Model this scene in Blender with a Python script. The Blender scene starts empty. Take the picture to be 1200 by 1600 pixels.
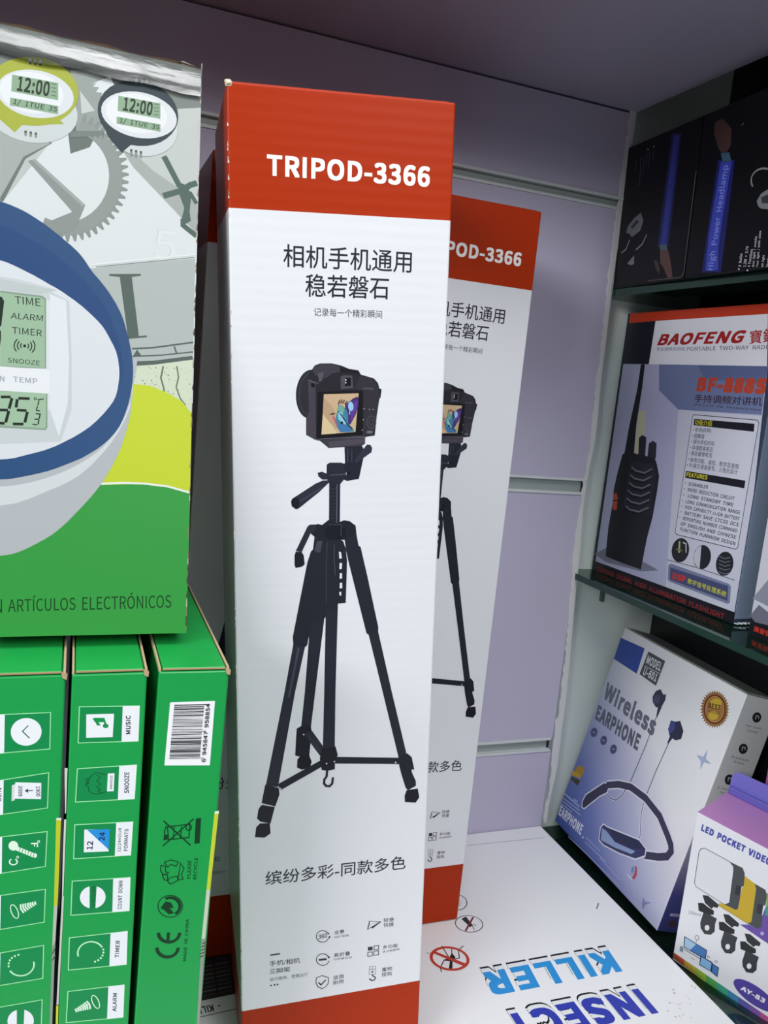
import bpy, bmesh, math, random
from mathutils import Matrix, Vector
from mathutils.geometry import tessellate_polygon
S=bpy.context.scene; COL=S.collection
# ---------------------------------------------------------------- camera
cd=bpy.data.cameras.new('camera'); cam=bpy.data.objects.new('camera',cd); COL.objects.link(cam)
cd.sensor_fit='VERTICAL'; cd.sensor_height=36; cd.lens=28.878; cd.clip_start=.01; cd.clip_end=50
right=Vector((.934,-.3443,.0953)); fwd=Vector((.3554,.9222,-.152)); right.normalize(); fwd=(fwd-right*fwd.dot(right)).normalized(); up=right.cross(fwd)
cam.matrix_world=Matrix(((right.x,up.x,-fwd.x,-.435),(right.y,up.y,-fwd.y,-.6275),(right.z,up.z,-fwd.z,.4045),(0,0,0,1)))
S.camera=cam
# ---------------------------------------------------------------- world, lamps, exposure
w=bpy.data.worlds.new('shop_daylight'); S.world=w; w.use_nodes=True
bg=w.node_tree.nodes['Background']; bg.inputs[0].default_value=(.86,.90,1,1); bg.inputs[1].default_value=.17
def area(name,loc,aim,sx,sy,power,col):
    l=bpy.data.lights.new(name,'AREA'); l.shape='RECTANGLE'; l.size=sx; l.size_y=sy; l.energy=power; l.color=col
    o=bpy.data.objects.new(name,l); COL.objects.link(o); o.location=loc
    o.rotation_euler=(Vector(aim)-Vector(loc)).to_track_quat('-Z','Y').to_euler(); return o
area('ceiling_panel_lamp',(-.75,-1.05,1.75),(-.25,-.2,.2),1.0,.45,15,(.97,.985,1))
area('ceiling_panel_lamp_right',(.05,-1.35,1.85),(-.2,-.1,.2),1.0,.45,16,(.97,.985,1))
area('wall_strip_lamp_left',(-2.25,-1.55,1.15),(-.05,-.1,.3),1.2,.6,42,(.97,.985,1))
area('front_fill_lamp',(.10,-2.6,1.45),(-.1,0,.3),.5,.6,17,(.97,.985,1))  # fill light added in front to brighten the wall and niche end
vs=S.view_settings; vs.view_transform='Standard'; vs.look='None'; vs.gamma=1; vs.exposure=-.13; vs.use_curve_mapping=False
# ---------------------------------------------------------------- materials
MATS={}
def lin(c): return c/12.92 if c<=.04045 else ((c+.055)/1.055)**2.4
def rgb(h): return tuple(lin(int(h[i:i+2],16)/255) for i in (0,2,4))+(1,)
def mat(h,rough=.34,spec=.5,metal=0,noise=0,nscale=30,tone=1.):
    k=(h,rough,spec,metal,noise,tone)
    if k in MATS: return MATS[k]
    m=bpy.data.materials.new('ink_'+h); m.use_nodes=True; nt=m.node_tree; b=nt.nodes['Principled BSDF']
    c=rgb(h); b.inputs['Base Color'].default_value=(c[0]*tone,c[1]*tone,c[2]*tone,1); b.inputs['Roughness'].default_value=rough
    b.inputs['Specular IOR Level'].default_value=spec; b.inputs['Metallic'].default_value=metal
    if noise:
        tc=nt.nodes.new('ShaderNodeTexCoord'); n=nt.nodes.new('ShaderNodeTexNoise'); n.inputs['Scale'].default_value=nscale; n.inputs['Detail'].default_value=4
        mx=nt.nodes.new('ShaderNodeMixRGB'); mx.blend_type='MULTIPLY'; mx.inputs[0].default_value=noise; mx.inputs[1].default_value=rgb(h)
        nt.links.new(tc.outputs['Object'],n.inputs['Vector']); nt.links.new(n.outputs['Fac'],mx.inputs[2]); nt.links.new(mx.outputs[0],b.inputs['Base Color'])
    MATS[k]=m; return m
def board(h,rough=.3,wave=.00012,vec=(0,0,1),spec=.5):
    """laminated corrugated board: faint flute ripple in the gloss"""
    k=('board',h,rough,wave,vec,spec)
    if k in MATS: return MATS[k]
    m=bpy.data.materials.new('board_'+h); m.use_nodes=True; nt=m.node_tree; b=nt.nodes['Principled BSDF']
    b.inputs['Base Color'].default_value=rgb(h); b.inputs['Roughness'].default_value=rough; b.inputs['Specular IOR Level'].default_value=spec
    tc=nt.nodes.new('ShaderNodeTexCoord'); wv=nt.nodes.new('ShaderNodeTexWave'); wv.wave_type='BANDS'; wv.bands_direction='Z' if vec[2] else 'X'
    wv.inputs['Scale'].default_value=55; wv.inputs['Distortion'].default_value=1.2; wv.inputs['Detail'].default_value=1
    n=nt.nodes.new('ShaderNodeTexNoise'); n.inputs['Scale'].default_value=14
    ad=nt.nodes.new('ShaderNodeMath'); ad.operation='ADD'
    bp=nt.nodes.new('ShaderNodeBump'); bp.inputs['Strength'].default_value=.25; bp.inputs['Distance'].default_value=wave
    nt.links.new(tc.outputs['Object'],wv.inputs['Vector']); nt.links.new(tc.outputs['Object'],n.inputs['Vector'])
    nt.links.new(wv.outputs['Fac'],ad.inputs[0]); nt.links.new(n.outputs['Fac'],ad.inputs[1]); nt.links.new(ad.outputs[0],bp.inputs['Height']); nt.links.new(bp.outputs[0],b.inputs['Normal'])
    MATS[k]=m; return m
def gradient(name,stops,axis,lo,hi,rough=.3,axis2=None):
    """printed colour run across a face, fixed to the box (object coordinates in metres)"""
    m=bpy.data.materials.new(name); m.use_nodes=True; nt=m.node_tree; b=nt.nodes['Principled BSDF']; b.inputs['Roughness'].default_value=rough
    tc=nt.nodes.new('ShaderNodeTexCoord'); dp=nt.nodes.new('ShaderNodeVectorMath'); dp.operation='DOT_PRODUCT'; dp.inputs[1].default_value=axis
    mr=nt.nodes.new('ShaderNodeMapRange'); mr.inputs['From Min'].default_value=lo; mr.inputs['From Max'].default_value=hi
    cr=nt.nodes.new('ShaderNodeValToRGB'); el=cr.color_ramp.elements
    while len(el)<len(stops): el.new(.5)
    for e,(p,c) in zip(el,stops): e.position=p; e.color=rgb(c)
    nt.links.new(tc.outputs['Object'],dp.inputs[0]); nt.links.new(dp.outputs['Value'],mr.inputs['Value']); nt.links.new(mr.outputs[0],cr.inputs[0]); nt.links.new(cr.outputs[0],b.inputs['Base Color'])
    return m
def glass_mat():
    m=bpy.data.materials.new('green_float_glass'); m.use_nodes=True; nt=m.node_tree; nt.nodes.remove(nt.nodes['Principled BSDF']); out=nt.nodes['Material Output']
    t=nt.nodes.new('ShaderNodeBsdfTransparent'); t.inputs[0].default_value=(.50,.70,.60,1)
    g=nt.nodes.new('ShaderNodeBsdfGlossy'); g.inputs['Roughness'].default_value=.06; g.inputs[0].default_value=(.85,.95,.9,1)
    f=nt.nodes.new('ShaderNodeFresnel'); f.inputs[0].default_value=1.52; mx=nt.nodes.new('ShaderNodeMixShader')
    df=nt.nodes.new('ShaderNodeBsdfDiffuse'); df.inputs[0].default_value=(.03,.085,.05,1); m2=nt.nodes.new('ShaderNodeMixShader'); m2.inputs[0].default_value=.16
    nt.links.new(t.outputs[0],m2.inputs[1]); nt.links.new(df.outputs[0],m2.inputs[2])
    nt.links.new(f.outputs[0],mx.inputs[0]); nt.links.new(m2.outputs[0],mx.inputs[1]); nt.links.new(g.outputs[0],mx.inputs[2]); nt.links.new(mx.outputs[0],out.inputs[0])
    return m
def tape_mat():
    m=bpy.data.materials.new('clear_tape'); m.use_nodes=True; nt=m.node_tree; b=nt.nodes['Principled BSDF']; out=nt.nodes['Material Output']
    tc=nt.nodes.new('ShaderNodeTexCoord'); n=nt.nodes.new('ShaderNodeTexNoise'); n.inputs['Scale'].default_value=90; n.inputs['Detail'].default_value=5
    mp=nt.nodes.new('ShaderNodeMapping'); mp.inputs['Scale'].default_value=(.45,1,1.6)
    bp=nt.nodes.new('ShaderNodeBump'); bp.inputs['Strength'].default_value=.35; bp.inputs['Distance'].default_value=.0015
    nt.links.new(tc.outputs['Object'],mp.inputs[0]); nt.links.new(mp.outputs[0],n.inputs['Vector']); nt.links.new(n.outputs['Fac'],bp.inputs['Height'])
    nt.nodes.remove(b); t=nt.nodes.new('ShaderNodeBsdfTransparent'); g=nt.nodes.new('ShaderNodeBsdfGlossy'); g.inputs['Roughness'].default_value=.2; mx=nt.nodes.new('ShaderNodeMixShader')
    f=nt.nodes.new('ShaderNodeFresnel'); f.inputs[0].default_value=1.8
    nt.links.new(bp.outputs[0],g.inputs['Normal']); nt.links.new(f.outputs[0],mx.inputs[0]); nt.links.new(t.outputs[0],mx.inputs[1]); nt.links.new(g.outputs[0],mx.inputs[2]); nt.links.new(mx.outputs[0],out.inputs[0]); return m
# ---------------------------------------------------------------- object helpers
def link(name,me,parent=None,loc=None):
    o=bpy.data.objects.new(name,me); COL.objects.link(o)
    if parent: o.parent=parent
    if loc: o.location=loc
    return o
def tag(o,label,cat,group=None):
    o['label']=label; o['category']=cat
    if group: o['group']=group
    return o
def thing(name,label,cat,M,group=None):
    o=bpy.data.objects.new(name,None); COL.objects.link(o); o.empty_display_size=.02; o.matrix_world=M; return tag(o,label,cat,group)
def bx(bm,x0,x1,y0,y1,z0,z1,mi=0):
    v=[bm.verts.new(p) for p in ((x0,y0,z0),(x1,y0,z0),(x1,y1,z0),(x0,y1,z0),(x0,y0,z1),(x1,y0,z1),(x1,y1,z1),(x0,y1,z1))]
    fs=[bm.faces.new([v[i] for i in q]) for q in ((3,2,1,0),(4,5,6,7),(0,1,5,4),(1,2,6,5),(2,3,7,6),(3,0,4,7))]
    for f in fs: f.material_index=mi
    return fs
def mesh(name,bm,mats,parent=None,bevel=0,loc=None,kind=None):
    me=bpy.data.meshes.new(name); bm.normal_update(); bm.to_mesh(me); bm.free()
    for m in mats: me.materials.append(m)
    o=link(name,me,parent,loc)
    if bevel:
        b=o.modifiers.new('edge','BEVEL'); b.width=bevel; b.segments=2; b.limit_method='ANGLE'; b.angle_limit=math.radians(40)
    if kind: o['kind']=kind
    return o
def prism(bm,pts,plane,a,b,mi=0):
    """pts 2-D loop extruded between a and b on the third axis"""
    def P(u,v,t): return {'xz':(u,t,v),'yz':(t,u,v),'xy':(u,v,t)}[plane]
    A=[bm.verts.new(P(u,v,a)) for u,v in pts]; B=[bm.verts.new(P(u,v,b)) for u,v in pts]; n=len(pts)
    fs=[bm.faces.new(A),bm.faces.new(B[::-1])]+[bm.faces.new((A[i],B[i],B[(i+1)%n],A[(i+1)%n])) for i in range(n)]
    for f in fs: f.material_index=mi
    bmesh.ops.recalc_face_normals(bm,faces=fs)
def pose(o,R): return Matrix(((R[0][0],R[0][1],R[0][2],o[0]),(R[1][0],R[1][1],R[1][2],o[1]),(R[2][0],R[2][1],R[2][2],o[2]),(0,0,0,1)))
# ---------------------------------------------------------------- flat print on box faces (face millimetres)
GLYPHS={'A':(213,[[1,0,34,0,59,78,153,78,177,0,211,0,124,257,88,257],[67,104,79,144,105,230,106,230,132,144,145,104]]),'B':(231,[[35,0,117,0,156,5,187,19,207,42,214,75,210,99,200,117,183,129,162,137,162,138,178,147,190,159,197,176,200,194,193,223,175,242,147,253,111,257,35,257],[68,148,68,231,107,231,134,229,153,222,164,209,168,190,164,172,153,159,134,151,106,148],[68,26,68,123,112,123,142,120,164,111,178,97,182,76,178,54,164,38,142,29,112,26]]),'C':(224,[[132,-5,155,-2,176,5,195,17,211,32,193,53,180,41,166,32,151,26,133,24,100,31,75,52,59,85,54,129,59,172,76,205,101,226,134,233,150,231,164,226,176,219,187,209,204,230,192,242,175,252,156,259,134,261,89,252,53,226,29,184,20,128,29,72,52,31,88,4]]),'D':(241,[[35,0,101,0,152,9,190,34,212,75,220,129,212,184,189,224,152,248,99,257,35,257],[68,27,68,230,97,230,136,224,165,204,181,172,187,129,181,86,165,54,136,34,97,27]]),'E':(207,[[35,0,187,0,187,28,68,28,68,121,165,121,165,149,68,149,68,229,183,229,183,257,35,257]]),'F':(194,[[35,0,68,0,68,115,166,115,166,143,68,143,68,229,183,229,183,257,35,257]]),'G':(242,[[136,-5,161,-2,182,4,201,13,215,25,215,133,131,133,131,106,186,106,186,39,177,33,165,28,153,25,139,24,103,31,76,52,59,85,54,129,60,172,77,205,104,226,139,233,157,231,171,226,184,218,194,209,212,230,199,241,183,251,162,258,138,261,91,252,54,226,29,184,20,128,29,72,53,31,90,4]]),'H':(255,[[35,0,68,0,68,121,187,121,187,0,220,0,220,257,187,257,187,149,68,149,68,257,35,257]]),'I':(103,[[35,0,68,0,68,257,35,257]]),'J':(188,[[83,-5,115,2,137,19,150,44,154,75,154,257,121,257,121,78,119,54,111,37,98,27,80,24,67,25,55,31,45,40,35,53,12,36,25,18,41,6,60,-2]]),'K':(227,[[35,0,68,0,68,81,112,134,189,0,225,0,132,159,213,257,176,257,68,128,68,128,68,257,35,257]]),'L':(191,[[35,0,180,0,180,28,68,28,68,257,35,257]]),'M':(285,[[35,0,64,0,64,142,64,160,63,180,62,200,60,218,62,218,82,159,131,26,153,26,201,159,222,218,223,218,222,200,220,180,219,160,219,142,219,0,249,0,249,257,210,257,161,119,143,66,142,66,123,119,74,257,35,257]]),'N':(254,[[35,0,66,0,66,135,65,155,64,175,63,195,62,215,63,215,91,162,185,0,218,0,218,257,187,257,187,123,187,103,188,82,190,62,192,42,190,42,162,95,68,257,35,257]]),'O':(260,[[130,-5,174,5,209,31,231,74,239,129,231,185,209,226,174,252,130,261,86,252,51,226,28,185,20,129,28,74,51,31,86,5],[130,24,98,31,74,52,59,86,54,129,59,172,74,205,98,226,130,233,161,226,185,205,201,172,206,129,201,86,185,52,161,31]]),'P':(222,[[35,0,68,0,68,102,110,102,148,107,178,121,198,146,204,181,198,217,178,240,148,253,109,257,35,257],[68,129,68,230,104,230,134,228,155,220,168,205,172,181,168,158,156,141,135,132,106,129]]),'Q':(260,[[130,22,98,30,74,51,59,85,54,129,59,172,74,205,98,226,130,233,161,226,185,205,201,172,206,129,201,85,185,51,161,30],[208,-64,219,-64,230,-63,238,-61,245,-58,239,-34,233,-35,227,-36,220,-37,212,-37,192,-35,174,-29,160,-18,149,-3,186,11,215,39,233,79,239,129,231,185,209,226,174,252,130,261,86,252,51,226,28,185,20,129,27,78,46,38,76,10,114,-4,128,-28,149,-47,176,-60]]),'R':(223,[[68,135,68,230,111,230,137,228,157,220,169,206,173,185,169,163,157,147,137,138,111,135],[176,0,213,0,147,112,171,122,189,137,201,158,205,185,199,219,180,241,152,253,116,257,35,257,35,0,68,0,68,109,114,109]]),'S':(209,[[106,-5,143,1,170,17,188,40,194,68,190,93,178,112,162,126,141,137,104,153,89,159,75,168,65,180,62,196,65,211,75,223,90,230,110,233,127,231,142,226,156,219,168,209,185,230,170,242,152,252,132,259,110,261,77,256,52,242,35,221,29,193,34,169,46,150,63,137,81,127,118,111,135,103,148,94,157,82,161,65,157,48,146,35,130,27,107,24,87,26,68,33,51,43,36,56,17,33,35,18,56,6,80,-2]]),'T':(210,[[89,0,121,0,121,229,199,229,199,257,11,257,11,229,89,229]]),'U':(253,[[126,-5,163,1,192,20,211,54,218,106,218,257,187,257,187,105,183,66,170,41,150,28,126,24,103,28,84,41,71,66,67,105,67,257,34,257,34,106,41,54,61,20,90,1]]),'V':(202,[[82,0,120,0,201,257,168,257,127,118,102,33,101,33,76,118,34,257,0,257]]),'W':(308,[[63,0,102,0,140,155,153,213,154,213,167,155,206,0,245,0,298,257,267,257,239,117,225,34,223,34,205,117,169,257,140,257,104,117,86,34,85,34,69,117,42,257,9,257]]),'X':(201,[[6,0,40,0,77,69,98,111,99,111,121,69,159,0,195,0,120,131,190,257,156,257,121,191,103,153,102,153,82,191,47,257,11,257,81,133]]),'Y':(186,[[77,0,109,0,109,99,186,257,153,257,120,184,94,128,92,128,67,184,34,257,0,257,77,99]]),'Z':(212,[[18,0,195,0,195,28,57,28,193,237,193,257,30,257,30,229,153,229,18,20]]),'a':(198,[[76,-5,93,-2,109,3,125,12,139,23,140,23,143,0,169,0,169,117,165,149,154,174,133,189,103,195,81,193,61,187,43,179,29,170,41,148,53,156,67,162,82,167,98,168,117,164,129,154,136,138,137,120,85,111,49,97,28,77,21,49,25,26,36,10,54,-1],[85,21,72,23,61,28,54,38,51,51,56,68,70,82,97,92,137,99,137,46,124,35,111,28,98,23]]),'b':(217,[[116,-5,147,2,173,22,192,55,199,98,194,138,179,169,155,188,123,195,107,193,92,187,77,179,63,168,64,202,64,279,32,279,32,0,58,0,61,20,62,20,75,9,89,2,102,-3],[111,22,100,23,89,27,77,33,64,42,64,142,78,153,90,161,103,166,115,168,138,163,154,149,163,127,165,98,161,66,150,42,132,28]]),'c':(179,[[107,-5,124,-3,140,2,155,9,169,19,155,41,145,34,134,28,123,24,110,22,86,27,67,42,55,65,51,95,56,125,68,148,87,163,111,168,122,167,131,164,140,158,149,152,165,173,154,181,142,188,127,193,110,195,75,188,46,169,26,137,18,95,25,53,44,22,72,2]]),'d':(218,[[97,-5,114,-2,129,3,143,12,155,22,156,22,159,0,185,0,185,279,153,279,153,206,154,173,142,182,130,189,116,194,101,195,70,188,43,168,25,137,19,95,24,53,40,21,65,2],[104,22,82,27,65,42,55,65,51,95,56,125,68,148,85,163,106,168,118,167,130,163,141,157,153,148,153,48,141,37,129,29,117,24]]),'e':(194,[[109,-5,127,-3,144,1,158,7,172,15,160,36,149,30,138,25,126,22,113,21,88,26,68,39,55,60,50,88,178,88,179,106,174,143,160,171,136,189,103,195,72,188,44,168,25,137,18,95,25,53,45,22,74,2],[49,110,56,135,68,154,85,166,104,169,124,166,139,154,148,136,151,110]]),'f':(114,[[12,164,37,164,37,0,69,0,69,164,110,164,110,190,69,190,69,220,71,236,76,248,84,255,96,258,101,257,107,256,112,255,118,252,125,277,118,280,110,282,102,283,93,283,68,279,51,266,41,247,37,221,37,190,12,188]]),'g':(198,[[96,-88,136,-82,166,-68,186,-47,193,-22,188,-1,176,13,155,21,126,23,89,23,73,25,63,29,57,36,56,44,57,51,59,57,63,62,68,67,75,64,82,62,89,61,96,60,123,65,145,78,160,99,166,126,164,138,161,149,156,158,150,166,189,166,189,190,123,190,117,192,111,194,104,195,96,195,69,190,46,177,31,155,25,127,27,111,33,97,41,85,50,76,50,75,42,68,35,60,31,50,29,39,30,29,34,20,39,13,46,8,46,6,34,-3,25,-13,20,-25,18,-37,24,-58,40,-74,65,-84],[96,82,80,85,68,94,59,108,56,127,59,146,68,160,80,169,96,172,112,169,125,160,133,146,137,127,133,108,125,94,112,85],[101,-65,78,-63,60,-56,50,-46,46,-32,47,-24,50,-16,56,-8,65,0,72,-1,78,-2,84,-3,90,-3,123,-3,139,-4,151,-8,159,-16,161,-27,157,-41,145,-54,126,-62]]),'h':(213,[[32,0,64,0,64,138,78,151,90,160,103,165,116,167,133,164,144,155,150,139,152,116,152,0,184,0,184,120,181,152,170,176,152,190,126,195,108,193,91,186,77,176,63,163,64,202,64,279,32,279]]),'i':(97,[[32,0,64,0,64,190,32,190],[48,229,57,231,64,235,68,242,70,251,68,259,64,266,57,270,48,271,40,270,33,266,29,259,27,251,29,242,33,235,40,231]]),'j':(97,[[12,-85,36,-80,53,-68,62,-48,64,-22,64,190,33,190,33,-22,32,-37,28,-49,21,-57,9,-59,4,-59,-1,-58,-5,-57,-9,-56,-15,-80,-10,-82,-3,-83,4,-84],[48,229,57,231,64,235,68,242,70,251,68,259,64,266,57,270,48,271,40,270,33,266,29,259,27,251,29,242,33,235,40,231]]),'k':(194,[[32,0,64,0,64,50,99,92,155,0,190,0,118,113,181,190,146,190,65,90,64,90,64,279,32,279]]),'l':(100,[[66,-5,72,-4,77,-4,81,-3,84,-2,80,23,73,22,70,23,67,25,65,29,64,36,64,279,32,279,32,38,34,20,40,7,51,-2]]),'m':(325,[[32,0,64,0,64,138,77,151,89,160,101,165,112,167,128,164,139,155,145,139,147,116,147,0,179,0,179,138,192,151,204,160,216,165,227,167,243,164,254,155,260,139,263,116,263,0,294,0,294,120,291,152,280,176,262,190,237,195,220,192,204,185,189,173,174,159,167,174,156,185,141,192,121,195,105,193,90,186,75,175,62,162,62,162,58,190,32,190]]),'n':(214,[[32,0,64,0,64,138,78,151,90,160,103,165,116,167,133,164,144,155,150,139,152,116,152,0,184,0,184,120,181,152,170,176,152,190,126,195,108,193,91,186,76,175,62,162,62,162,58,190,32,190]]),'o':(213,[[106,-5,139,2,167,22,187,53,194,95,187,137,167,169,139,188,106,195,73,188,45,169,25,137,18,95,25,53,45,22,73,2],[106,22,84,27,66,42,55,65,51,95,55,125,66,148,84,163,106,168,129,163,146,148,157,125,161,95,157,65,146,42,129,27]]),'p':(218,[[32,-80,64,-80,64,-16,63,18,76,8,90,1,103,-3,116,-5,147,2,173,22,192,55,199,98,194,138,179,169,155,188,123,195,107,193,91,187,76,178,62,168,62,168,58,190,32,190],[111,22,100,23,89,27,77,33,64,42,64,142,78,153,91,161,103,166,115,168,138,163,154,149,163,127,165,98,161,66,150,42,132,28]]),'q':(218,[[153,-80,185,-80,185,190,159,190,156,172,155,172,143,182,130,189,116,194,101,195,70,188,43,168,25,137,19,95,24,53,40,21,65,2,97,-5,113,-3,128,3,142,12,154,22,153,-13],[104,22,82,27,65,42,55,65,51,95,56,125,68,148,85,163,106,168,118,167,130,163,141,157,153,148,153,48,141,37,129,29,117,24]]),'r':(136,[[32,0,64,0,64,122,75,143,87,156,100,164,112,166,117,166,122,166,126,165,131,163,137,191,132,193,127,194,122,195,116,195,101,192,86,184,73,172,62,155,62,155,58,190,32,190]]),'s':(164,[[82,-5,112,0,133,12,146,30,151,52,146,75,132,90,114,101,93,110,78,116,65,122,56,131,52,143,54,153,61,162,72,168,88,170,100,169,111,165,121,160,131,153,146,173,134,182,120,189,104,193,87,195,59,191,39,179,26,162,22,141,27,120,39,105,57,94,77,86,93,80,107,72,117,63,120,50,118,38,111,29,99,23,83,20,67,22,53,27,39,34,27,43,11,22,26,11,43,3,62,-3]]),'t':(132,[[92,-5,101,-4,110,-2,119,0,127,2,121,27,116,25,110,23,105,22,99,21,85,24,76,31,71,42,70,58,70,164,121,164,121,190,70,190,70,244,43,244,40,190,9,188,9,164,38,164,38,59,41,33,50,13,66,0]]),'u':(213,[[88,-5,106,-2,122,5,137,16,151,30,152,30,154,0,181,0,181,190,149,190,149,55,136,41,124,31,111,25,97,23,81,26,70,35,64,51,62,74,62,190,29,190,29,70,33,38,44,14,62,0]]),'v':(183,[[73,0,111,0,178,190,146,190,110,82,93,26,91,26,74,82,38,190,5,190]]),'w':(281,[[62,0,99,0,126,102,139,157,141,157,154,103,181,0,220,0,272,190,241,190,213,80,202,27,200,27,187,80,157,190,126,190,96,80,83,27,82,27,70,80,42,190,9,190]]),'x':(175,[[5,0,39,0,64,44,84,78,85,78,106,44,134,0,169,0,106,96,164,190,131,190,107,148,91,117,89,117,70,148,45,190,10,190,68,99]]),'y':(183,[[35,-82,61,-77,80,-63,95,-42,106,-16,178,190,147,190,112,85,97,31,95,31,76,85,38,190,5,190,81,0,77,-15,70,-31,60,-44,49,-53,34,-56,30,-55,26,-55,22,-54,19,-53,13,-78,18,-80,23,-81,29,-82]]),'z':(167,[[12,0,156,0,156,26,53,26,153,173,153,190,23,190,23,164,112,164,12,17]]),'0':(195,[[97,-5,130,4,156,29,172,70,177,129,172,187,156,229,130,253,97,261,64,253,39,229,23,187,18,129,23,70,39,29,64,4],[97,21,77,28,62,47,52,81,48,129,52,177,62,211,77,230,97,236,117,230,133,211,143,177,146,129,143,81,133,47,117,28]]),'1':(195,[[31,0,172,0,172,27,120,27,120,257,96,257,85,251,72,246,58,242,42,238,42,218,88,218,88,27,31,27]]),'2':(195,[[15,0,177,0,177,28,106,28,64,25,105,67,137,108,157,147,165,186,159,217,144,241,121,256,90,261,67,259,47,251,30,239,14,224,33,206,44,217,57,227,71,233,86,235,107,231,121,221,130,205,133,185,126,150,104,112,68,68,15,19]]),'3':(195,[[92,-5,124,0,151,15,168,38,175,69,170,93,159,112,142,125,120,134,120,136,139,145,153,158,163,176,166,197,160,224,145,244,121,257,91,261,70,259,52,253,35,243,20,231,37,210,48,221,61,228,75,233,90,235,108,232,122,224,130,211,133,195,130,175,118,160,96,149,62,146,62,121,100,117,125,107,138,91,142,70,138,50,128,35,111,25,90,22,70,24,53,31,39,40,27,51,10,31,24,17,42,6,65,-2]]),'4':(195,[[119,0,149,0,149,71,183,71,183,96,149,96,149,257,114,257,7,92,7,71,119,71],[119,96,40,96,99,184,119,222,121,222,119,175]]),'5':(195,[[92,-5,123,1,150,18,169,46,176,83,170,120,153,146,128,160,98,165,87,165,78,163,69,159,60,155,67,229,163,229,163,257,39,257,30,137,47,126,58,133,68,137,78,140,90,141,112,137,129,126,139,107,143,83,139,57,127,38,110,26,89,22,68,24,51,31,37,40,26,50,9,29,24,17,42,6,64,-2]]),'6':(195,[[105,-5,134,1,157,18,173,45,179,79,174,114,160,139,137,154,108,159,93,157,77,151,63,141,50,129,56,179,70,212,91,229,116,235,127,234,138,230,148,223,157,215,175,235,163,246,149,254,133,259,114,261,79,254,48,230,27,187,20,123,26,67,44,27,71,3],[50,103,63,118,77,128,90,134,103,136,123,132,137,120,146,102,149,79,145,55,136,37,123,25,105,21,84,26,67,42,56,68]]),'7':(195,[[69,0,103,0,108,69,119,127,141,182,178,237,178,257,17,257,17,229,142,229,110,178,88,125,75,67]]),'8':(195,[[98,-5,131,1,156,15,172,36,178,62,175,85,165,104,151,118,135,129,135,131,147,142,158,156,166,174,169,193,164,220,150,242,128,256,99,261,71,256,49,243,34,222,28,195,31,177,39,161,50,147,63,136,63,135,46,123,31,107,20,88,16,64,22,36,39,15,65,1],[116,139,94,149,75,160,62,175,57,195,60,212,69,225,82,234,98,237,117,233,130,224,139,209,142,191,140,177,135,164,127,151],[98,19,77,23,60,33,49,48,44,67,47,84,54,100,66,113,80,125,106,114,127,101,142,85,148,63,144,45,134,31,119,22]]),'9':(195,[[82,-5,117,3,147,28,168,73,175,139,169,193,151,231,123,254,89,261,61,255,37,238,21,212,15,178,20,143,35,118,57,102,86,97,102,100,118,106,132,116,145,129,139,78,125,45,105,28,81,22,69,23,57,27,47,33,38,42,20,22,32,11,46,3,63,-3],[145,155,132,140,118,129,105,123,91,121,71,125,57,137,48,155,46,178,49,202,58,220,72,232,89,236,111,231,128,216,139,190]]),'-':(122,[[16,86,106,86,106,110,16,110]]),'/':(138,[[4,-63,27,-63,132,278,109,278]]),'.':(98,[[49,-5,58,-3,65,2,70,10,72,20,70,30,65,37,58,42,49,44,40,42,32,37,27,30,26,20,27,10,32,2,40,-3]]),',':(98,[[26,-67,48,-54,64,-38,74,-17,77,7,76,22,70,34,62,42,50,44,41,43,33,38,28,31,26,22,28,12,33,5,41,1,50,-1,54,0,51,-15,44,-28,33,-39,19,-48]]),'(':(119,[[84,-69,103,-60,84,-21,70,21,62,64,59,109,62,153,70,197,84,238,103,277,84,286,62,246,46,204,36,158,32,109,36,59,46,14,62,-29]]),')':(119,[[35,-69,56,-29,72,14,83,59,86,109,83,158,72,204,56,246,35,286,15,277,34,238,49,197,57,153,60,109,57,64,49,21,34,-21,15,-60]]),':':(98,[[49,137,58,138,65,143,70,151,72,161,70,171,65,179,58,184,49,186,40,184,32,179,27,171,26,161,27,151,32,143,40,138],[49,-5,58,-3,65,2,70,10,72,20,70,30,65,37,58,42,49,44,40,42,32,37,27,30,26,20,27,10,32,2,40,-3]]),'°':(130,[[65,168,84,172,99,182,110,197,114,218,110,238,99,254,84,264,65,268,46,264,31,254,20,238,16,218,20,197,31,182,46,172],[65,186,53,188,44,195,38,205,35,218,38,231,44,241,53,248,65,250,77,248,86,241,92,231,95,218,92,205,86,195,77,188]]),'+':(195,[[84,41,110,41,110,117,181,117,181,141,110,141,110,218,84,218,84,141,13,141,13,117,84,117]]),'Í':(103,[[35,0,68,0,68,257,35,257],[45,273,104,318,86,340,31,289]]),'Ó':(260,[[130,-5,174,5,209,31,231,74,239,129,231,185,209,226,174,252,130,261,86,252,51,226,28,185,20,129,28,74,51,31,86,5],[130,24,98,31,74,52,59,86,54,129,59,172,74,205,98,226,130,233,161,226,185,205,201,172,206,129,201,86,185,52,161,31],[123,273,182,318,164,340,109,289]]),"'":(98,[[39,169,58,169,64,234,65,270,32,270,32,234]]),'•':(351,[[175,170,161,167,149,159,141,148,138,133,141,119,149,107,161,99,175,96,190,99,201,107,209,119,212,133,209,148,201,159,190,167]])}
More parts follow.
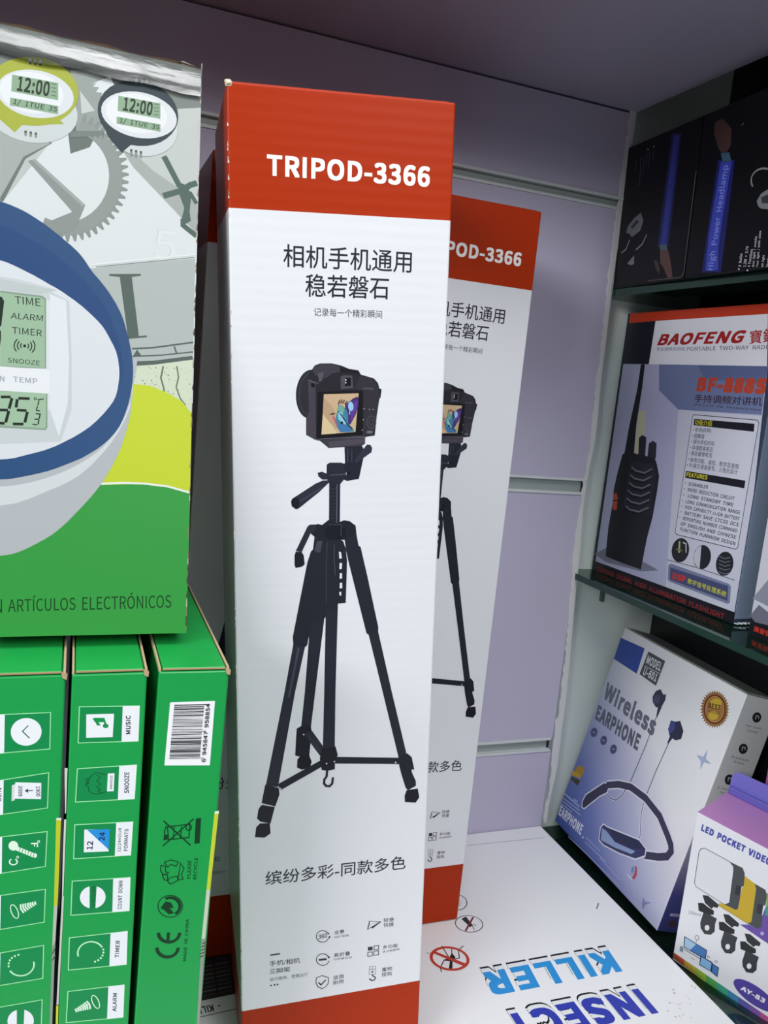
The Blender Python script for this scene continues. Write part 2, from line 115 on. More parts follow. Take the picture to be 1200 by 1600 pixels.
def rings(loops):
    """group every outer outline with the holes that lie inside it"""
    def ar(P): return sum(P[i-1][0]*P[i][1]-P[i][0]*P[i-1][1] for i in range(len(P)))
    def inside(p,P):
        r=False
        for i in range(len(P)):
            a,b=P[i-1],P[i]
            if (a[1]>p[1])!=(b[1]>p[1]) and p[0]<(b[0]-a[0])*(p[1]-a[1])/(b[1]-a[1])+a[0]: r=not r
        return r
    sg=ar(max(loops,key=lambda P:abs(ar(P))))>0
    outer=[P for P in loops if (ar(P)>0)==sg]; hole=[P for P in loops if (ar(P)>0)!=sg]
    return [[P]+[h for h in hole if inside(h[0],P)] for P in outer]
def text_tris(s,wt):
    key=(s,wt)
    if key in TEXT: return TEXT[key]
    if all(c in GLYPHS or c==' ' for c in s):
        V=[];Tn=[];x=0; r=wt*.55; stamps=[(0,0)]+([(r*a,r*b) for a in (-1,0,1) for b in (-1,0,1) if a or b] if wt>0 else [])
        for c in s:
            if c==' ': x+=170; continue
            adv,loops=GLYPHS[c]
            for n,grp in enumerate(rings([pairs(L) for L in loops])):
                k=len(V); V+=[((x+a)/1000,b/1000,n) for P in grp for a,b in P]
                Tn+=[tuple(i+k for i in t) for t in tessellate_polygon([[Vector((a,b,0)) for a,b in P] for P in grp])]
            x+=adv+wt*900
    else:
        cu=bpy.data.curves.new('lettering','FONT'); cu.body=s; cu.size=1; stamps=[(0,0)] if wt<=0 else [(-wt,0),(wt,0),(0,-wt),(0,wt)]
        o=bpy.data.objects.new('lettering',cu); COL.objects.link(o)
        dg=bpy.context.evaluated_depsgraph_get(); dg.update(); ev=o.evaluated_get(dg); me=ev.to_mesh(); me.calc_loop_triangles()
        V=[(v.co.x,v.co.y,0) for v in me.vertices]; Tn=[tuple(t.vertices) for t in me.loop_triangles]; ev.to_mesh_clear()
        bpy.data.objects.remove(o); bpy.data.curves.remove(cu)
    if not V: TEXT[key]=([],[]); return TEXT[key]
    x0=min(v[0] for v in V); x1=max(v[0] for v in V); y0=min(v[1] for v in V); y1=max(v[1] for v in V)
    g=max(abs(a) for a,b in stamps); x0-=g; x1+=g; y0-=g; y1+=g
    nv=[];nt=[]
    for q,(sx,sy) in enumerate(stamps):
        k=len(nv); nv+=[((x-x0+sx)/(x1-x0),(y-y0+sy)/(y1-y0),n+q) for x,y,n in V]; nt+=[tuple(i+k for i in t) for t in Tn]
    TEXT[key]=(nv,nt); return TEXT[key]
TEXT={}
def pairs(L): return [(L[i],L[i+1]) for i in range(0,len(L),2)]
def stroke(P,w,closed):
    P=[Vector(p) for p in P]; Q=[P[0]]
    for p in P[1:]:
        if (p-Q[-1]).length>1e-4: Q.append(p)
    P=Q; n=len(P); h=w/2; V=[]; F=[]
    if n<2: return V,F
    for i in range(n):
        a=P[i-1] if i>0 or closed else None; b=P[(i+1)%n] if i<n-1 or closed else None
        d1=(P[i]-a).normalized() if a is not None else None; d2=(b-P[i]).normalized() if b is not None else None
        if d1 is None: d1=d2
        if d2 is None: d2=d1
        n1=Vector((-d1.y,d1.x)); n2=Vector((-d2.y,d2.x)); m=n1+n2
        if m.length<.3: m=n1
        m.normalize(); k=min(1/max(m.dot(n1),.35),2.2)
        V+=[tuple(P[i]+m*h*k),tuple(P[i]-m*h*k)]
    for i in range(n if closed else n-1):
        j=(i+1)%n; F.append((2*i,2*i+1,2*j+1,2*j))
    return V,F
def prim(it):
    k=it[0]
    if k=='p':
        P=pairs(it[2]); t=tessellate_polygon([[Vector((x,y,0)) for x,y in P]]); return P,[tuple(q) for q in t]
    if k=='s': return stroke(pairs(it[3]),it[2],it[4])
    if k=='e':
        cx,cy,ax,ay,bx_,by=it[2:8]; n=32; P=[(cx+ax*math.cos(t)+bx_*math.sin(t),cy+ay*math.cos(t)+by*math.sin(t)) for t in (2*math.pi*i/n for i in range(n))]
        return P,[tuple(range(n))]
    if k=='a':
        cx,cy,ax,ay,bx_,by,t0,t1=it[3:11]; n=max(6,int(abs(t1-t0)/9)); full=abs(t1-t0)>=359.9
        P=[]
        for i in range(n+(0 if full else 1)):
            t=math.radians(t0+(t1-t0)*i/n); P.append((cx+ax*math.cos(t)+bx_*math.sin(t),cy+ay*math.cos(t)+by*math.sin(t)))
        return stroke(P,it[2],full)
    if k=='t':
        ox,oy,ux,uy,vx,vy,wt=it[3:10]; V,T=text_tris(it[2],wt)
        return [(ox+ux*x+vx*y,oy+uy*x+vy*y,n) for x,y,n in V],T
POSES={'front': ([-0.33075, -0.21848, 0.00115], [[0.99061, 0.10277, -0.09017], [-0.1068, 0.99343, -0.04111], [0.08535, 0.05036, 0.99508]]), 'clock': ([-0.6684, -0.27709, 0.2887], [[0.99993, -0.01139, -0.00335], [0.01184, 0.97739, 0.2111], [0.00087, -0.21112, 0.97746]]), 'radio': ([0.02884, 0.01407, 0.2508], [[0.03649, 0.9993, 0.00772], [-0.99932, 0.03644, 0.0057], [0.00542, -0.00793, 0.99995]]), 'radio2': ([0.0312, -0.1801, 0.2508], [[0.03649, 0.9993, 0.00772], [-0.99932, 0.03644, 0.0057], [0.00542, -0.00793, 0.99995]]), 'ear': ([0.02209, 0.00996, -0.003], [[-0.04375, 0.97199, 0.2309], [-0.99898, -0.04004, -0.02075], [-0.01093, -0.23158, 0.97276]]), 'led': ([0.01275, -0.1778, -0.0125], [[0.34928, 0.93449, -0.06885], [-0.936, 0.34453, -0.07213], [-0.04368, 0.08964, 0.99502]]), 'head': ([0.00095, 0.01196, 0.506], [[-0.0634, 0.99756, -0.02936], [-0.99799, -0.0634, 0.00087], [-0.00099, 0.02935, 0.99957]]), 'head2': ([-0.0061, -0.09902, 0.50589], [[-0.0634, 0.99756, -0.02936], [-0.99799, -0.0634, 0.00087], [-0.00099, 0.02935, 0.99957]]), 'gA': ([-0.4633, -0.3, 0.0], [[1.0, 0.0, 0.0], [0.0, 1.0, 0.0], [0.0, 0.0, 1.0]]), 'gB': ([-0.4325, -0.3, 0.0], [[1.0, 0.0, 0.0], [0.0, 1.0, 0.0], [0.0, 0.0, 1.0]]), 'gC': ([-0.403, -0.3, 0.0], [[0.99992, 0.0, 0.0125], [0.0, 1.0, 0.0], [-0.0125, 0.0, 0.99992]])}
SZ={'W': 0.10556, 'CW': 0.2825, 'CH': 0.25427, 'T': 0.28215, 'radio': (0.17413, 0.23848), 'ear': (0.16525, 0.20483), 'led': (0.1, 0.13008, 0.04709), 'head': (0.10971, 0.11719)}
ART=[
('tripod','printed_title','white block capitals','xz',[
('t','f2efec','TRIPOD-3366',17.35,492.23,76.71,-0.19,0.06,9.17,0.024)]),
('tripod','printed_chinese_heading',None,'xz',[
('t','23252f','相机手机通用',24.63,452.97,61.85,-0.33,0.02,10.21,0.006),
('t','23252f','稳若磐石',34.99,439.93,40.52,0.01,-0.04,10.44,0.006),
('t','4a4c58','记录每一个精彩瞬间',39.12,431.22,33.28,-0.32,-0.02,3.77,0)]),
('tripod','printed_tripod','black tripod picture','xz',[
('p','262833',[38.5,283.6,45.9,283.1,41,239,38.8,218.6,33.6,219.6,35.5,239.5]),
('p','1c1e27',[31.2,218.5,33.6,219.8,38.7,219.5,39.2,216,38,202.1,33.2,201.8,30.4,203,30.8,211.6]),
('p','16171d',[31.6,200.6,33.6,202.6,38,202.1,39.3,198.5,38.5,195,34,194.2,31.4,195.8]),
('p','2b2d38',[35.2,214.7,39.2,216.7,46.5,205.1,44.7,200]),
('s','3d404d',0.36,[36.8,214.5,45.3,202.2],0),
('p','272934',[46.2,287.1,52.5,287.9,51.8,238,51.8,204.6,45.3,205.3,45.8,238.5]),
('p','2a2c37',[29.4,266.4,35.5,264.5,30.4,239.9,21.2,185.4,14.7,187,24.9,240.4]),
('s','454855',1.11,[32.2,264.2,27,236.8],0),
('p','23252f',[40.2,323.9,46.3,321.7,53.3,321.1,54.8,320.1,56.2,316.2,56.9,310.1,56.9,301.5,56.9,304.9,56.6,287.1,52.5,286.9,52.4,283.3,46.2,283.7,46.1,279.9,45,278.8,38.7,276.7,36.6,265.3,35.6,264.2,29.4,265.8,29.1,270.2,36.4,309.3,38.3,315.5,39.3,316.4]),
('s','3a3d49',0.4,[46.6,321.1,46.2,303.8,46.4,287.1],0),
('p','43454f',[41.4,320.8,44.1,320.7,43,314.5,40,315.6]),
('p','242630',[55.5,321.3,61.2,325.9,62.8,317.5,63.9,316.8,67.8,300.9,74.3,272.4,74.3,269.4,69.2,268.7,68,269.6,58,308.3,56.4,315.2]),
('p','272931',[69,269.5,74.3,270,82.6,235.3,92.3,196.5,87.9,194.6,77.6,235.7]),
('p','20222a',[87.6,193,87.9,196.6,92.6,197.4,95.2,194.8,96.9,187.3,95.5,185.7,98.1,179.8,98.2,176.8,93.7,174.6,92.3,176.4,89.5,185.4]),
('p','191a20',[92.9,174.7,99.4,175,100.5,169.3,98.5,166.3,92.2,167.5,91.9,171.3]),
('p','d8dae0',[95.6,187.3,96.8,186.9,96,185.6,95.4,186]),
('p','1f2129',[14.4,187.7,21.6,184.8,22,181,19.7,174.1,12.4,177]),
('p','1c1d25',[11.7,175.2,12.8,175.9,19.4,173.7,17.1,164.1,11.7,166,9.9,168.1,10.6,173.1]),
('p','17181e',[11.3,164.9,16.7,164.4,17.1,158.2,13.8,156,8.7,157,9.4,162.9]),
('p','22242d',[21,187.1,44.1,198.6,45.5,195.1,22.6,183.4]),
('p','23252e',[52.3,199.8,88.1,195.2,88.2,191.4,51.9,195.9]),
('p','1b1d25',[44.9,205.3,52.2,206,53.5,200.8,51.9,197,52,192.5,47.9,192,44.8,192.9,43.7,199.7]),
('e','c4c6cc',47.40,196.37,0.46,-0.05,0.00,-0.50),
('e','c4c6cc',51.73,197.03,0.46,-0.05,0.01,-0.50),
('e','c4c6cc',86.04,192.60,0.48,-0.05,0.01,-0.51),
('e','c4c6cc',22.54,184.30,0.45,-0.05,-0.00,-0.50),
('e','c4c6cc',34.93,214.68,0.45,-0.05,0.00,-0.48),
('s','1f2129',1.25,[47.8,192.6,47.5,188.6,46.3,187,46.1,184.7,47.3,183,49.2,182.6,50.6,183.9,51,187.7],0),
('p','20222c',[38,325,40.2,322.9,46.3,320.1,53.3,320.9,56.1,320.9,61.5,324.6,61.1,328.1,58.1,330.5,55.1,331.1,52.6,330.2,47.2,331.6,43.8,329,41.9,329.6,39.9,329.3]),
('e','191b24',50.74,325.00,5.62,-0.21,0.05,-4.02),
('s','3e414e',0.43,[47.2,329.1,53.7,328.9,53.7,322.9],0),
('p','2a2c37',[36.5,328.5,37.6,329.4,40.9,329.4,40.4,325.9,38.1,325.1,33.6,315.4,30.6,316]),
('p','1d1f28',[30.6,315.7,33.5,315.4,34.6,313.6,35.1,309,33.9,307.8,30.5,307.2,30,308.8,30,313.8]),
('p','23252e',[47.3,351.3,52.8,351.2,52.9,329.2,47.4,330.4]),
('s','5b5f6e',0.46,[51.3,350.2,51.3,329.9],0),
('s','3a3d4a',0.26,[48.1,347.4,50.5,347.4],0),
('s','3a3d4a',0.26,[48.2,345.5,50.5,345.5],0),
('s','3a3d4a',0.26,[48.2,343.6,50.5,343.7],0),
('s','3a3d4a',0.26,[48.2,341.8,50.5,341.8],0),
('s','3a3d4a',0.26,[48.2,339.9,50.6,339.9],0),
('s','3a3d4a',0.26,[48.2,338,50.6,338],0),
('s','3a3d4a',0.26,[48.3,336.1,50.6,336.2],0),
('s','3a3d4a',0.26,[48.3,334.3,50.6,334.3],0),
('s','3a3d4a',0.26,[48.3,332.4,50.6,332.4],0),
('p','2c2e3b',[47,350.5,46.5,351.8,44.1,351.8,40.3,350.2,28.8,342.9,28.2,341.5,28.6,339.1,30.7,337.5,32.2,338,42.2,345.9]),
('p','191b24',[28.9,343,30.7,343.9,32.6,341.4,32.2,338,30.7,337.5,28.6,339.1,28.2,341.5]),
('s','4b4f60',0.39,[32.6,341.4,43.7,348.2],0),
('p','2b2d38',[41.4,355.7,43.6,356.2,46,355.2,46.6,352.2,43.9,352.2,41.9,353.8]),
('p','22242f',[54.8,368.5,63.4,369.4,64.7,367,64.4,362.1,62.4,352.2,56.3,351.3,54.3,352.2,54.2,359.9,55.2,360.3]),
('p','272935',[46,359.8,47.4,360.7,53.2,360.6,55.2,359.9,55.4,353.1,53.5,350.6,52.4,349.5,47.3,350.1,45.9,353.2]),
('s','4a4d5b',0.52,[47.5,354.4,55.3,354.8],0),
('p','2f3140',[59.8,361.2,61.5,363.9,66.3,369.6,68,369.4,68.9,367.7,68.6,365.7,61,360.2]),
('s','3c3f4d',0.65,[56.5,367.6,56.6,360.8],0),
('s','3c3f4d',0.49,[58.5,367.5,58.6,360.8],0),
('e','141620',57.21,355.06,0.85,-0.02,0.01,-0.85),
('e','8a8c98',55.84,354.99,0.33,-0.01,0.01,-0.81),
('p','dfe2e8',[52.7,314.8,53.7,314.5,54.3,311.2,52.9,311]),
('p','dfe2e8',[53.1,308.7,54.2,308.7,54.3,305.5,53,305.5]),
('p','dfe2e8',[53.2,308.5,54.4,308.5,54.2,305.8,53.1,305.6]),
('p','dfe2e8',[53.3,303.3,54.4,303.3,54.5,300.4,53.2,300.3]),
('p','dfe2e8',[53.4,298,54.5,298.1,54.7,295.2,53.3,295.1]),
('p','dfe2e8',[53.1,293,54.1,293.3,54.2,291.3,53.4,291.1]),
('s','494c59',0.34,[50.3,318.5,50.2,310.4,51,302.2],0)]),
('tripod','printed_camera','camera picture with a colourful screen','xz',[
('p','3a3841',[42.3,371.8,65.2,373.2,65.2,369.9,63.3,368.9,46.9,368]),
('p','4a4650',[46.9,371.2,65,372.6,64.9,370.1,47,368.2]),
('e','2b2a31',37.65,394.30,7.05,-0.33,-0.57,-11.75),
('a','44424b',0.31,37.88,394.30,5.63,-0.27,-0.49,-10.19,90,260),
('p','25242b',[38.1,405.8,39.7,408.1,42.2,409.1,47.9,409.2,52.6,408.2,56.4,406.7,61.2,406,62.4,404,69,402.2,71,400.1,72,397.2,73,397,72.6,393,71.5,391.6,70.1,374.1,64.7,373.3,41.6,371.8,39.9,372.3,35.6,374.7,35.6,382.7,36.7,386,36.3,401.2,36.9,403.5]),
('p','423e48',[36.4,401.2,40.1,399.6,40.5,372.6,39.9,372.4,35.8,375,35.9,382.7,36.9,386]),
('p','3c3942',[38.4,405.8,39.9,407.8,42.3,408.9,47.9,408.9,51.6,407.8,52.2,405.2,47.9,404.3,46,402.6,43.2,401.7,39.9,403.5]),
('p','54505a',[41.3,404.2,44.1,405.2,43.2,400.8,41.8,400.3]),
('p','19181e',[52.6,407.3,61.2,405.8,61.9,404.1,56.4,404.8,52.2,405]),
('p','302e36',[62.2,403.3,68.7,401.7,70.2,399.6,71.5,397,72.1,393,69.6,374.2,64,374,63.8,395.4,59.4,397.2]),
('p','4b4851',[52.4,402.6,53.6,403.6,58.1,403.5,58.7,397.4,52.6,396.8]),
('p','0f0f13',[54.6,402.3,57.5,402.4,57.5,398.5,54.6,398.3]),
('p','d6d6da',[54.6,401.7,55.2,401.7,55.3,401,54.6,401]),
('p','d6d6da',[54.6,400.3,55.2,400.3,55.2,399.7,54.6,399.7]),
('p','121217',[37.9,399.8,39.7,399.4,39.7,397.4,37.9,397.9]),
('p','141318',[41.2,395.6,63.8,396.3,64,374.5,40.8,372.6]),
('s','6a6872',0.26,[39.9,372.3,52.1,373,64.7,373.7],0),
('p','c3a887',[44.2,394.4,61.5,394.9,60.2,375.9,43.2,374.7]),
('p','b5987a',[44.2,392.9,48.1,388.8,52,382.2,50.1,375.1,43.2,374.7,43.3,377.5]),
('p','d2bc94',[43.8,385,45.8,382.2,49.1,378.4,51.1,375.3,43.2,374.7]),
('p','432f72',[54.8,389.5,56.2,390.4,58.6,392.1,61.4,393,61.4,388.8,60.4,385,57.8,380,56.7,379,54.8,385]),
('p','5a3a8c',[59.5,390.7,61.2,391.6,60.6,386.9,57.8,381.2,57.5,385]),
('p','3d7f93',[51.4,389.2,53.4,389,55.4,386.9,56.3,384.5,56.4,380.2,58.9,377.7,59.5,376.1,52.6,375.8,50.7,379.1,50.1,382.2,50.9,386]),
('p','6fa18e',[50.7,387.4,51.9,389.1,53.6,388.8,54.5,386.9,53.9,385,51.9,386]),
('p','87c3cf',[51.2,385,52.9,386,55.1,382.7,55.4,379.3,53,380.8,51.5,382.2]),
('p','3f74a4',[50.5,379.1,53.9,380.1,56.8,378.9,59,377.4,56.9,375.9,52.6,375.8]),
('e','8fc3dd',57.65,388.54,1.34,0.12,0.24,-2.25),
('s','8fc3dd',0.44,[57.3,386.9,57,384.5],0),
('s','2a1c33',0.51,[52.4,385,54.4,382.2,56.3,379.3,58.6,377.4],0),
('e','101018',53.24,380.53,0.64,-0.00,0.01,-0.63),
('s','2f5f8a',0.38,[51.9,385,53.9,384.1,55.8,380.3],0),
('p','c2436f',[48.4,383.7,49.3,383.5,50.8,380.1,51,378.6,49.9,380.8]),
('p','2a1e26',[46.9,384.5,48.6,385.3,50.1,385.2,49.1,384.5]),
('s','4c2a36',0.57,[51.4,389.3,52.2,391.7],0),
('s','4c2a36',0.57,[52.6,389.9,53.3,391.9],0),
('s','4c2a36',0.57,[53.5,389.9,54.5,391.6],0),
('s','4c2a36',0.57,[54.5,389.7,55.9,391],0),
('s','4c2a36',0.57,[58.3,391.8,60.9,393.1],0),
('a','4c4952',0.39,68.23,380.71,2.29,-0.01,0.07,-3.03,0,360),
('a','4c4952',0.26,68.23,380.71,1.14,-0.00,0.03,-1.59,0,360),
('e','8f8d97',67.11,387.03,0.32,0.00,0.01,-0.32),
('e','8f8d97',69.06,387.03,0.33,0.00,0.01,-0.32),
('e','8f8d97',64.34,387.36,0.32,0.00,0.01,-0.32),
('e','8f8d97',64.06,381.92,0.32,-0.00,0.01,-0.32),
('e','8f8d97',63.67,376.82,0.33,-0.00,0.01,-0.32),
('p','6b6872',[66.1,376.4,69,376.4,68.8,375.2,66,375.1]),
('p','4c4a54',[63.5,397.7,69.1,397.6,68.8,396.7,63.7,396.9]),
('s','67636e',0.31,[36.6,401.3,40,399.9,41.6,399.6],0)]),
('tripod','printed_slogan',None,'xz',[
('t','23252f','缤纷多彩-同款多色',14.04,126.15,79.86,-1.71,0.06,8.83,0.006)]),
('tripod','printed_feature_icons',None,'xz',[
('s','23252f',0.93,[16.4,81.1,22,81.1],0),
('t','23252f','手机/相机',15.96,73.76,17.41,-0.94,0.02,3.55,0.006),
('t','23252f','三脚架',15.93,68.68,11.60,-0.54,0.02,3.39,0.006),
('t','70737c','轻巧精悍，便携运行',16.12,63.53,21.70,-0.40,0.02,2.56,0),
('e','23252f',16.75,61.00,0.51,-0.10,-0.00,-0.60),
('e','23252f',18.78,60.94,0.51,-0.10,-0.00,-0.60),
('e','23252f',20.45,60.87,0.51,-0.10,-0.00,-0.60),
('a','23252f',0.47,46.15,88.06,3.62,-0.65,0.03,-3.82,20,340),
('t','23252f','360°',43.66,86.73,6.34,0.30,-0.02,2.96,0.01),
('p','23252f',[49.3,87.2,51,87.6,50.2,85.9]),
('t','23252f','全景',52.80,88.14,5.96,-0.21,-0.03,2.55,0.006),
('t','50535c','360°云台',52.83,85.59,8.58,-0.26,-0.02,1.70,0),
('a','23252f',0.48,46.43,72.58,3.73,-0.70,0.03,-3.88,10,330),
('p','23252f',[44,73.5,48.5,73.2,48.7,71.8,44.1,72.2]),
('p','23252f',[48.9,74.5,50.9,73.5,49.8,72.5]),
('t','23252f','易折叠',52.75,72.77,9.61,-0.25,-0.03,2.76,0.004),
('t','50535c','可折叠收纳',52.63,70.72,10.75,-0.30,-0.01,1.30,0),
('s','23252f',0.48,[46.1,61.9,49.8,59.7,49.8,56,48.3,53.9,46.1,52.9,43.8,54.7,42.6,57.4,42.7,60.9],1),
('s','23252f',0.81,[44,57.6,45.5,55.7,48.3,58.5],0),
('t','23252f','坚固',52.55,57.64,6.26,0.08,-0.03,2.62,0.004),
('t','23252f','耐用',52.59,54.14,6.12,0.10,-0.03,2.80,0.004),
('s','23252f',0.36,[73.3,93.4,80.2,91.8,75.3,88.3,74.5,89.1,72.3,88],1),
('p','23252f',[73.2,90.9,80.2,91.8,75.3,88.3,74.5,89.4,78.9,91.4]),
('s','23252f',0.32,[73.3,93.4,73.5,91.2,72.3,88],0),
('t','23252f','轻便',81.78,91.03,6.23,-0.37,-0.07,2.69,0.004),
('t','23252f','快捷',81.86,87.80,6.08,-0.35,-0.07,2.77,0.004),
('p','23252f',[72.8,76.1,75.6,76,75.7,73.4,72.9,73.6]),
('s','23252f',0.45,[76.5,76.1,79.3,76,79.3,73.4,76.5,73.5],1),
('s','23252f',0.45,[72.9,72.5,75.6,72.3,75.6,69.6,72.9,69.8],1),
('s','23252f',0.45,[76.5,72.6,79.3,72.4,79.3,69.7,76.5,69.8],1),
('t','23252f','多功能',81.75,73.04,9.18,-0.23,-0.06,2.44,0.004),
('t','50535c','多功能脚架',81.82,70.41,10.32,0.09,-0.04,1.53,0),
('s','70737c',0.29,[74.1,62.6,77.8,62.1,77.9,56.7,74,57.1],1),
('s','70737c',0.29,[74,60.6,77.8,60.2],0),
('e','50535c',75.90,58.64,0.62,-0.12,0.02,-0.71),
('s','70737c',0.25,[75.8,62.3,75.9,60.5],0),
('s','23252f',0.7,[75.9,56.7,76.2,55.8,77.5,54.8,77.8,53.7,77.1,52.7,75.8,52.6,74.5,53.8,74.3,54.5],0),
('t','23252f','重物',81.66,57.52,6.16,-0.27,-0.07,2.84,0.004),
('t','23252f','挂钩',81.58,54.22,6.17,-0.47,-0.07,2.89,0.004)]),
('tripod','worn_corner','torn pale cardboard corner','xz',[
('p','b9a98c',[-1,530.4,1.2,530.9,2.6,529.7,2,528.1,-0.5,527.9]),
('p','e8e2d4',[-0.4,530.7,1.8,530.7,2.3,529.7,0.1,529.3]),
('p','6a5a48',[0.1,528.7,2,529.2,1.7,528.6,0.1,528.2]),
('p','e8e4da',[0,323.5,0.5,323.9,0.2,325.6,0,324.5]),
('p','e8e4da',[0,432.8,0.8,433.2,0.2,433.6,0,433.8]),
('p','cfc8ba',[0,244.8,0.6,245.2,0.2,247.4,0,245.8]),
('p','8f7b63',[0,68.6,0.7,69,0.2,70.2,0,69.6]),
('p','cfc8ba',[0,63,0.3,63.4,0.2,64.2,0,64]),
('p','8f7b63',[0,151.7,0.4,152.1,0.2,154.1,0,152.7]),
('p','e8e4da',[0,81.4,0.5,81.8,0.2,82.4,0,82.4]),
('p','cfc8ba',[0,498.2,0.4,498.6,0.2,499.4,0,499.2]),
('p','cfc8ba',[0,503.2,0.4,503.6,0.2,505.9,0,504.2]),
('p','e8e4da',[0,281.6,0.6,282,0.2,282.8,0,282.6]),
('p','cfc8ba',[0,496.3,0.8,496.7,0.2,498.9,0,497.3]),
('p','8f7b63',[0,161.4,0.5,161.8,0.2,164.1,0,162.4]),
('p','8f7b63',[0,143.9,0.5,144.3,0.2,145.9,0,144.9]),
('p','e8e4da',[0,13.7,0.7,14.1,0.2,14.6,0,14.7]),
('p','8f7b63',[0,189.7,0.5,190.1,0.2,191.1,0,190.7]),
('p','e8e4da',[0,252.6,0.4,253,0.2,253.9,0,253.6]),
('p','e8e4da',[0,481.5,0.5,481.9,0.2,483.1,0,482.5]),
('p','8f7b63',[0,286.5,0.5,286.9,0.2,288.5,0,287.5]),
('p','cfc8ba',[0,16.5,0.7,16.9,0.2,18.6,0,17.5]),
('p','cfc8ba',[0,489.2,0.7,489.6,0.2,491.9,0,490.2]),
('p','8f7b63',[0,483,0.6,483.4,0.2,485.6,0,484]),
('p','8f7b63',[0,137.4,0.4,137.8,0.2,139.7,0,138.4]),
('p','8f7b63',[0,410.6,0.3,411,0.2,413.3,0,411.6]),
('p','8f7b63',[0,57.6,0.6,58,0.2,59.1,0,58.6]),
('p','8f7b63',[0,86.1,0.8,86.5,0.2,88,0,87.1]),
('p','8f7b63',[0,168.2,0.5,168.6,0.2,170.6,0,169.2]),
('p','e8e4da',[0,325.4,0.6,325.8,0.2,328.2,0,326.4]),
('p','cfc8ba',[0,92.8,0.3,93.2,0.2,94.8,0,93.8]),
('p','cfc8ba',[0,473.8,0.4,474.2,0.2,475.8,0,474.8]),
('p','8f7b63',[0,425.1,0.6,425.5,0.2,426.2,0,426.1]),
('p','e8e4da',[0,501.5,0.3,501.9,0.2,503.3,0,502.5]),
('p','cfc8ba',[0,431.2,0.8,431.6,0.2,433.1,0,432.2]),
('p','8f7b63',[0,78.4,0.4,78.8,0.2,80.1,0,79.4]),
('p','8f7b63',[0,86.6,0.4,87,0.2,88.3,0,87.6]),
('p','cfc8ba',[0,511.6,0.8,512,0.2,513.4,0,512.6]),
('p','e8e4da',[0,256.1,0.5,256.5,0.2,257.4,0,257.1]),
('p','cfc8ba',[0,247,0.4,247.4,0.2,249.5,0,248]),
('p','cfc8ba',[0,277.9,0.6,278.3,0.2,279.7,0,278.9]),
('p','cfc8ba',[0,181.2,0.5,181.6,0.2,183.1,0,182.2]),
('p','e8e4da',[0,286.1,0.5,286.5,0.2,288.4,0,287.1]),
('p','e8e4da',[0,399.4,0.6,399.8,0.2,400.3,0,400.4]),
('p','e8e4da',[0,164.8,0.7,165.2,0.2,166.2,0,165.8]),
('p','e8e4da',[0,254.8,0.7,255.2,0.2,257.6,0,255.8]),
('p','cfc8ba',[0,182,0.6,182.4,0.2,182.9,0,183]),
('p','8f7b63',[0,285.5,0.5,285.9,0.2,286.8,0,286.5]),
('p','e8e4da',[0,156.4,0.6,156.8,0.2,158.8,0,157.4])]),
('clock','printed_backdrop','silver backdrop with gears and clock hands','xz',[
('p','a9b0ab',[0,157.6,282.5,157.6,282.5,254.3,0,254.3]),
('p','dde3e3',[0,101.7,282.5,101.7,282.5,178,254.2,203.4,242.9,218.7,220.3,213.6,197.8,208.5,0,198.3]),
('p','7d8680',[0,225,282.5,225,282.5,254.3,0,254.3]),
('p','c4cbc7',[242.9,218.7,262.7,203.4,282.5,193.2,282.5,236.5,254.2,228.8]),
('p','69736d',[214.1,251.6,250.4,253.5,273.8,253.2,272.6,244.1,253.3,244.1,248.3,234.3,240.7,221.2,235.9,208.9,228.3,204.6,224.9,229.1]),
('p','98a19c',[227.1,240.8,235.7,242.8,247.3,237.9,240.4,229.7,239.9,218.2,230.5,214.4]),
('p','bfc6c1',[200.8,210.1,220.6,208.6,201.9,177.8]),
('p','6f7a74',[200.9,206.5,213,210.8,221,207.8,210.9,198.9,203.1,179.4,201.9,179.2]),
('p','a9b0ac',[200.8,210.1,215.5,209.5,220.2,207.4,210.1,199.7,201.8,180.5]),
('a','929a95',5.57,227.09,194.37,19.88,3.69,0.73,-22.60,-75,118),
('p','8b948f',[232,219.9,233.5,222.9,234.3,222.8,234.1,219.6]),
('p','8b948f',[234.6,219.4,236.4,222.3,237.1,222.1,236.6,218.9]),
('p','8b948f',[237.1,218.6,239.1,221.3,239.9,220.9,239,217.7]),
('p','8b948f',[239.5,217.4,241.8,219.8,242.4,219.4,241.2,216.2]),
('p','8b948f',[241.6,215.8,244.1,218,244.7,217.4,243.2,214.4]),
('p','8b948f',[243.6,213.9,246.3,215.7,246.8,215.1,245,212.3]),
('p','8b948f',[245.3,211.7,248.2,213.2,248.6,212.5,246.5,209.9]),
('p','8b948f',[246.8,209.2,249.7,210.3,250,209.6,247.7,207.2]),
('p','8b948f',[247.9,206.5,250.9,207.2,251.2,206.4,248.6,204.3]),
('p','8b948f',[248.7,203.6,251.7,203.9,251.9,203.1,249.1,201.3]),
('p','8b948f',[249.2,200.6,252.2,200.5,252.2,199.6,249.4,198.2]),
('p','8b948f',[249.4,197.4,252.3,197,252.2,196,249.3,195]),
('p','8b948f',[249.2,194.3,252,193.4,251.8,192.5,248.8,191.9]),
('p','8b948f',[248.7,191.1,251.3,189.8,251,188.9,248,188.7]),
('p','8b948f',[247.8,188,250.2,186.4,249.9,185.5,246.9,185.7]),
('p','8b948f',[246.7,185,248.8,183,248.4,182.2,245.5,182.8]),
('p','8b948f',[245.2,182.1,247.1,179.9,246.6,179.1,243.9,180.1]),
('p','8b948f',[243.5,179.4,245.1,176.9,244.5,176.2,242,177.6]),
('p','8b948f',[241.5,177,242.8,174.3,242.1,173.7,239.8,175.4]),
('p','8b948f',[239.4,174.9,240.3,172,239.5,171.4,237.5,173.4]),
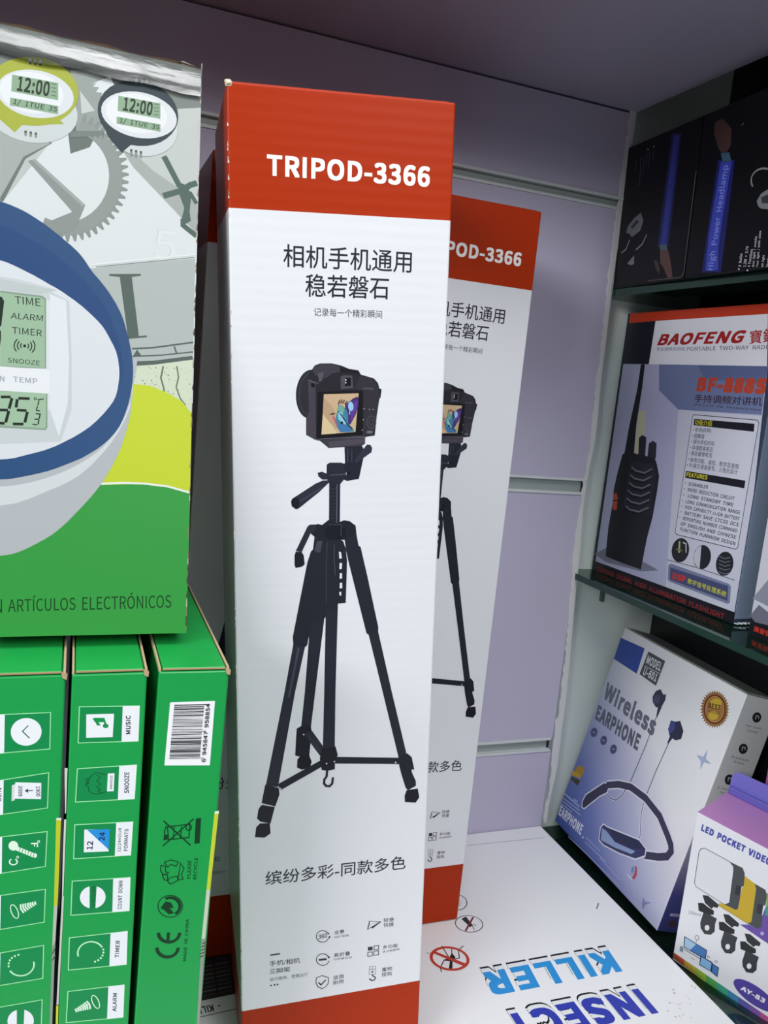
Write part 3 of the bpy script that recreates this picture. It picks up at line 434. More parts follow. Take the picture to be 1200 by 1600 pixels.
('p','8b948f',[237,173,237.6,170,236.8,169.5,235.1,171.8]),
('p','8b948f',[234.6,171.5,234.7,168.4,234,168,232.5,170.6]),
('p','8b948f',[232,170.3,231.8,167.2,231,167,229.9,169.7]),
('p','8b948f',[229.3,169.5,228.8,166.4,228,166.3,227.2,169.2]),
('p','8b948f',[226.7,169.1,225.8,166,225,166,224.6,169]),
('p','8b948f',[224.1,169.1,222.9,166.1,222.1,166.2,222,169.3]),
('p','8b948f',[221.5,169.4,220,166.6,219.3,166.7,219.5,169.9]),
('p','8e9691',[211.8,198.2,214.6,199.6,234.9,183.5,230.4,179]),
('p','a3aaa6',[213.4,198.9,214.6,199.6,234.9,183.5,233.7,182.6]),
('p','8e9691',[218.4,172.4,230.4,179.9,234.9,183.5,231,171.7,224.4,168.8]),
('p','dfe5e5',[235.4,236.6,238,237.9,236.3,235.8,238.9,236,237.7,233.6,240.3,233.9,239.7,231.4,245,238.3,243.4,241.7,240.1,239.8]),
('p','c9cfcb',[231.2,232.8,237.5,225.3,232.2,222.9]),
('p','7b857f',[227.5,214.2,239.5,216.7,240.9,215,228.1,211.6]),
('p','76807a',[227.5,214.2,229.5,214.6,228.8,211.2]),
('p','76807a',[229.5,214.6,231.5,215.1,230.9,211.6]),
('p','76807a',[231.5,215.1,233.6,215.5,232.9,212]),
('p','76807a',[233.6,215.5,235.6,215.9,235,212.4]),
('p','76807a',[235.6,215.9,237.7,216.3,237,212.8]),
('p','76807a',[237.7,216.3,239.8,216.8,239.1,213.2]),
('p','76807a',[239.8,216.8,241.9,217.2,241.2,213.7]),
('s','4f665e',2.55,[266.9,211,274.2,198.5],0),
('s','4f665e',2.57,[267.1,193.1,274.8,196.8,278.7,200.1,281.7,201.6],0),
('p','4f665e',[273.3,200.6,277.3,199.6,279.3,195.6,278.7,188.2,279.4,183.9,277.2,182.1,275.2,183.2,276.4,189.2,274,195.2]),
('s','4f665e',2.29,[276,184.2,276.1,181.3,282.1,177.3],0),
('s','4f665e',1.72,[278.5,196.9,281.7,192.2],0),
('t','cfd6d6','5',263.29,164.32,9.35,0.23,0.15,13.49,-0.012),
('t','e3e8e8','5',263.84,164.11,9.36,0.23,0.16,13.50,-0.014),
('p','b4bdb9',[235,155.4,250.5,159.9,281.8,167.1,282,121,256.6,115.9,255,124.7,251.2,137.5,245.6,146.9]),
('s','e6ebea',0.83,[237.5,157.7,250.5,161,281.5,168.8],0),
('s','8a938f',0.28,[240.1,157.3,253.2,160.6,281.5,167.6],0),
('p','54635d',[245.4,154.9,258.6,156.8,258.7,156,254.9,154.9,258.6,129.3,261.8,130,262.1,129.2,253.6,127.4,254.1,128.3,249.9,154.2,245.7,154.1]),
('s','54635d',0.72,[255.9,123.4,265,124.9,282,129.1],0),
('s','54635d',0.56,[256.2,120.1,267.8,121.8,282.1,124.8],0),
('s','54635d',1.81,[256.6,117,265.2,118.2,281.9,122.1],0),
('p','54635d',[256.2,119.8,258,123.3,260.2,120.5]),
('s','54635d',0.68,[273.7,126.4,274.9,123.4],0),
('p','d5dfc6',[256.6,115.9,265.2,117.3,282,121.3,282.1,96.6,271.5,106,256.9,107.5]),
('p','5c6a55',[265.6,108.7,266,108.6,265.9,108.3,265.5,108.4]),
('p','74806a',[265.7,106.2,266.2,106.1,266,105.8,265.7,105.9]),
('p','3c4a3a',[268,112,268.2,111.9,268.1,111.7,267.9,111.8]),
('p','5c6a55',[269.8,114.7,270.2,114.6,270.1,114.3,269.7,114.4]),
('p','5c6a55',[263.9,115.7,264.2,115.6,264.1,115.3,263.8,115.4]),
('p','74806a',[261.4,108.3,261.8,108.3,261.7,108,261.4,108.1]),
('p','74806a',[279.8,112.1,280.1,112,280,111.8,279.7,111.8]),
('p','74806a',[263.9,105.1,264.1,105.1,264,104.9,263.8,105]),
('p','74806a',[267.9,108.1,268.1,108,268,107.9,267.8,107.9]),
('p','3c4a3a',[261.6,108.9,262.1,108.8,262,108.5,261.5,108.6]),
('p','3c4a3a',[261.3,107.2,261.5,107.2,261.4,107.1,261.3,107.1]),
('p','5c6a55',[268.8,109.3,269.1,109.2,269,109,268.8,109.1]),
('p','3c4a3a',[266.4,108.9,266.7,108.9,266.6,108.6,266.3,108.7]),
('p','5c6a55',[274.5,111.2,274.7,111.1,274.7,110.9,274.4,111]),
('p','74806a',[278.1,101.5,278.5,101.4,278.4,101.1,278,101.2]),
('p','3c4a3a',[266,116.4,266.4,116.3,266.3,116,266,116.1]),
('p','5c6a55',[264.3,110.6,264.8,110.5,264.6,110.1,264.2,110.2]),
('p','74806a',[280.6,101.5,280.9,101.5,280.8,101.3,280.6,101.3]),
('p','74806a',[272.6,111.4,272.8,111.4,272.8,111.3,272.6,111.3]),
('p','3c4a3a',[266.4,110.7,266.6,110.6,266.5,110.5,266.4,110.5]),
('p','3c4a3a',[271.8,111.8,272.2,111.7,272.1,111.4,271.7,111.5]),
('p','74806a',[266.3,112.6,266.8,112.5,266.6,112.2,266.2,112.3]),
('p','5c6a55',[260.6,110.1,261.1,110,261,109.6,260.6,109.7]),
('p','5c6a55',[267.7,103.7,268,103.7,267.9,103.4,267.7,103.5]),
('p','3c4a3a',[280.7,110.4,281.2,110.3,281.1,110,280.6,110.1]),
('p','5c6a55',[271.4,113.3,271.9,113.2,271.8,112.8,271.4,112.9]),
('p','5c6a55',[263.1,116.3,263.5,116.2,263.4,115.9,263,116]),
('p','3c4a3a',[268.9,113,269.2,112.9,269.2,112.7,268.9,112.8]),
('p','3c4a3a',[273.3,101.6,273.6,101.6,273.5,101.4,273.3,101.5]),
('p','74806a',[276.3,102.8,276.4,102.8,276.4,102.7,276.2,102.7]),
('p','3c4a3a',[270.6,113.6,270.9,113.5,270.8,113.3,270.5,113.3]),
('p','5c6a55',[263,113.5,263.2,113.5,263.2,113.3,263,113.4]),
('p','74806a',[264.3,109.4,264.6,109.4,264.5,109.2,264.2,109.2]),
('p','3c4a3a',[278.3,101.1,278.7,101,278.6,100.7,278.2,100.8]),
('p','5c6a55',[275.5,112.4,275.8,112.3,275.7,112.1,275.4,112.1]),
('p','5c6a55',[272.1,105.8,272.2,105.7,272.2,105.6,272.1,105.6]),
('p','3c4a3a',[266,107.3,266.3,107.3,266.2,107,265.9,107.1]),
('p','3c4a3a',[257.4,111.4,257.7,111.4,257.6,111.1,257.3,111.2]),
('p','5c6a55',[278.7,107.4,278.9,107.4,278.8,107.3,278.7,107.3]),
('p','74806a',[271.6,106.5,272.1,106.4,271.9,106.1,271.5,106.2]),
('p','5c6a55',[269,104.1,269.2,104.1,269.2,103.9,268.9,103.9]),
('p','5c6a55',[273.8,105.5,274.2,105.4,274.1,105,273.7,105.1]),
('p','74806a',[277.1,116.7,277.5,116.6,277.4,116.3,277,116.4]),
('p','5c6a55',[276.1,107.3,276.4,107.2,276.3,106.9,276,107]),
('p','74806a',[279.1,115.3,279.4,115.2,279.3,115,279,115.1]),
('p','5c6a55',[279,99.1,279.3,99,279.2,98.8,278.9,98.9]),
('p','3c4a3a',[271.4,104.7,271.6,104.7,271.6,104.5,271.4,104.6]),
('p','3c4a3a',[263.5,115.6,263.6,115.6,263.6,115.4,263.5,115.5]),
('p','5c6a55',[265.2,111.4,265.3,111.4,265.3,111.3,265.2,111.3]),
('p','3c4a3a',[273.9,116.8,274.3,116.7,274.2,116.4,273.8,116.5]),
('p','3c4a3a',[272.2,104.3,272.3,104.2,272.3,104.1,272.1,104.1]),
('p','3c4a3a',[281.4,103.6,281.7,103.5,281.7,103.3,281.4,103.4]),
('p','74806a',[271.9,110.8,272.1,110.8,272,110.6,271.8,110.7]),
('p','74806a',[262.4,110.4,262.7,110.4,262.6,110.1,262.3,110.2]),
('p','74806a',[258.9,115.6,259.2,115.5,259.1,115.3,258.8,115.4]),
('p','3c4a3a',[266.8,108.7,267,108.6,266.9,108.5,266.8,108.6]),
('p','74806a',[264.8,109.4,265.1,109.4,265,109.1,264.7,109.2]),
('p','3c4a3a',[266,116.1,266.4,116,266.3,115.8,266,115.8]),
('p','74806a',[271,106.9,271.2,106.8,271.1,106.7,270.9,106.7]),
('p','3c4a3a',[270.3,113.9,270.5,113.9,270.4,113.8,270.3,113.8]),
('p','3c4a3a',[263.4,108,263.7,108,263.6,107.7,263.3,107.8]),
('p','5c6a55',[276.9,102,277.2,101.9,277.1,101.7,276.9,101.7]),
('p','3c4a3a',[261.6,109,261.9,108.9,261.8,108.6,261.5,108.7]),
('p','74806a',[270.8,116.7,271.2,116.6,271.1,116.3,270.7,116.4]),
('p','5c6a55',[271.4,113.6,271.8,113.5,271.7,113.2,271.3,113.3]),
('p','74806a',[280.3,116,280.7,116,280.6,115.7,280.3,115.8]),
('p','5c6a55',[274.5,116.7,274.7,116.7,274.6,116.5,274.5,116.6]),
('p','74806a',[273.5,113.8,273.7,113.8,273.6,113.6,273.5,113.7]),
('p','5c6a55',[268.9,114.1,269.3,114,269.2,113.7,268.8,113.8]),
('p','74806a',[265.6,113.8,265.9,113.8,265.8,113.6,265.6,113.6]),
('s','6e7b66',0.72,[269.3,117.1,268.4,111.9,269.9,107,269.7,102.1],0),
('s','6e7b66',0.62,[275.1,117.7,276,112.7,275.1,108.3,276.9,103.6,279.4,100.4],0)]),
('clock','printed_yellow_field','bright yellow field','xz',[
('p','c9d92f',[256.9,108.1,264.1,107.9,271.6,105.4,278,102,282.1,97.1,282.5,61.2,269.5,64,243,63.4,250.3,79.7])]),
('clock','printed_green_field','green lower field','xz',[
('p','36a043',[0,0,282.5,0,282.5,61.5,272.7,64.2,261.3,64.8,243,63.4,39.5,63.4,0,64.2]),
('s','f1f5ec',0.87,[245.1,64.1,253.4,64.9,262.7,65,272.7,64.2,282.5,61.8],0)]),
('clock','printed_yellow_clock','small yellow clock','xz',[
('e','cfd6d4',213.20,219.53,17.40,0.34,-1.61,-13.34),
('e','aab33a',212.91,228.30,17.79,1.92,-0.89,-14.99),
('p','aab33a',[194.5,218.2,200.7,213.6,206.4,209.3,209,212.9,225.3,216.8,214.9,226.8]),
('e','dde2e4',213.93,227.42,14.87,0.12,-1.40,-10.33),
('e','e9edee',212.43,227.64,12.32,0.10,-1.21,-8.92),
('p','8fae8e',[204.6,233.6,222.5,234.1,222.7,226.6,204.5,226.4]),
('p','8fae8e',[204.2,223.7,222.8,224.1,222.9,220.5,204.2,220.3]),
('t','1f2f24','12:00',206.54,227.00,12.39,0.29,0.51,6.57,0.02),
('s','46604a',0.32,[219.7,233.2,221.8,233.2],0),
('s','46604a',0.32,[219.8,231.5,221.8,231.6],0),
('s','46604a',0.32,[219.9,229.9,221.9,229.9],0),
('s','46604a',0.32,[219.9,228.2,221.9,228.2],0),
('t','38513f','1/ 1TUE 35',205.29,220.70,16.87,0.22,0.39,2.82,0.01),
('e','c9cfcf',211.23,241.18,0.64,0.15,0.04,-1.15),
('e','59615e',211.27,240.08,0.54,0.13,0.02,-0.60),
('e','8d9794',210.57,209.63,0.54,0.11,0.04,-1.09),
('e','4e5654',210.54,210.45,0.49,0.10,0.02,-0.54),
('e','c9cfcf',213.21,241.32,0.64,0.15,0.04,-1.16),
('e','59615e',213.25,240.22,0.54,0.13,0.02,-0.60),
('e','8d9794',212.54,209.62,0.54,0.11,0.04,-1.09),
('e','4e5654',212.52,210.44,0.49,0.10,0.02,-0.55),
('e','c9cfcf',215.20,241.46,0.65,0.15,0.04,-1.16),
('e','59615e',215.24,240.36,0.55,0.13,0.02,-0.61),
('e','8d9794',214.52,209.62,0.54,0.11,0.04,-1.09),
('e','4e5654',214.50,210.44,0.49,0.10,0.02,-0.55)]),
('clock','printed_navy_clock','small navy clock','xz',[
('e','d3d9d8',257.25,221.83,15.01,-0.84,-2.50,-12.78),
('e','2c3b42',255.58,228.10,16.74,-0.83,-2.89,-14.82),
('p','2c3b42',[240.2,221.1,243.5,214.7,249,209,252.6,213.1,260.7,215.3,264.9,223.4]),
('e','dfe4e6',256.00,227.33,15.91,-0.18,-1.69,-10.35),
('e','ebeeef',254.91,227.67,12.88,-0.14,-1.42,-8.74),
('p','8fae8e',[246.9,234,264.7,234.5,264.9,227.4,246.8,227.2]),
('p','8fae8e',[246.5,224.6,265,225,265.1,221.6,246.5,221.4]),
('t','1f2f24','12:00',248.82,227.74,12.31,0.29,0.54,6.25,0.02),
('s','46604a',0.31,[262,233.6,264,233.7],0),
('s','46604a',0.31,[262,232,264,232.1],0),
('s','46604a',0.31,[262.1,230.5,264.1,230.5],0),
('s','46604a',0.31,[262.1,228.9,264.1,228.9],0),
('t','38513f','1/ 1TUE 35',247.55,221.74,16.76,0.22,0.40,2.69,0.01),
('e','c9cfcf',254.20,242.52,0.70,0.16,0.03,-1.15),
('e','59615e',254.23,241.37,0.54,0.12,0.02,-0.57),
('e','8d9794',253.02,209.76,0.59,0.12,0.04,-1.42),
('e','4e5654',252.98,210.90,0.53,0.11,0.02,-0.57),
('e','c9cfcf',256.37,242.67,0.70,0.16,0.03,-1.15),
('e','59615e',256.40,241.52,0.54,0.12,0.02,-0.58),
('e','8d9794',255.04,209.73,0.59,0.12,0.04,-1.43),
('e','4e5654',255.00,210.87,0.54,0.11,0.02,-0.57),
('e','c9cfcf',258.54,242.83,0.71,0.16,0.03,-1.15),
('e','59615e',258.58,241.67,0.54,0.12,0.02,-0.58),
('e','8d9794',257.07,209.70,0.59,0.12,0.04,-1.43),
('e','4e5654',257.03,210.84,0.54,0.11,0.02,-0.57)]),
('clock','printed_large_clock','large white clock with a blue rim','xz',[
('p','b9bfc2',[207,33,209,33.2,211,33.6,212.9,34.2,214.8,35,217.2,36.2,220.3,38,223.7,40.1,226.8,42.3,229.4,44.7,231.9,47.2,234.2,49.9,236.5,52.6,238.8,55.4,241.2,58.4,243.5,61.6,245.6,64.9,247.4,68.3,249.2,71.8,250.8,75.4,252.2,79,253.4,82.8,254.4,86.6,255.3,90.4,255.9,94,256.4,97.6,256.6,101.4,256.8,104.9,256.9,108.1,257.4,111.4,258.1,115.2,258.2,118.2,256.5,119.3,253.5,117.4,250,113.6,246.1,109.4,241.7,106.7,235,105.4,225.4,104.4,214.7,103.7,204.5,103.3,181.3,103.2,141.2,103.1,101.2,103.2,78,103.3,67.8,103.7,57.1,104.4,47.5,105.4,40.8,106.7,36.4,109.4,32.5,113.6,29,117.4,26,119.3,24.3,118.2,24.4,115.2,25.1,111.4,25.6,108.1,25.7,104.9,25.9,101.4,26.1,97.6,26.6,94,27.2,90.4,28.1,86.6,29.1,82.8,30.3,79,31.7,75.4,33.3,71.8,35.1,68.3,36.9,64.9,39,61.6,41.3,58.4,43.7,55.4,46,52.6,48.3,49.9,50.6,47.2,53.1,44.7,55.7,42.3,58.8,40.1,62.2,38,65.3,36.2,67.7,35,69.6,34.2,71.5,33.6,73.5,33.2,75.5,33,96.8,33,141.2,33,185.7,33]),
('p','d9dee0',[206,61.2,211.5,61.9,217.1,63.3,222.3,65.1,227,67,231.3,69.2,235.6,71.8,239.4,74.5,242.6,77.1,245.2,79.7,247.5,82.6,249.6,85.7,251.3,88.7,253,91.9,254.4,95.4,255.5,98.7,256.3,101,256.6,103.4,256.8,106.2,256.8,108.2,256.6,108,256.4,105.8,256.4,102.9,256.2,99.7,255.6,96.8,254.5,93.6,252.9,89.9,251,86,248.9,82.4,246.5,78.8,243.6,75.1,240.6,71.5,237.7,68.6,234.9,66.3,231.9,64.2,228.7,62.4,225.4,60.8,221.5,58.8,216.8,56.4,211.5,54.4,206.3,53.4,184,53.2,141.2,53.1,98.5,53.2,76.2,53.4,71,54.4,65.7,56.4,61,58.8,57.1,60.8,53.8,62.4,50.6,64.2,47.6,66.3,44.8,68.6,41.9,71.5,38.9,75.1,36,78.8,33.6,82.4,31.5,86,29.6,89.9,28,93.6,26.9,96.8,26.3,99.7,26.1,102.9,26.1,105.8,25.9,108,25.7,108.2,25.7,106.2,25.9,103.4,26.2,101,27,98.7,28.1,95.4,29.5,91.9,31.2,88.7,32.9,85.7,35,82.6,37.3,79.7,39.9,77.1,43.1,74.5,46.9,71.8,51.2,69.2,55.5,67,60.2,65.1,65.4,63.3,71,61.9,76.5,61.2,98.8,61.1,141.2,61,183.7,61.1]),
('p','28507f',[205.9,64.1,208.3,64.3,210.7,64.7,213.1,65.3,215.4,65.9,218,66.6,221,67.5,224,68.5,226.9,69.7,229.9,71.1,233.4,72.8,236.9,74.6,240,76.7,242.9,78.8,245.6,81.2,248,83.7,250.1,86.4,251.8,89.2,253.1,92.3,254.1,95.5,255,98.7,255.7,102.1,256.3,105.9,256.6,109.5,256.7,112.8,256.6,115.8,256.2,118.8,255.7,121.8,255,124.7,254.3,127.9,253.3,131.3,252.3,134.6,251.2,137.5,250,139.9,248.7,142.3,247.2,144.6,245.6,146.9,243.8,149.2,241.8,151.5,239.8,153.6,238.3,155.3,237.2,156.8,236.1,158.4,235.1,159.8,234,161.1,233,162.2,231.9,163.2,230.7,164.2,229.6,165.1,227.8,166.4,225.3,168.3,222.5,170.2,220,171.9,217.8,173.2,215.5,174.5,213.2,175.7,211,176.7,208.7,177.5,206.5,178.2,204.2,178.8,201.9,179.2,187.4,180.5,157.6,183.2,126.4,186.3,107.3,188.7,106.4,190.1,115.9,191.1,129.6,191.5,141.2,191.7,152.9,191.5,166.6,191.1,176.1,190.1,175.1,188.7,156.1,186.3,124.9,183.2,95.1,180.5,80.6,179.2,78.3,178.8,76,178.2,73.8,177.5,71.5,176.7,69.3,175.7,67,174.5,64.7,173.2,62.5,171.9,60,170.2,57.2,168.3,54.7,166.4,52.9,165.1,51.8,164.2,50.6,163.2,49.5,162.2,48.5,161.1,47.4,159.8,46.4,158.4,45.3,156.8,44.2,155.3,42.7,153.6,40.7,151.5,38.7,149.2,36.9,146.9,35.3,144.6,33.8,142.3,32.5,139.9,31.3,137.5,30.2,134.6,29.2,131.3,28.2,127.9,27.5,124.7,26.8,121.8,26.3,118.8,25.9,115.8,25.8,112.8,25.9,109.5,26.2,105.9,26.8,102.1,27.5,98.7,28.4,95.5,29.4,92.3,30.7,89.2,32.4,86.4,34.5,83.7,36.9,81.2,39.6,78.8,42.5,76.7,45.6,74.6,49.1,72.8,52.6,71.1,55.6,69.7,58.5,68.5,61.5,67.5,64.5,66.6,67.1,65.9,69.4,65.3,71.8,64.7,74.2,64.3,76.6,64.1,97.7,64.1,141.2,64.1,184.8,64.1]),
('p','20487c',[205.6,71.7,209.3,72.2,213,73.3,216.5,74.7,220,76.3,223.6,77.9,227.5,79.9,231.3,82,234.7,84.2,237.8,86.6,240.8,89.1,243.6,91.8,245.9,94.6,247.9,97.9,249.5,101.5,250.7,105,251.6,107.6,252.1,109.7,252.3,111.8,252.4,113.9,252.4,116,252.1,118.3,251.7,120.7,251.2,123.2,250.5,125.6,249.4,128.7,248,132.7,246.3,136.8,244.5,140.3,242.7,143,240.5,145.6,238.2,148,235.9,150.3,233.6,152.5,231.1,154.6,228.6,156.6,226,158.5,223.2,160.3,220.4,162,217.5,163.6,214.5,165,211.6,166.4,208.5,167.7,205.4,168.8,202.2,169.3,182,169.3,141.2,169.4,100.5,169.3,80.3,169.3,77.1,168.8,74,167.7,70.9,166.4,68,165,65,163.6,62.1,162,59.3,160.3,56.5,158.5,53.9,156.6,51.4,154.6,48.9,152.5,46.6,150.3,44.3,148,42,145.6,39.8,143,38,140.3,36.2,136.8,34.5,132.7,33.1,128.7,32,125.6,31.3,123.2,30.8,120.7,30.4,118.3,30.1,116,30.1,113.9,30.2,111.8,30.4,109.7,30.9,107.6,31.8,105,33,101.5,34.6,97.9,36.6,94.6,38.9,91.8,41.7,89.1,44.7,86.6,47.8,84.2,51.2,82,55,79.9,58.9,77.9,62.5,76.3,66,74.7,69.5,73.3,73.2,72.2,76.9,71.7,98.4,71.6,141.2,71.6,184.1,71.6]),
('p','dfe4e8',[205.6,72.3,208.4,72.6,211.1,73.2,213.7,74.1,216.3,75,219,75.9,221.6,76.8,224.1,77.9,226.6,79.1,229.4,80.8,233,83,236.5,85.5,239.7,88.1,242.4,90.9,245.1,94.1,247.3,97.2,248.9,99.8,249.9,102.4,250.5,105.2,250.8,108,251,110.3,251,112.5,250.8,114.8,250.5,116.9,250.2,118.6,249.8,120,249.4,121.4,248.8,122.7,248.2,124,247.3,125.6,246.2,127.6,244.9,129.8,243.5,131.8,241.8,133.6,239.9,135.4,237.9,137.1,236.3,138.4,234.8,139.6,233.3,140.6,231.8,141.7,230.3,142.6,228.8,143.5,227.4,144.4,225.9,145.2,224.4,146,222.1,147,218.9,148.6,215.5,150.2,212.5,151.4,210.1,152.4,207.7,153.3,205.3,154.1,202.7,154.6,194.6,155.5,178.4,157.2,159.1,158.8,141.2,159.6,123.4,158.8,104.1,157.2,87.9,155.5,79.8,154.6,77.2,154.1,74.8,153.3,72.4,152.4,70,151.4,67,150.2,63.6,148.6,60.4,147,58.1,146,56.6,145.2,55.1,144.4,53.7,143.5,52.2,142.6,50.7,141.7,49.2,140.6,47.7,139.6,46.2,138.4,44.6,137.1,42.6,135.4,40.7,133.6,39,131.8,37.6,129.8,36.3,127.6,35.2,125.6,34.3,124,33.7,122.7,33.1,121.4,32.7,120,32.3,118.6,32,116.9,31.7,114.8,31.5,112.5,31.5,110.3,31.7,108,32,105.2,32.6,102.4,33.6,99.8,35.2,97.2,37.4,94.1,40.1,90.9,42.8,88.1,46,85.5,49.5,83,53.1,80.8,55.9,79.1,58.4,77.9,60.9,76.8,63.5,75.9,66.2,75,68.8,74.1,71.4,73.2,74.1,72.6,76.9,72.3,98,72.2,141.3,72.2,184.5,72.2]),
('p','cdd5d6',[203,147.9,210.2,147.6,224.6,145.2,222.7,144.1,229.8,141.2,231.6,116.7,232.3,94.9,228.5,81.1,205.4,78.6,205.1,87.5,223.8,94.3,222.3,140.2,203.2,141.5]),
('p','e6ebee',[222.2,142.9,228.6,141,230.6,116.6,230.7,97.5,227.7,83.2,223.8,94.3]),
('p','c3cccb',[203,146.8,224.7,144.9,217.8,142.4,203.2,142.6]),
('p','8da38e',[203.2,142,219.3,141.9,220.8,140.8,221.8,111.4,204.3,110.2]),
('p','9fbf9f',[203.2,141.2,218.8,141.1,220.2,140.2,221.3,111.6,204.3,110.7]),
('p','8da38e',[204.6,101,222.6,101.5,223.1,86.7,222.4,85.5,205.1,85.4]),
('p','a3c3a3',[204.6,101,222.1,101.1,222.5,86.9,221.9,86.2,205.1,86.2]),
('p','edf0f2',[204.3,110.6,223.3,111,223.7,100.9,204.6,100.6]),
('t','16271c','TIME',209.03,137.25,9.76,0.10,-0.28,3.16,0),
('t','16271c','ALARM',207.56,130.88,12.17,0.28,0.13,2.50,0),
('t','16271c','TIMER',208.40,124.75,11.33,0.01,-0.18,2.69,0),
('t','16271c','SNOOZE',207.06,112.47,12.22,-0.05,0.02,1.96,0),
('t','aab0b6','TEMP',209.43,104.69,9.25,-0.10,-0.16,2.22,0.012),
('t','aab0b6','N',204.49,104.42,1.67,-0.03,-0.08,2.26,0.012),
('e','16271c',213.23,120.03,0.58,0.06,0.02,-0.64),
('a','16271c',0.43,213.23,120.03,1.53,0.05,-0.04,-1.49,-42,42),
('a','16271c',0.43,213.23,120.03,1.53,0.05,-0.04,-1.49,138,222),
('a','16271c',0.43,213.23,120.03,2.73,0.08,-0.08,-2.65,-42,42),
('a','16271c',0.43,213.23,120.03,2.73,0.08,-0.08,-2.65,138,222),
('a','16271c',0.43,213.23,120.03,3.93,0.12,-0.11,-3.80,-42,42),
('a','16271c',0.43,213.23,120.03,3.93,0.12,-0.11,-3.80,138,222),
('p','16271c',[201.6,138.3,203.1,139.2,203.8,139.6,204.9,137.8,204.2,127.7,203.7,126.9,202,128.1]),
('p','16271c',[201.7,125.8,203.3,126.4,204.1,125.1,204.2,122.3,204,119,201.9,120.2]),
('s','16271c',1.11,[205,98,208.7,98.3],0),
('s','16271c',1.11,[209.2,97.9,208.3,93.4],0),
('s','16271c',1.11,[204.7,92.6,207.9,92.8],0),
('s','16271c',1.11,[208.2,92.5,207.2,87.6],0),
('s','16271c',1.1,[203.8,87.2,206.8,87.2],0),
('s','16271c',1.12,[211.6,98,215.9,98.2],0),
('s','16271c',1.12,[211.2,97.6,210.9,94.1],0),
('s','16271c',1.12,[211.2,93.1,214.9,93.1],0),
('s','16271c',1.12,[215.2,92.6,214.4,88.1],0),
('s','16271c',1.11,[209.9,87.2,213.9,87.4],0),
('a','16271c',0.26,218.03,98.33,0.42,0.03,0.02,-0.46,0,360),
('s','16271c',0.44,[218.9,98,221.3,98.5],0),
('s','16271c',0.44,[219.5,97.8,219.1,95.7],0),
('s','16271c',0.44,[219,95.3,218.6,93.7],0),
('s','16271c',0.44,[218.5,93.5,220,93.4],0),
('s','16271c',0.49,[218.4,92.1,220.3,92.1],0),
('s','16271c',0.49,[220.1,92,219.8,90.1],0),
('s','16271c',0.49,[218,89.8,219.8,89.9],0),
('s','16271c',0.49,[219.7,89.6,219.5,87.8],0),
('s','16271c',0.49,[217.3,87.6,219.2,87.5],0)]),
('clock','printed_spanish_line','dark green capitals','xz',[
('t','124a1e','ARTÍCULOS',210.74,9.97,25.81,0.63,-0.23,6.77,0.002),
('t','124a1e','ELECTRÓNICOS',239.20,10.43,36.53,0.71,-0.23,7.25,0.002),
('t','124a1e','N',205.66,9.77,2.88,0.09,-0.19,5.44,0.002)]),
('clock','worn_edge','brown worn cardboard edge','xz',[
('p','4a4436',[282.5,179.3,282,179.8,282.2,183,282.5,182.3]),
('p','4a4436',[282.5,91.1,281.9,91.6,282.2,93.9,282.5,94.1]),
('p','c8c0a8',[282.5,216.5,282.2,217,282.2,221,282.5,219.5]),
('p','8c8066',[282.5,54.6,282,55.1,282.2,56.4,282.5,57.6]),
('p','8c8066',[282.5,8.4,282.1,8.9,282.2,11.4,282.5,11.4]),
('p','c8c0a8',[282.5,238.3,281.9,238.8,282.2,239.8,282.5,241.3]),
('p','c8c0a8',[282.5,119.6,281.8,120.1,282.2,122,282.5,122.6]),
('p','8c8066',[282.5,117.4,282.1,117.9,282.2,119.4,282.5,120.4]),
('p','4a4436',[282.5,95.3,281.9,95.8,282.2,98.2,282.5,98.3]),
('p','8c8066',[282.5,140.4,282.1,140.9,282.2,142.4,282.5,143.4]),
('p','8c8066',[282.5,73,282.2,73.5,282.2,77.2,282.5,76]),
('p','4a4436',[282.5,87.5,282.1,88,282.2,89.2,282.5,90.5]),
('p','4a4436',[282.5,5.5,282,6,282.2,9.9,282.5,8.5]),
('p','c8c0a8',[282.5,30,282.1,30.5,282.2,32.8,282.5,33]),
('p','8c8066',[282.5,61,282.2,61.5,282.2,64.7,282.5,64]),
('p','c8c0a8',[282.5,146.1,282.2,146.6,282.2,148.8,282.5,149.1]),
('p','4a4436',[282.5,247.6,281.9,248.1,282.2,249.6,282.5,250.6]),
('p','8c8066',[282.5,91.9,281.9,92.4,282.2,95.6,282.5,94.9]),
('p','8c8066',[282.5,41.5,282.1,42,282.2,43.7,282.5,44.5]),
('p','c8c0a8',[282.5,11.2,282,11.7,282.2,15.6,282.5,14.2]),
('p','8c8066',[282.5,1.6,282,2.1,282.2,5.1,282.5,4.6]),
('p','8c8066',[282.5,43.2,282,43.7,282.2,47.6,282.5,46.2]),
('p','4a4436',[282.5,132,281.8,132.5,282.2,135.6,282.5,135]),
('p','4a4436',[282.5,60.3,282.2,60.8,282.2,63.2,282.5,63.3]),
('p','c8c0a8',[282.5,173.6,282.2,174.1,282.2,176.3,282.5,176.6]),
('p','4a4436',[282.5,15.3,281.9,15.8,282.2,18.1,282.5,18.3]),
('p','8c8066',[282.5,162.9,281.8,163.4,282.2,164.9,282.5,165.9]),
('p','c8c0a8',[282.5,176.9,282,177.4,282.2,180,282.5,179.9]),
('p','4a4436',[282.5,21.5,281.9,22,282.2,23.2,282.5,24.5]),
('p','8c8066',[282.5,250.5,282,251,282.2,254.6,282.5,253.5]),
('p','8c8066',[282.5,54.5,282,55,282.2,57.1,282.5,57.5]),
('p','4a4436',[282.5,107.6,282,108.1,282.2,109.5,282.5,110.6]),
('p','4a4436',[282.5,3.1,281.9,3.6,282.2,7.3,282.5,6.1]),
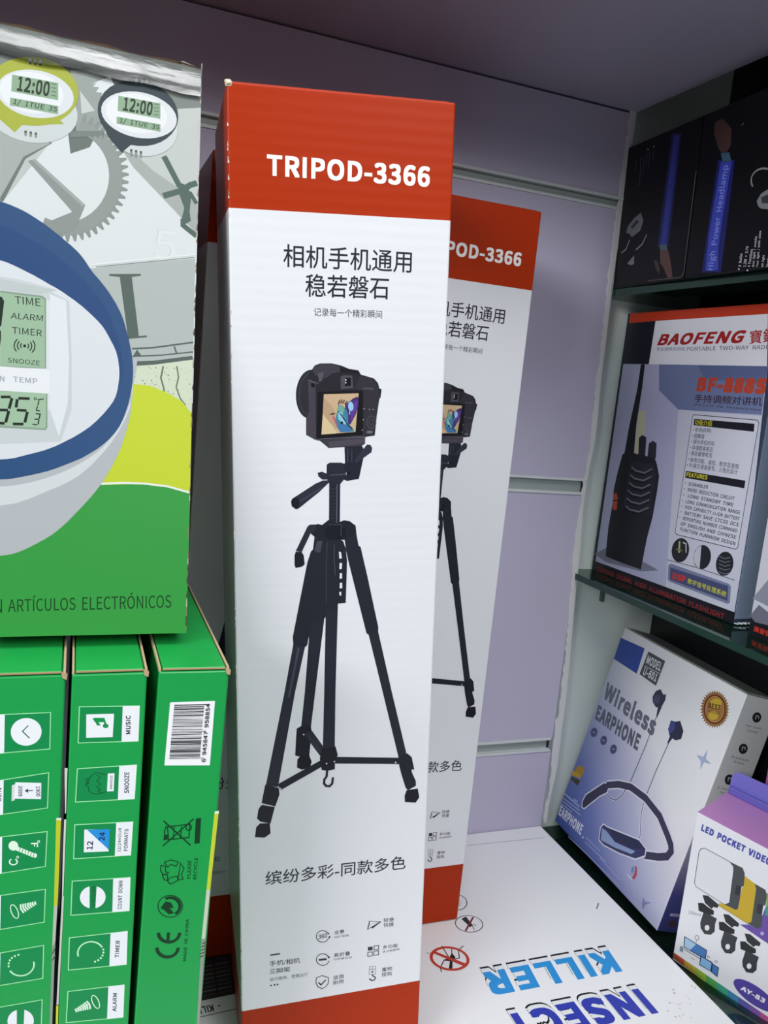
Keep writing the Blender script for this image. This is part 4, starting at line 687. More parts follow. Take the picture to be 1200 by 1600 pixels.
('p','c8c0a8',[282.5,254.2,282.2,254.7,282.2,256.6,282.5,257.2]),
('p','4a4436',[282.5,22.3,281.9,22.8,282.2,24.7,282.5,25.3]),
('p','8c8066',[282.5,33,282,33.5,282.2,36.6,282.5,36]),
('p','c8c0a8',[282.5,203.1,281.9,203.6,282.2,205.4,282.5,206.1]),
('p','8c8066',[282.5,125.3,282.2,125.8,282.2,127.4,282.5,128.3]),
('p','4a4436',[282.5,72.7,281.8,73.2,282.2,74.4,282.5,75.7]),
('p','4a4436',[282.5,195.6,281.9,196.1,282.2,198.8,282.5,198.6]),
('p','c8c0a8',[282.5,227.8,281.8,228.3,282.2,229.7,282.5,230.8]),
('p','8c8066',[282.5,7.2,281.9,7.7,282.2,10.7,282.5,10.2]),
('p','c8c0a8',[282.5,242.8,282.2,243.3,282.2,245.5,282.5,245.8]),
('p','4a4436',[282.5,27.1,282,27.6,282.2,29.6,282.5,30.1]),
('p','8c8066',[282.5,77.9,282.1,78.4,282.2,81.4,282.5,80.9]),
('p','8c8066',[282.5,72.6,282,73.1,282.2,76.3,282.5,75.6]),
('p','8c8066',[282.5,7.1,282.2,7.6,282.2,9,282.5,10.1]),
('p','4a4436',[282.5,90.8,281.8,91.3,282.2,94.1,282.5,93.8]),
('p','4a4436',[282.5,58.8,282.1,59.3,282.2,60.9,282.5,61.8]),
('p','8c8066',[282.5,91.1,282,91.6,282.2,95.1,282.5,94.1]),
('p','8c8066',[282.5,184.8,282.1,185.3,282.2,188.1,282.5,187.8]),
('p','8c8066',[282.5,160.3,282,160.8,282.2,164.6,282.5,163.3]),
('p','8c8066',[282.5,202.1,282.1,202.6,282.2,204.9,282.5,205.1]),
('p','c8c0a8',[282.5,58,282,58.5,282.2,60.9,282.5,61]),
('p','8c8066',[282.5,195.2,282,195.7,282.2,199.6,282.5,198.2]),
('p','8c8066',[282.5,151.5,282.1,152,282.2,155.6,282.5,154.5]),
('p','8c8066',[282.5,174.3,281.8,174.8,282.2,175.9,282.5,177.3]),
('p','4a4436',[282.5,146.7,281.9,147.2,282.2,149.3,282.5,149.7]),
('p','8c8066',[282.5,118,282.1,118.5,282.2,120.1,282.5,121]),
('p','4a4436',[282.5,143,281.9,143.5,282.2,146.9,282.5,146])]),
('gB','printed_icon_panels','white framed icons with label blocks','xz',[
('p','118a4a',[3.2,267.9,26.1,267.1,26.3,251.9,3.3,252.7]),
('s','9fe6a8',0.36,[3.2,267.9,26.1,267.1,26.3,251.9,3.3,252.7],1),
('p','e9edf0',[19.6,267.4,26.1,267.1,26.3,251.9,19.8,252.1]),
('p','118a4a',[3.4,241.7,26.2,241.6,26,226.6,3.2,227.4]),
('s','9fe6a8',0.37,[3.4,241.7,26.2,241.6,26,226.6,3.2,227.4],1),
('p','e9edf0',[19.4,241.6,26.2,241.6,26,226.6,19.5,226.8]),
('p','118a4a',[3.3,217.5,25.9,216.4,25.7,201.4,3.4,202.5]),
('s','9fe6a8',0.37,[3.3,217.5,25.9,216.4,25.7,201.4,3.4,202.5],1),
('p','e9edf0',[19.3,216.7,25.9,216.4,25.7,201.4,19.4,201.7]),
('p','118a4a',[3.2,192.6,26,191.2,26.3,175.8,3.2,177.2]),
('s','9fe6a8',0.38,[3.2,192.6,26,191.2,26.3,175.8,3.2,177.2],1),
('p','e9edf0',[19.2,191.6,26,191.2,26.3,175.8,19.5,176.2]),
('p','118a4a',[3,167,26,166.3,26.3,150.6,3.1,152.1]),
('s','9fe6a8',0.39,[3,167,26,166.3,26.3,150.6,3.1,152.1],1),
('p','e9edf0',[19.2,166.5,26,166.3,26.3,150.6,19.4,151]),
('p','118a4a',[3.3,142.1,25.9,141,26.1,125.3,3.1,127.5]),
('s','9fe6a8',0.39,[3.3,142.1,25.9,141,26.1,125.3,3.1,127.5],1),
('p','e9edf0',[19.4,141.4,25.9,141,26.1,125.3,19.5,125.9]),
('t','2a2d45','MUSIC',23.19,255.12,-0.37,7.99,-1.87,0.12,0.02),
('p','e9edf0',[5.9,264.6,16.4,264.3,16.3,254.3,6.2,254.7]),
('s','14924c',0.77,[13.8,258.5,12.5,262.4,8.8,262.6],0),
('p','14924c',[8.2,262.8,12.9,262.6,12.9,260.9,9.3,261.1]),
('e','14924c',13.40,259.29,1.10,-0.07,0.04,-0.96),
('p','14924c',[8.8,262.4,10.1,261.9,11.5,259.6,10.1,259.7]),
('t','2a2d45','SNOOZE',23.80,229.38,-0.35,9.32,-1.95,0.18,0.015),
('s','0a5c30',0.34,[14.7,238.3,10.5,239.5,8.6,238.1,7.6,235.7,6.7,234.4,7.9,233.6,8,231.9,9.3,230.7,10.9,230.1,13.4,230.4,15.2,231.1],0),
('s','0a5c30',0.31,[10.8,238.6,12.3,237.1,10.9,235.9,12.6,234.3,11,233.3,12.5,232,11.5,231.4,13.4,230.3],0),
('s','0a5c30',0.31,[6.6,237.1,7.8,237.3,6.8,235.7,8.1,235.4,6.7,234.4],0),
('p','e9edf0',[15.1,238.7,17.7,238.6,17.7,230.8,15.1,230.9]),
('t','2a2d45','SNOOZE',17.02,231.59,-0.06,6.15,-0.91,0.08,0.01),
('p','e9edf0',[7,215,16.9,214,16.8,204.2,7.2,204.9]),
('p','2a8fd8',[8.1,214.8,16.9,214.1,16.8,205]),
('t','2a2d45','12',10.48,205.73,0.18,3.77,-2.32,0.28,0.015),
('t','18305a','24',15.06,209.18,0.18,3.78,-2.33,0.27,0.015),
('t','2a2d45','12/24HOUR',21.85,203.40,-0.06,10.73,-1.53,0.18,0.006),
('t','2a2d45','FORMATS',24.39,203.48,-0.11,9.91,-1.54,0.19,0.012),
('e','e9edf0',11.48,184.20,5.02,-0.21,0.58,-5.17),
('p','118a4a',[10,189.9,12.8,189.7,12.7,178.6,10.4,178.8]),
('t','0a4d28','COUNTDOWN',12.43,179.21,-0.13,9.72,-1.51,0.23,0.01),
('t','2a2d45','COUNT DOWN',23.19,177.11,-0.07,12.95,-1.64,0.24,0.012),
('a','bff0c4',0.61,11.63,158.70,5.04,-0.03,0.80,-5.16,170,340),
('e','bff0c4',16.62,159.32,0.41,-0.07,0.02,-0.48),
('e','bff0c4',16.72,157.89,0.41,-0.07,0.02,-0.48),
('e','bff0c4',16.43,156.57,0.41,-0.07,0.02,-0.48),
('e','bff0c4',15.77,155.45,0.41,-0.07,0.02,-0.48),
('e','bff0c4',14.78,154.64,0.41,-0.07,0.02,-0.48),
('e','bff0c4',13.54,154.20,0.41,-0.07,0.02,-0.48),
('t','2a2d45','TIMER',23.08,154.42,0.08,8.01,-1.65,0.29,0.015),
('s','d6f3da',0.67,[6.3,133.2,7,132.6,6.9,131.7],0),
('s','d6f3da',0.67,[7.1,133.7,7.9,132.9,7.8,131.8],0),
('s','d6f3da',0.67,[7.9,134.2,8.7,133.2,8.7,131.9],0),
('s','d6f3da',0.67,[8.6,134.7,9.6,133.5,9.7,131.9],0),
('s','d6f3da',0.67,[9.4,135.2,10.4,133.7,10.6,132],0),
('s','d6f3da',0.67,[10.1,135.7,11.2,134,11.5,132],0),
('s','d6f3da',0.67,[10.9,136.2,12.1,134.3,12.5,132.1],0),
('a','d6f3da',0.37,14.51,135.10,1.26,-3.30,-1.12,-0.37,0,360),
('t','2a2d45','ALARM',23.16,128.77,-0.03,8.72,-1.67,0.34,0.015)]),
('gB','printed_side_overlap','pale strip of the side print','xz',[
('p','c9d0c4',[-1.6,242.4,-0.3,242.3,-0.2,223,-0.6,222.6,-1.4,242.4]),
('p','c9d0c4',[-0.8,220.3,0,220.2,0,186.3,-0.5,186.4,-0.8,205.4]),
('p','c2c9bd',[-0.5,186.4,0.3,186.3,-0.2,136.5,-1,136.7]),
('p','c8d232',[-1.1,136.4,-0.2,136.2,-0.1,124.4,-1,124.6])]),
('gA','printed_icon_panels','white framed icons with label blocks','xz',[
('p','118a4a',[0.2,266.2,23.5,266.1,23.7,250.9,0.1,250.2]),
('s','9fe6a8',0.34,[0.2,266.2,23.5,266.1,23.7,250.9,0.1,250.2],1),
('p','e9edf0',[0.2,266.2,7.2,266.2,7.3,250.4,0.1,250.2]),
('p','118a4a',[0.3,238.6,23.6,240.9,23.6,225.9,0.1,224.3]),
('s','9fe6a8',0.35,[0.3,238.6,23.6,240.9,23.6,225.9,0.1,224.3],1),
('p','e9edf0',[0.3,238.6,7.4,239.3,7.5,224.8,0.1,224.3]),
('p','118a4a',[0.5,215.1,23.8,215.7,23.6,200.5,0.3,199.2]),
('s','9fe6a8',0.36,[0.5,215.1,23.8,215.7,23.6,200.5,0.3,199.2],1),
('p','e9edf0',[0.5,215.1,7.4,215.2,7.6,199.6,0.3,199.2]),
('p','118a4a',[0.8,189.8,23.9,190.4,23.9,175.7,0.6,174.7]),
('s','9fe6a8',0.36,[0.8,189.8,23.9,190.4,23.9,175.7,0.6,174.7],1),
('p','e9edf0',[0.8,189.8,7.5,190,7.6,175,0.6,174.7]),
('p','118a4a',[1,164.2,24,165.2,24.1,150.1,0.8,149.7]),
('s','9fe6a8',0.37,[1,164.2,24,165.2,24.1,150.1,0.8,149.7],1),
('p','e9edf0',[1,164.2,7.9,164.5,8,149.8,0.8,149.7]),
('p','118a4a',[1,139.8,24.2,140.2,24.2,125.2,1,125.1]),
('s','9fe6a8',0.37,[1,139.8,24.2,140.2,24.2,125.2,1,125.1],1),
('p','e9edf0',[1,139.8,8.1,139.9,8.1,125.2,1,125.1]),
('e','e9edf0',14.96,258.59,5.49,0.21,0.58,-5.71),
('s','16603a',0.39,[15.6,261.2,13.6,258.9,16.2,255.9],0),
('p','d4dad8',[10.4,236.8,11.7,237.1,11.6,230.4,10.4,230]),
('p','e9edf0',[11.6,237.9,21,236.8,21.1,229.9,11.2,231.1]),
('t','35384a','2099',12.71,236.34,0.11,-4.50,1.46,-0.13,0.012),
('t','35384a','1900',19.02,235.56,0.24,-4.32,1.56,-0.14,0.012),
('s','35384a',0.33,[15.2,234,18.1,233.9],0),
('p','35384a',[15.1,234,16.2,234.9,16.3,233]),
('t','2a2d45','AUTO',5.22,236.56,0.02,-6.02,1.48,-0.27,0.015),
('s','dff3df',1.66,[12.1,210.1,19.3,205.8],0),
('e','dff3df',11.53,210.95,1.75,-0.21,0.05,-2.07),
('e','dff3df',19.47,205.84,0.85,-0.10,0.03,-1.01),
('s','2f8f55',0.25,[14.1,209.9,13.8,208.4],0),
('s','2f8f55',0.25,[15.1,209.2,14.8,207.7],0),
('s','2f8f55',0.26,[16.1,208.6,15.9,207.1],0),
('s','2f8f55',0.26,[17.2,208,16.9,206.5],0),
('s','2f8f55',0.26,[18.2,207.3,17.9,205.8],0),
('s','2f8f55',0.26,[19.2,206.7,19,205.2],0),
('t','dff3df','F',17.93,211.48,0.13,-1.86,2.56,-0.30,0.015),
('a','dff3df',0.26,20.76,211.71,0.38,-0.04,0.01,-0.45,0,360),
('a','dff3df',0.51,11.70,204.03,1.40,-0.18,0.03,-1.28,-60,240),
('a','dff3df',0.25,13.21,205.82,0.37,-0.05,0.01,-0.44,0,360),
('s','d6f3da',0.63,[20.7,184.1,20.1,184.7,20.2,185.5],0),
('s','d6f3da',0.63,[20,183.6,19.2,184.4,19.3,185.5],0),
('s','d6f3da',0.63,[19.2,183.1,18.4,184.1,18.4,185.4],0),
('s','d6f3da',0.62,[18.4,182.6,17.6,183.8,17.5,185.3],0),
('s','d6f3da',0.62,[17.7,182.1,16.7,183.5,16.6,185.2],0),
('s','d6f3da',0.62,[16.9,181.6,15.9,183.2,15.7,185.2],0),
('s','d6f3da',0.62,[16.1,181.1,15,183,14.8,185.1],0),
('a','d6f3da',0.34,12.67,182.16,-1.08,3.14,1.09,0.37,0,360),
('a','bff0c4',0.58,15.81,157.78,4.73,0.17,0.84,-5.02,-5,160),
('e','bff0c4',11.09,157.97,0.38,-0.07,0.01,-0.46),
('e','bff0c4',11.07,159.34,0.38,-0.07,0.01,-0.46),
('e','bff0c4',11.46,160.57,0.38,-0.07,0.01,-0.46),
('e','bff0c4',12.23,161.56,0.38,-0.07,0.01,-0.46),
('e','bff0c4',13.31,162.22,0.38,-0.07,0.01,-0.46),
('e','bff0c4',14.62,162.50,0.38,-0.07,0.01,-0.46),
('e','e9edf0',16.24,131.96,4.99,-0.50,0.52,-5.45),
('p','118a4a',[14.6,138.2,17.5,137.6,17.4,125.8,14.9,126.3])]),
('gA','printed_side_overlap','yellow and silver strip of the side print','xz',[
('p','bcc62a',[27,220.2,28.8,220,28.8,186.6,27.3,186.8]),
('p','e0e2d0',[27,221.2,28.9,221.1,28.9,220,27,220.2]),
('p','bcc62a',[27.3,186.8,28.8,186.6,28.7,182.3,27.3,182.5]),
('p','b3b9ab',[27.3,182.5,28.7,182.3,28.4,166.5,27.3,163.7]),
('p','8d958b',[27.3,163.7,28.4,166.5,28.4,124.9,27.4,125.1]),
('s','3a423c',0.43,[27.5,160.8,28.6,163.5],0),
('s','3a423c',0.43,[27.6,157.8,28.8,160],0)]),
('gC','barcode_sticker','white sticker with black bars','xz',[
('p','f0f1f3',[5.3,268.1,23.6,268.1,23.6,239.3,4.8,240.5]),
('p','15161c',[7,267,21.1,266.8,21.1,266.3,7.1,266.5]),
('p','15161c',[7,266.2,19.3,266,19.3,265.5,7,265.7]),
('p','15161c',[7,265.5,19.3,265.3,19.3,265.1,7,265.3]),
('p','15161c',[7,265.2,19.3,265,19.3,264.5,7,264.7]),
('p','15161c',[7,264.4,19.3,264.2,19.3,264,7,264.2]),
('p','15161c',[7,264,19.3,263.8,19.3,263.3,7,263.6]),
('p','15161c',[7,263.3,19.3,263.1,19.3,262.9,7,263.1]),
('p','15161c',[6.9,263,19.3,262.7,19.3,262.6,7,262.8]),
('p','15161c',[6.9,262.5,19.3,262.3,19.3,261.8,7,262]),
('p','15161c',[6.9,261.8,19.2,261.6,19.3,261.4,6.9,261.6]),
('p','15161c',[6.9,261.3,19.2,261,19.3,260.9,6.9,261.1]),
('p','15161c',[6.9,260.8,19.2,260.5,19.3,260.4,6.9,260.6]),
('p','15161c',[6.9,260.5,19.2,260.2,19.2,260.1,6.9,260.3]),
('p','15161c',[6.9,260.2,19.2,259.9,19.3,259.7,6.9,260]),
('p','15161c',[6.9,259.7,19.2,259.4,19.2,259.2,6.9,259.5]),
('p','15161c',[6.9,259.3,19.2,259,19.3,258.7,6.9,259]),
('p','15161c',[6.9,258.7,19.2,258.5,19.2,258.2,6.9,258.5]),
('p','15161c',[6.9,258.2,19.2,257.9,19.2,257.7,6.9,258]),
('p','15161c',[6.8,257.7,19.2,257.4,19.2,257,6.9,257.3]),
('p','15161c',[6.8,257.1,19.2,256.8,19.2,256.7,6.8,257]),
('p','15161c',[6.8,256.6,19.2,256.3,19.2,256.2,6.8,256.5]),
('p','15161c',[6.8,256.3,19.2,255.9,19.2,255.6,6.8,256]),
('p','15161c',[6.8,255.7,21,255.3,21,255.2,6.8,255.6]),
('p','15161c',[6.8,255.2,21,254.8,21,254.5,6.8,254.9]),
('p','15161c',[6.8,254.7,19.2,254.4,19.2,254.1,6.8,254.5]),
('p','15161c',[6.8,254.2,19.2,253.8,19.2,253.5,6.8,253.8]),
('p','15161c',[6.8,253.7,19.2,253.3,19.2,253.2,6.8,253.5]),
('p','15161c',[6.8,253.2,19.2,252.8,19.2,252.7,6.8,253.1]),
('p','15161c',[6.8,252.8,19.2,252.5,19.2,252.3,6.8,252.7]),
('p','15161c',[6.7,252.5,19.2,252.1,19.2,251.6,6.8,252]),
('p','15161c',[6.7,251.8,19.2,251.4,19.2,251.3,6.7,251.7]),
('p','15161c',[6.7,251.4,19.2,251,19.2,250.8,6.7,251.2]),
('p','15161c',[6.7,251.1,19.2,250.7,19.2,250.4,6.7,250.8]),
('p','15161c',[6.7,250.7,19.2,250.3,19.2,249.8,6.7,250.2]),
('p','15161c',[6.7,250,19.2,249.6,19.2,249.1,6.7,249.5]),
('p','15161c',[6.7,249.3,19.2,248.9,19.2,248.7,6.7,249.2]),
('p','15161c',[6.7,248.8,19.2,248.4,19.2,248.2,6.7,248.6]),
('p','15161c',[6.7,248.3,19.2,247.8,19.2,247.5,6.7,248]),
('p','15161c',[6.7,247.7,19.1,247.3,19.2,247.1,6.7,247.6]),
('p','15161c',[6.6,247.4,19.1,246.9,19.2,246.6,6.7,247]),
('p','15161c',[6.6,246.9,19.1,246.4,19.2,245.9,6.7,246.4]),
('p','15161c',[6.6,246.3,19.1,245.8,19.2,245.6,6.6,246.1]),
('p','15161c',[6.6,245.9,19.1,245.4,19.1,245.3,6.6,245.8]),
('p','15161c',[6.6,245.6,19.1,245.1,19.1,245,6.6,245.5]),
('p','15161c',[6.6,245.2,19.1,244.7,19.2,244.3,6.6,244.8]),
('p','15161c',[6.6,244.6,19.1,244.1,19.1,243.9,6.6,244.4]),
('p','15161c',[6.6,244.2,19.1,243.7,19.1,243.5,6.6,244]),
('p','15161c',[6.6,243.6,20.9,243,20.9,242.8,6.6,243.4]),
('t','15161c','6 945647 958854',21.65,241.08,0.02,25.93,-1.70,0.11,0.012)]),
('gC','printed_symbols','dark green recycling and safety marks','xz',[
('s','0d3a1e',0.56,[6.1,215.6,18.1,203.2],0),
('s','0d3a1e',0.56,[6.5,204.1,18.6,215.4],0),
('s','0d3a1e',0.45,[7.9,212.7,17.2,213.1,17.2,206.9,8.7,206.8],1),
('p','0d3a1e',[19.5,215.4,21.7,215.5,21.9,203.8,19.7,203.8]),
('a','0d3a1e',0.42,16.74,211.60,1.16,-0.11,0.09,-1.33,0,360),
('s','0d3a1e',0.44,[7.4,213.3,6.7,210.4,7.7,206.9],0),
('p','0d3a1e',[6.7,209,8.1,209.3,8.3,206.9,6.6,206.7]),
('s','0d3a1e',0.36,[10.6,212.5,10.7,207.1],0),
('s','0d3a1e',0.36,[13.7,212.5,13.6,207],0),
('s','0d3a1e',0.39,[7.7,196.6,10.3,197.3,13.5,196,12.7,194.1,10.4,195.3,9.2,194],1),
('s','0d3a1e',0.4,[14.4,195.4,16.1,192.7,15.2,189.8,16.1,187.7,14,187.5,14.2,190.9],1),
('s','0d3a1e',0.4,[13.4,189.5,14,187.5,11,185.9,9.6,187.5,10.4,188.9],1),
('s','0d3a1e',0.39,[7.6,190.7,6.3,192.9,6.4,195.3,8.2,194.6,8.4,192.1,9.8,191.5],1),
('s','0d3a1e',0.39,[7.2,190.8,9.4,190.5,9.5,188,8.2,188.2],1),
('t','0d3a1e','PLEASE',19.25,187.54,-0.25,8.62,-1.55,0.19,0.008),
('t','0d3a1e','RECYCLE',21.83,186.92,-0.19,10.13,-1.47,0.18,0.008),
('a','0d3a1e',0.4,11.54,175.48,5.17,-0.70,0.35,-5.19,0,360),
('a','0d3a1e',1.29,11.54,175.48,4.08,-0.55,0.28,-4.12,-120,60),
('p','0d3a1e',[7.5,175.3,9.3,178.1,11.6,177.3,13.1,174.6,11.3,174.8,13.3,172,11.1,171.8,9.1,174.1]),
('a','0d3a1e',1.45,11.68,155.80,4.53,-0.71,0.30,-4.50,0,180),
('a','0d3a1e',1.44,11.84,162.91,4.51,-0.67,0.30,-4.47,0,180),
('s','0d3a1e',1.3,[11.6,163.1,11.6,158.6],0),
('t','0d3a1e','MADE IN CHINA',20.13,147.96,-0.15,20.27,-1.39,0.23,0.008)]),
('gC','printed_side_overlap','yellow and silver strip of the side print','xz',[
('p','c3cf35',[27.2,217.1,29,217,28.1,181.2,26.5,181.4]),
('p','e6e8d8',[27.3,218,29.1,218.1,29.1,216.8,27.3,216.9]),
('p','c4ccb8',[26.5,181.4,28.1,181.2,27.7,157.6,26.1,157.9]),
('p','8f978c',[26.1,157.9,27.7,157.6,28.3,115.4,27.1,115.6]),
('s','39423a',0.53,[26.6,155.5,28.2,156],0),
('s','39423a',0.53,[26.4,153.9,28.1,154.4],0),
('s','39423a',0.53,[26.3,152.3,27.9,152.7],0),
('s','39423a',0.53,[26.1,150.6,27.8,151.1],0),
('s','39423a',0.53,[26,149,27.6,149.5],0)]),
('insect','printed_title','blue upside down block capitals','xy',[
('t','15161c','KILLER',-42.64,-165.46,-107.95,0.30,-3.37,-22.58,0.055),
('t','e9ecef','KILLER',-43.00,-167.21,-107.65,0.40,-3.34,-22.46,0.05),
('t','2e95dc','KILLER',-43.71,-171.06,-106.99,0.63,-3.30,-22.19,0.035),
('t','15161c','INSECT',-46.72,-205.59,-110.13,0.46,-0.25,-24.35,0.055),
('t','e9ecef','INSECT',-46.82,-207.19,-109.86,0.56,-0.25,-24.22,0.05),
('t','3440b0','INSECT',-47.23,-210.64,-109.25,0.79,-0.23,-23.96,0.035)]),
('insect','printed_mosquito_sign','red ringed crossed mosquito','xy',[
('s','1a1a1e',0.8,[-167.5,-137.7,-167.4,-147.6,-167.3,-153.1],0),
('s','1a1a1e',0.69,[-160.6,-140.8,-165,-150.3],0),
('s','1a1a1e',0.74,[-151.4,-141.4,-157.3,-145.1,-160,-152.8,-165.2,-153],0),
('s','1a1a1e',0.72,[-178.9,-163.1,-178,-158.7,-171.9,-152.1,-167.7,-151.7],0),
('s','55555a',0.51,[-181.9,-142.2,-174.7,-144.6,-168,-150.2],0),
('p','1a1a1e',[-172.2,-152.7,-167.1,-150.5,-163.2,-146.5,-162.5,-151.5,-166.5,-154.7,-170.2,-162.5,-173.2,-162.5,-168.4,-154.3]),
('a','c4402c',2.25,-167.31,-151.44,12.12,-5.58,-5.96,-10.26,0,360),
('p','c4402c',[-177.9,-142.4,-175.4,-141.6,-156.9,-160.3,-159.9,-162.3])]),
('insect','printed_fly_sign',None,'xy',[
('a','4a3034',0.68,-135.68,-119.10,9.88,-3.96,-5.04,-8.77,0,360),
('p','26262b',[-139.2,-112.6,-134.3,-110.5,-133.9,-117.7,-133.6,-121.6,-137.1,-123.2,-137.6,-118.4]),
('s','26262b',0.55,[-134.1,-121.5,-135,-126.7],0),
('s','26262b',0.56,[-132.4,-120.4,-131.5,-122.9],0),
('p','7a2b2a',[-129.6,-112.3,-128,-112.7,-141.6,-126.7,-142.7,-125.7])]),
('insect','printed_spider_sign',None,'xy',[
('a','4a3034',0.73,-133.11,-92.76,6.93,-2.78,-4.88,-8.81,0,360),
('e','26262b',-133.99,-93.40,1.55,-0.34,-0.89,-1.89),
('s','3a3a40',0.53,[-134,-93.4,-130.4,-94.2],0),
('s','3a3a40',0.52,[-134,-93.4,-133,-97.2],0),
('s','3a3a40',0.52,[-134,-93.4,-136.1,-97.9],0),
('s','3a3a40',0.52,[-134,-93.4,-138,-96.1],0),
('s','3a3a40',0.53,[-134,-93.4,-137.6,-92.6],0),
('s','3a3a40',0.53,[-134,-93.4,-135,-89.6],0),
('s','3a3a40',0.53,[-134,-93.4,-131.8,-88.8],0),
('s','3a3a40',0.53,[-134,-93.4,-129.9,-90.7],0)]),
('insect','stray_mark',None,'xy',[
('s','3a3a40',0.81,[-16.5,-119,-19.6,-122.5,-22.7,-125.2],0)]),
('insect','printed_product_picture','dark ruled picture','xy',[
('p','33363b',[-354.6,-112.1,-300.8,-109.9,-300,-148.8,-350.9,-151.1]),
('s','54585e',0.69,[-350.9,-116.8,-301.6,-113.8],0),
('s','8b9096',0.68,[-351.4,-120.8,-302.4,-118],0),
('s','6d7278',0.67,[-351.8,-124.8,-303.3,-122.1],0),
('s','8b9096',0.67,[-352.3,-128.7,-304.1,-126.2],0),
('s','8b9096',0.66,[-352.8,-132.5,-304.9,-130.2],0),
('s','6d7278',0.65,[-353.2,-136.3,-305.7,-134.1],0),
('s','6d7278',0.65,[-353.7,-140.1,-306.5,-138],0),
('s','8b9096',0.64,[-354.1,-143.8,-307.3,-141.8],0),
('s','54585e',0.63,[-354.5,-147.4,-308,-145.6],0),
('s','1a1b1f',1.01,[-331.9,-112.1,-333.9,-150.1],0),
('s','1a1b1f',1.03,[-320.6,-110.8,-323.3,-149.2],0)]),
('insect','printed_caption',None,'xy',[
('t','1d1e22','- KILLS',-333.90,-155.28,-17.62,-0.51,0.23,-6.27,0.02),
('s','8e9196',0.93,[-352.6,-164.6,-319.8,-162.7],0)]),
('insect','dirt_specks','faint beige dirt','xy',[
('p','d6d2c2',[-31.2,-228.5,-30.5,-229,-31.1,-229.3,-31.5,-228.9]),
('p','b9b08f',[-27.1,-230.6,-26.2,-231.3,-26.9,-231.7,-27.6,-231.2]),
('p','b9b08f',[-23.8,-220.2,-22.5,-221.1,-23.5,-221.8,-24.5,-221]),
('p','c9c3ac',[-25.1,-230.2,-24.3,-230.7,-24.9,-231,-25.4,-230.6]),
('p','b9b08f',[-22.5,-217.8,-21.2,-218.7,-22.2,-219.3,-23.1,-218.5]),
('p','d6d2c2',[-23.6,-234.4,-23.2,-234.6,-23.6,-234.8,-23.8,-234.6]),
('p','b9b08f',[-40.3,-233.7,-39.1,-234.5,-40,-235,-40.8,-234.3]),
('p','d6d2c2',[-30.2,-234.3,-29,-235.1,-29.9,-235.6,-30.8,-234.9]),
('p','d6d2c2',[-17.1,-228.1,-16.1,-228.9,-16.9,-229.4,-17.6,-228.7]),
('p','c9c3ac',[-35.5,-239.7,-34.2,-240.5,-35.2,-241.1,-36,-240.3]),
('p','d6d2c2',[-34.3,-226.2,-33.7,-226.6,-34.2,-226.8,-34.6,-226.5]),
('p','d6d2c2',[-28.9,-231.7,-28.3,-232.1,-28.8,-232.4,-29.2,-232]),
('p','b9b08f',[-19.5,-232.3,-18.7,-232.9,-19.4,-233.3,-20,-232.8]),
('p','c9c3ac',[-32,-239.6,-30.9,-240.3,-31.7,-240.7,-32.4,-240.1]),
('p','c9c3ac',[-28.3,-243.2,-27.3,-243.8,-28.1,-244.3,-28.8,-243.7]),
('p','d6d2c2',[-16.7,-225,-15.8,-225.6,-16.5,-226,-17.1,-225.5]),
('p','d6d2c2',[-28.1,-234.6,-27.6,-235,-28,-235.2,-28.4,-234.9]),
('p','d6d2c2',[-21.2,-217.2,-20.3,-217.8,-21,-218.2,-21.5,-217.7]),
('p','b9b08f',[-4.9,-219.9,-3.7,-220.7,-4.7,-221.3,-5.5,-220.5]),
('p','b9b08f',[-5.2,-217.5,-4.4,-218,-5.1,-218.4,-5.6,-217.9]),
('p','c9c3ac',[-6.3,-218,-5.3,-218.7,-6.1,-219.2,-6.8,-218.6]),
('p','b9b08f',[-29.3,-230.3,-28.4,-230.9,-29.1,-231.3,-29.7,-230.8]),
('p','c9c3ac',[-35.6,-241.6,-34.9,-242,-35.4,-242.3,-35.8,-241.9]),
('p','b9b08f',[-33.7,-227.6,-32.4,-228.5,-33.4,-229.1,-34.3,-228.3]),
('p','b9b08f',[-23.8,-221.2,-22.8,-221.9,-23.6,-222.4,-24.3,-221.8]),
('p','b9b08f',[-38.6,-239.6,-37.4,-240.5,-38.3,-241,-39.1,-240.3])]),
('insect','fold_line',None,'xy',[
('s','a9b6c8',0.81,[-88.2,-18.2,-9,-20.7],0)]),
('radio','printed_header','red and white header band','xz',[
('p','aeb0cc',[3,193.8,167.2,193.6,173.7,100.4,174.1,5,-0.1,7.6]),
('p','6d7aa0',[50.9,193.6,167.2,193.6,168.8,157.8,82.3,156.5,55.7,171.4]),
('p','5a688f',[96.4,193.5,167.2,193.6,167.7,180.2,105.8,182.4]),
('p','c6c8d6',[82.3,156.5,169,156.8,173.7,100.4,174.1,5,99.2,7.6]),
('p','c23a1c',[0.3,238.6,158.4,238.5,159.5,230.7,39.6,230.8,1.4,229.7]),
('p','191b28',[1.3,230,38,230.6,37.8,193.5,3.1,193.5]),
('p','e6e7ee',[38.4,230.6,159.4,230.9,166.7,193.1,37.8,193.5]),
('p','191b28',[0.3,238.6,3,238.5,3.4,1,-0.4,0.1]),
('t','a8201c','BAOFENG',44.55,209.42,93.79,0.76,4.41,9.68,0.03),
('t','a8201c','寶鋒',146.63,209.11,24.50,1.49,-1.53,10.20,0.012),
('t','55565f','专业调频对讲机',44.91,204.78,34.93,0.04,-0.39,3.28,0),
('t','55565f','PORTABLE TWO-WAY RADIO',82.02,204.65,86.77,0.72,-0.31,3.17,0.004)]),
('radio','printed_model_name','orange model name with dark line under','xz',[
('t','b8452f','BF-888S',99.26,172.05,69.38,0.69,0.62,11.73,0.05),
('t','3a2030','手持调频对讲机',99.25,163.38,68.55,0.67,-0.67,6.48,0.012),
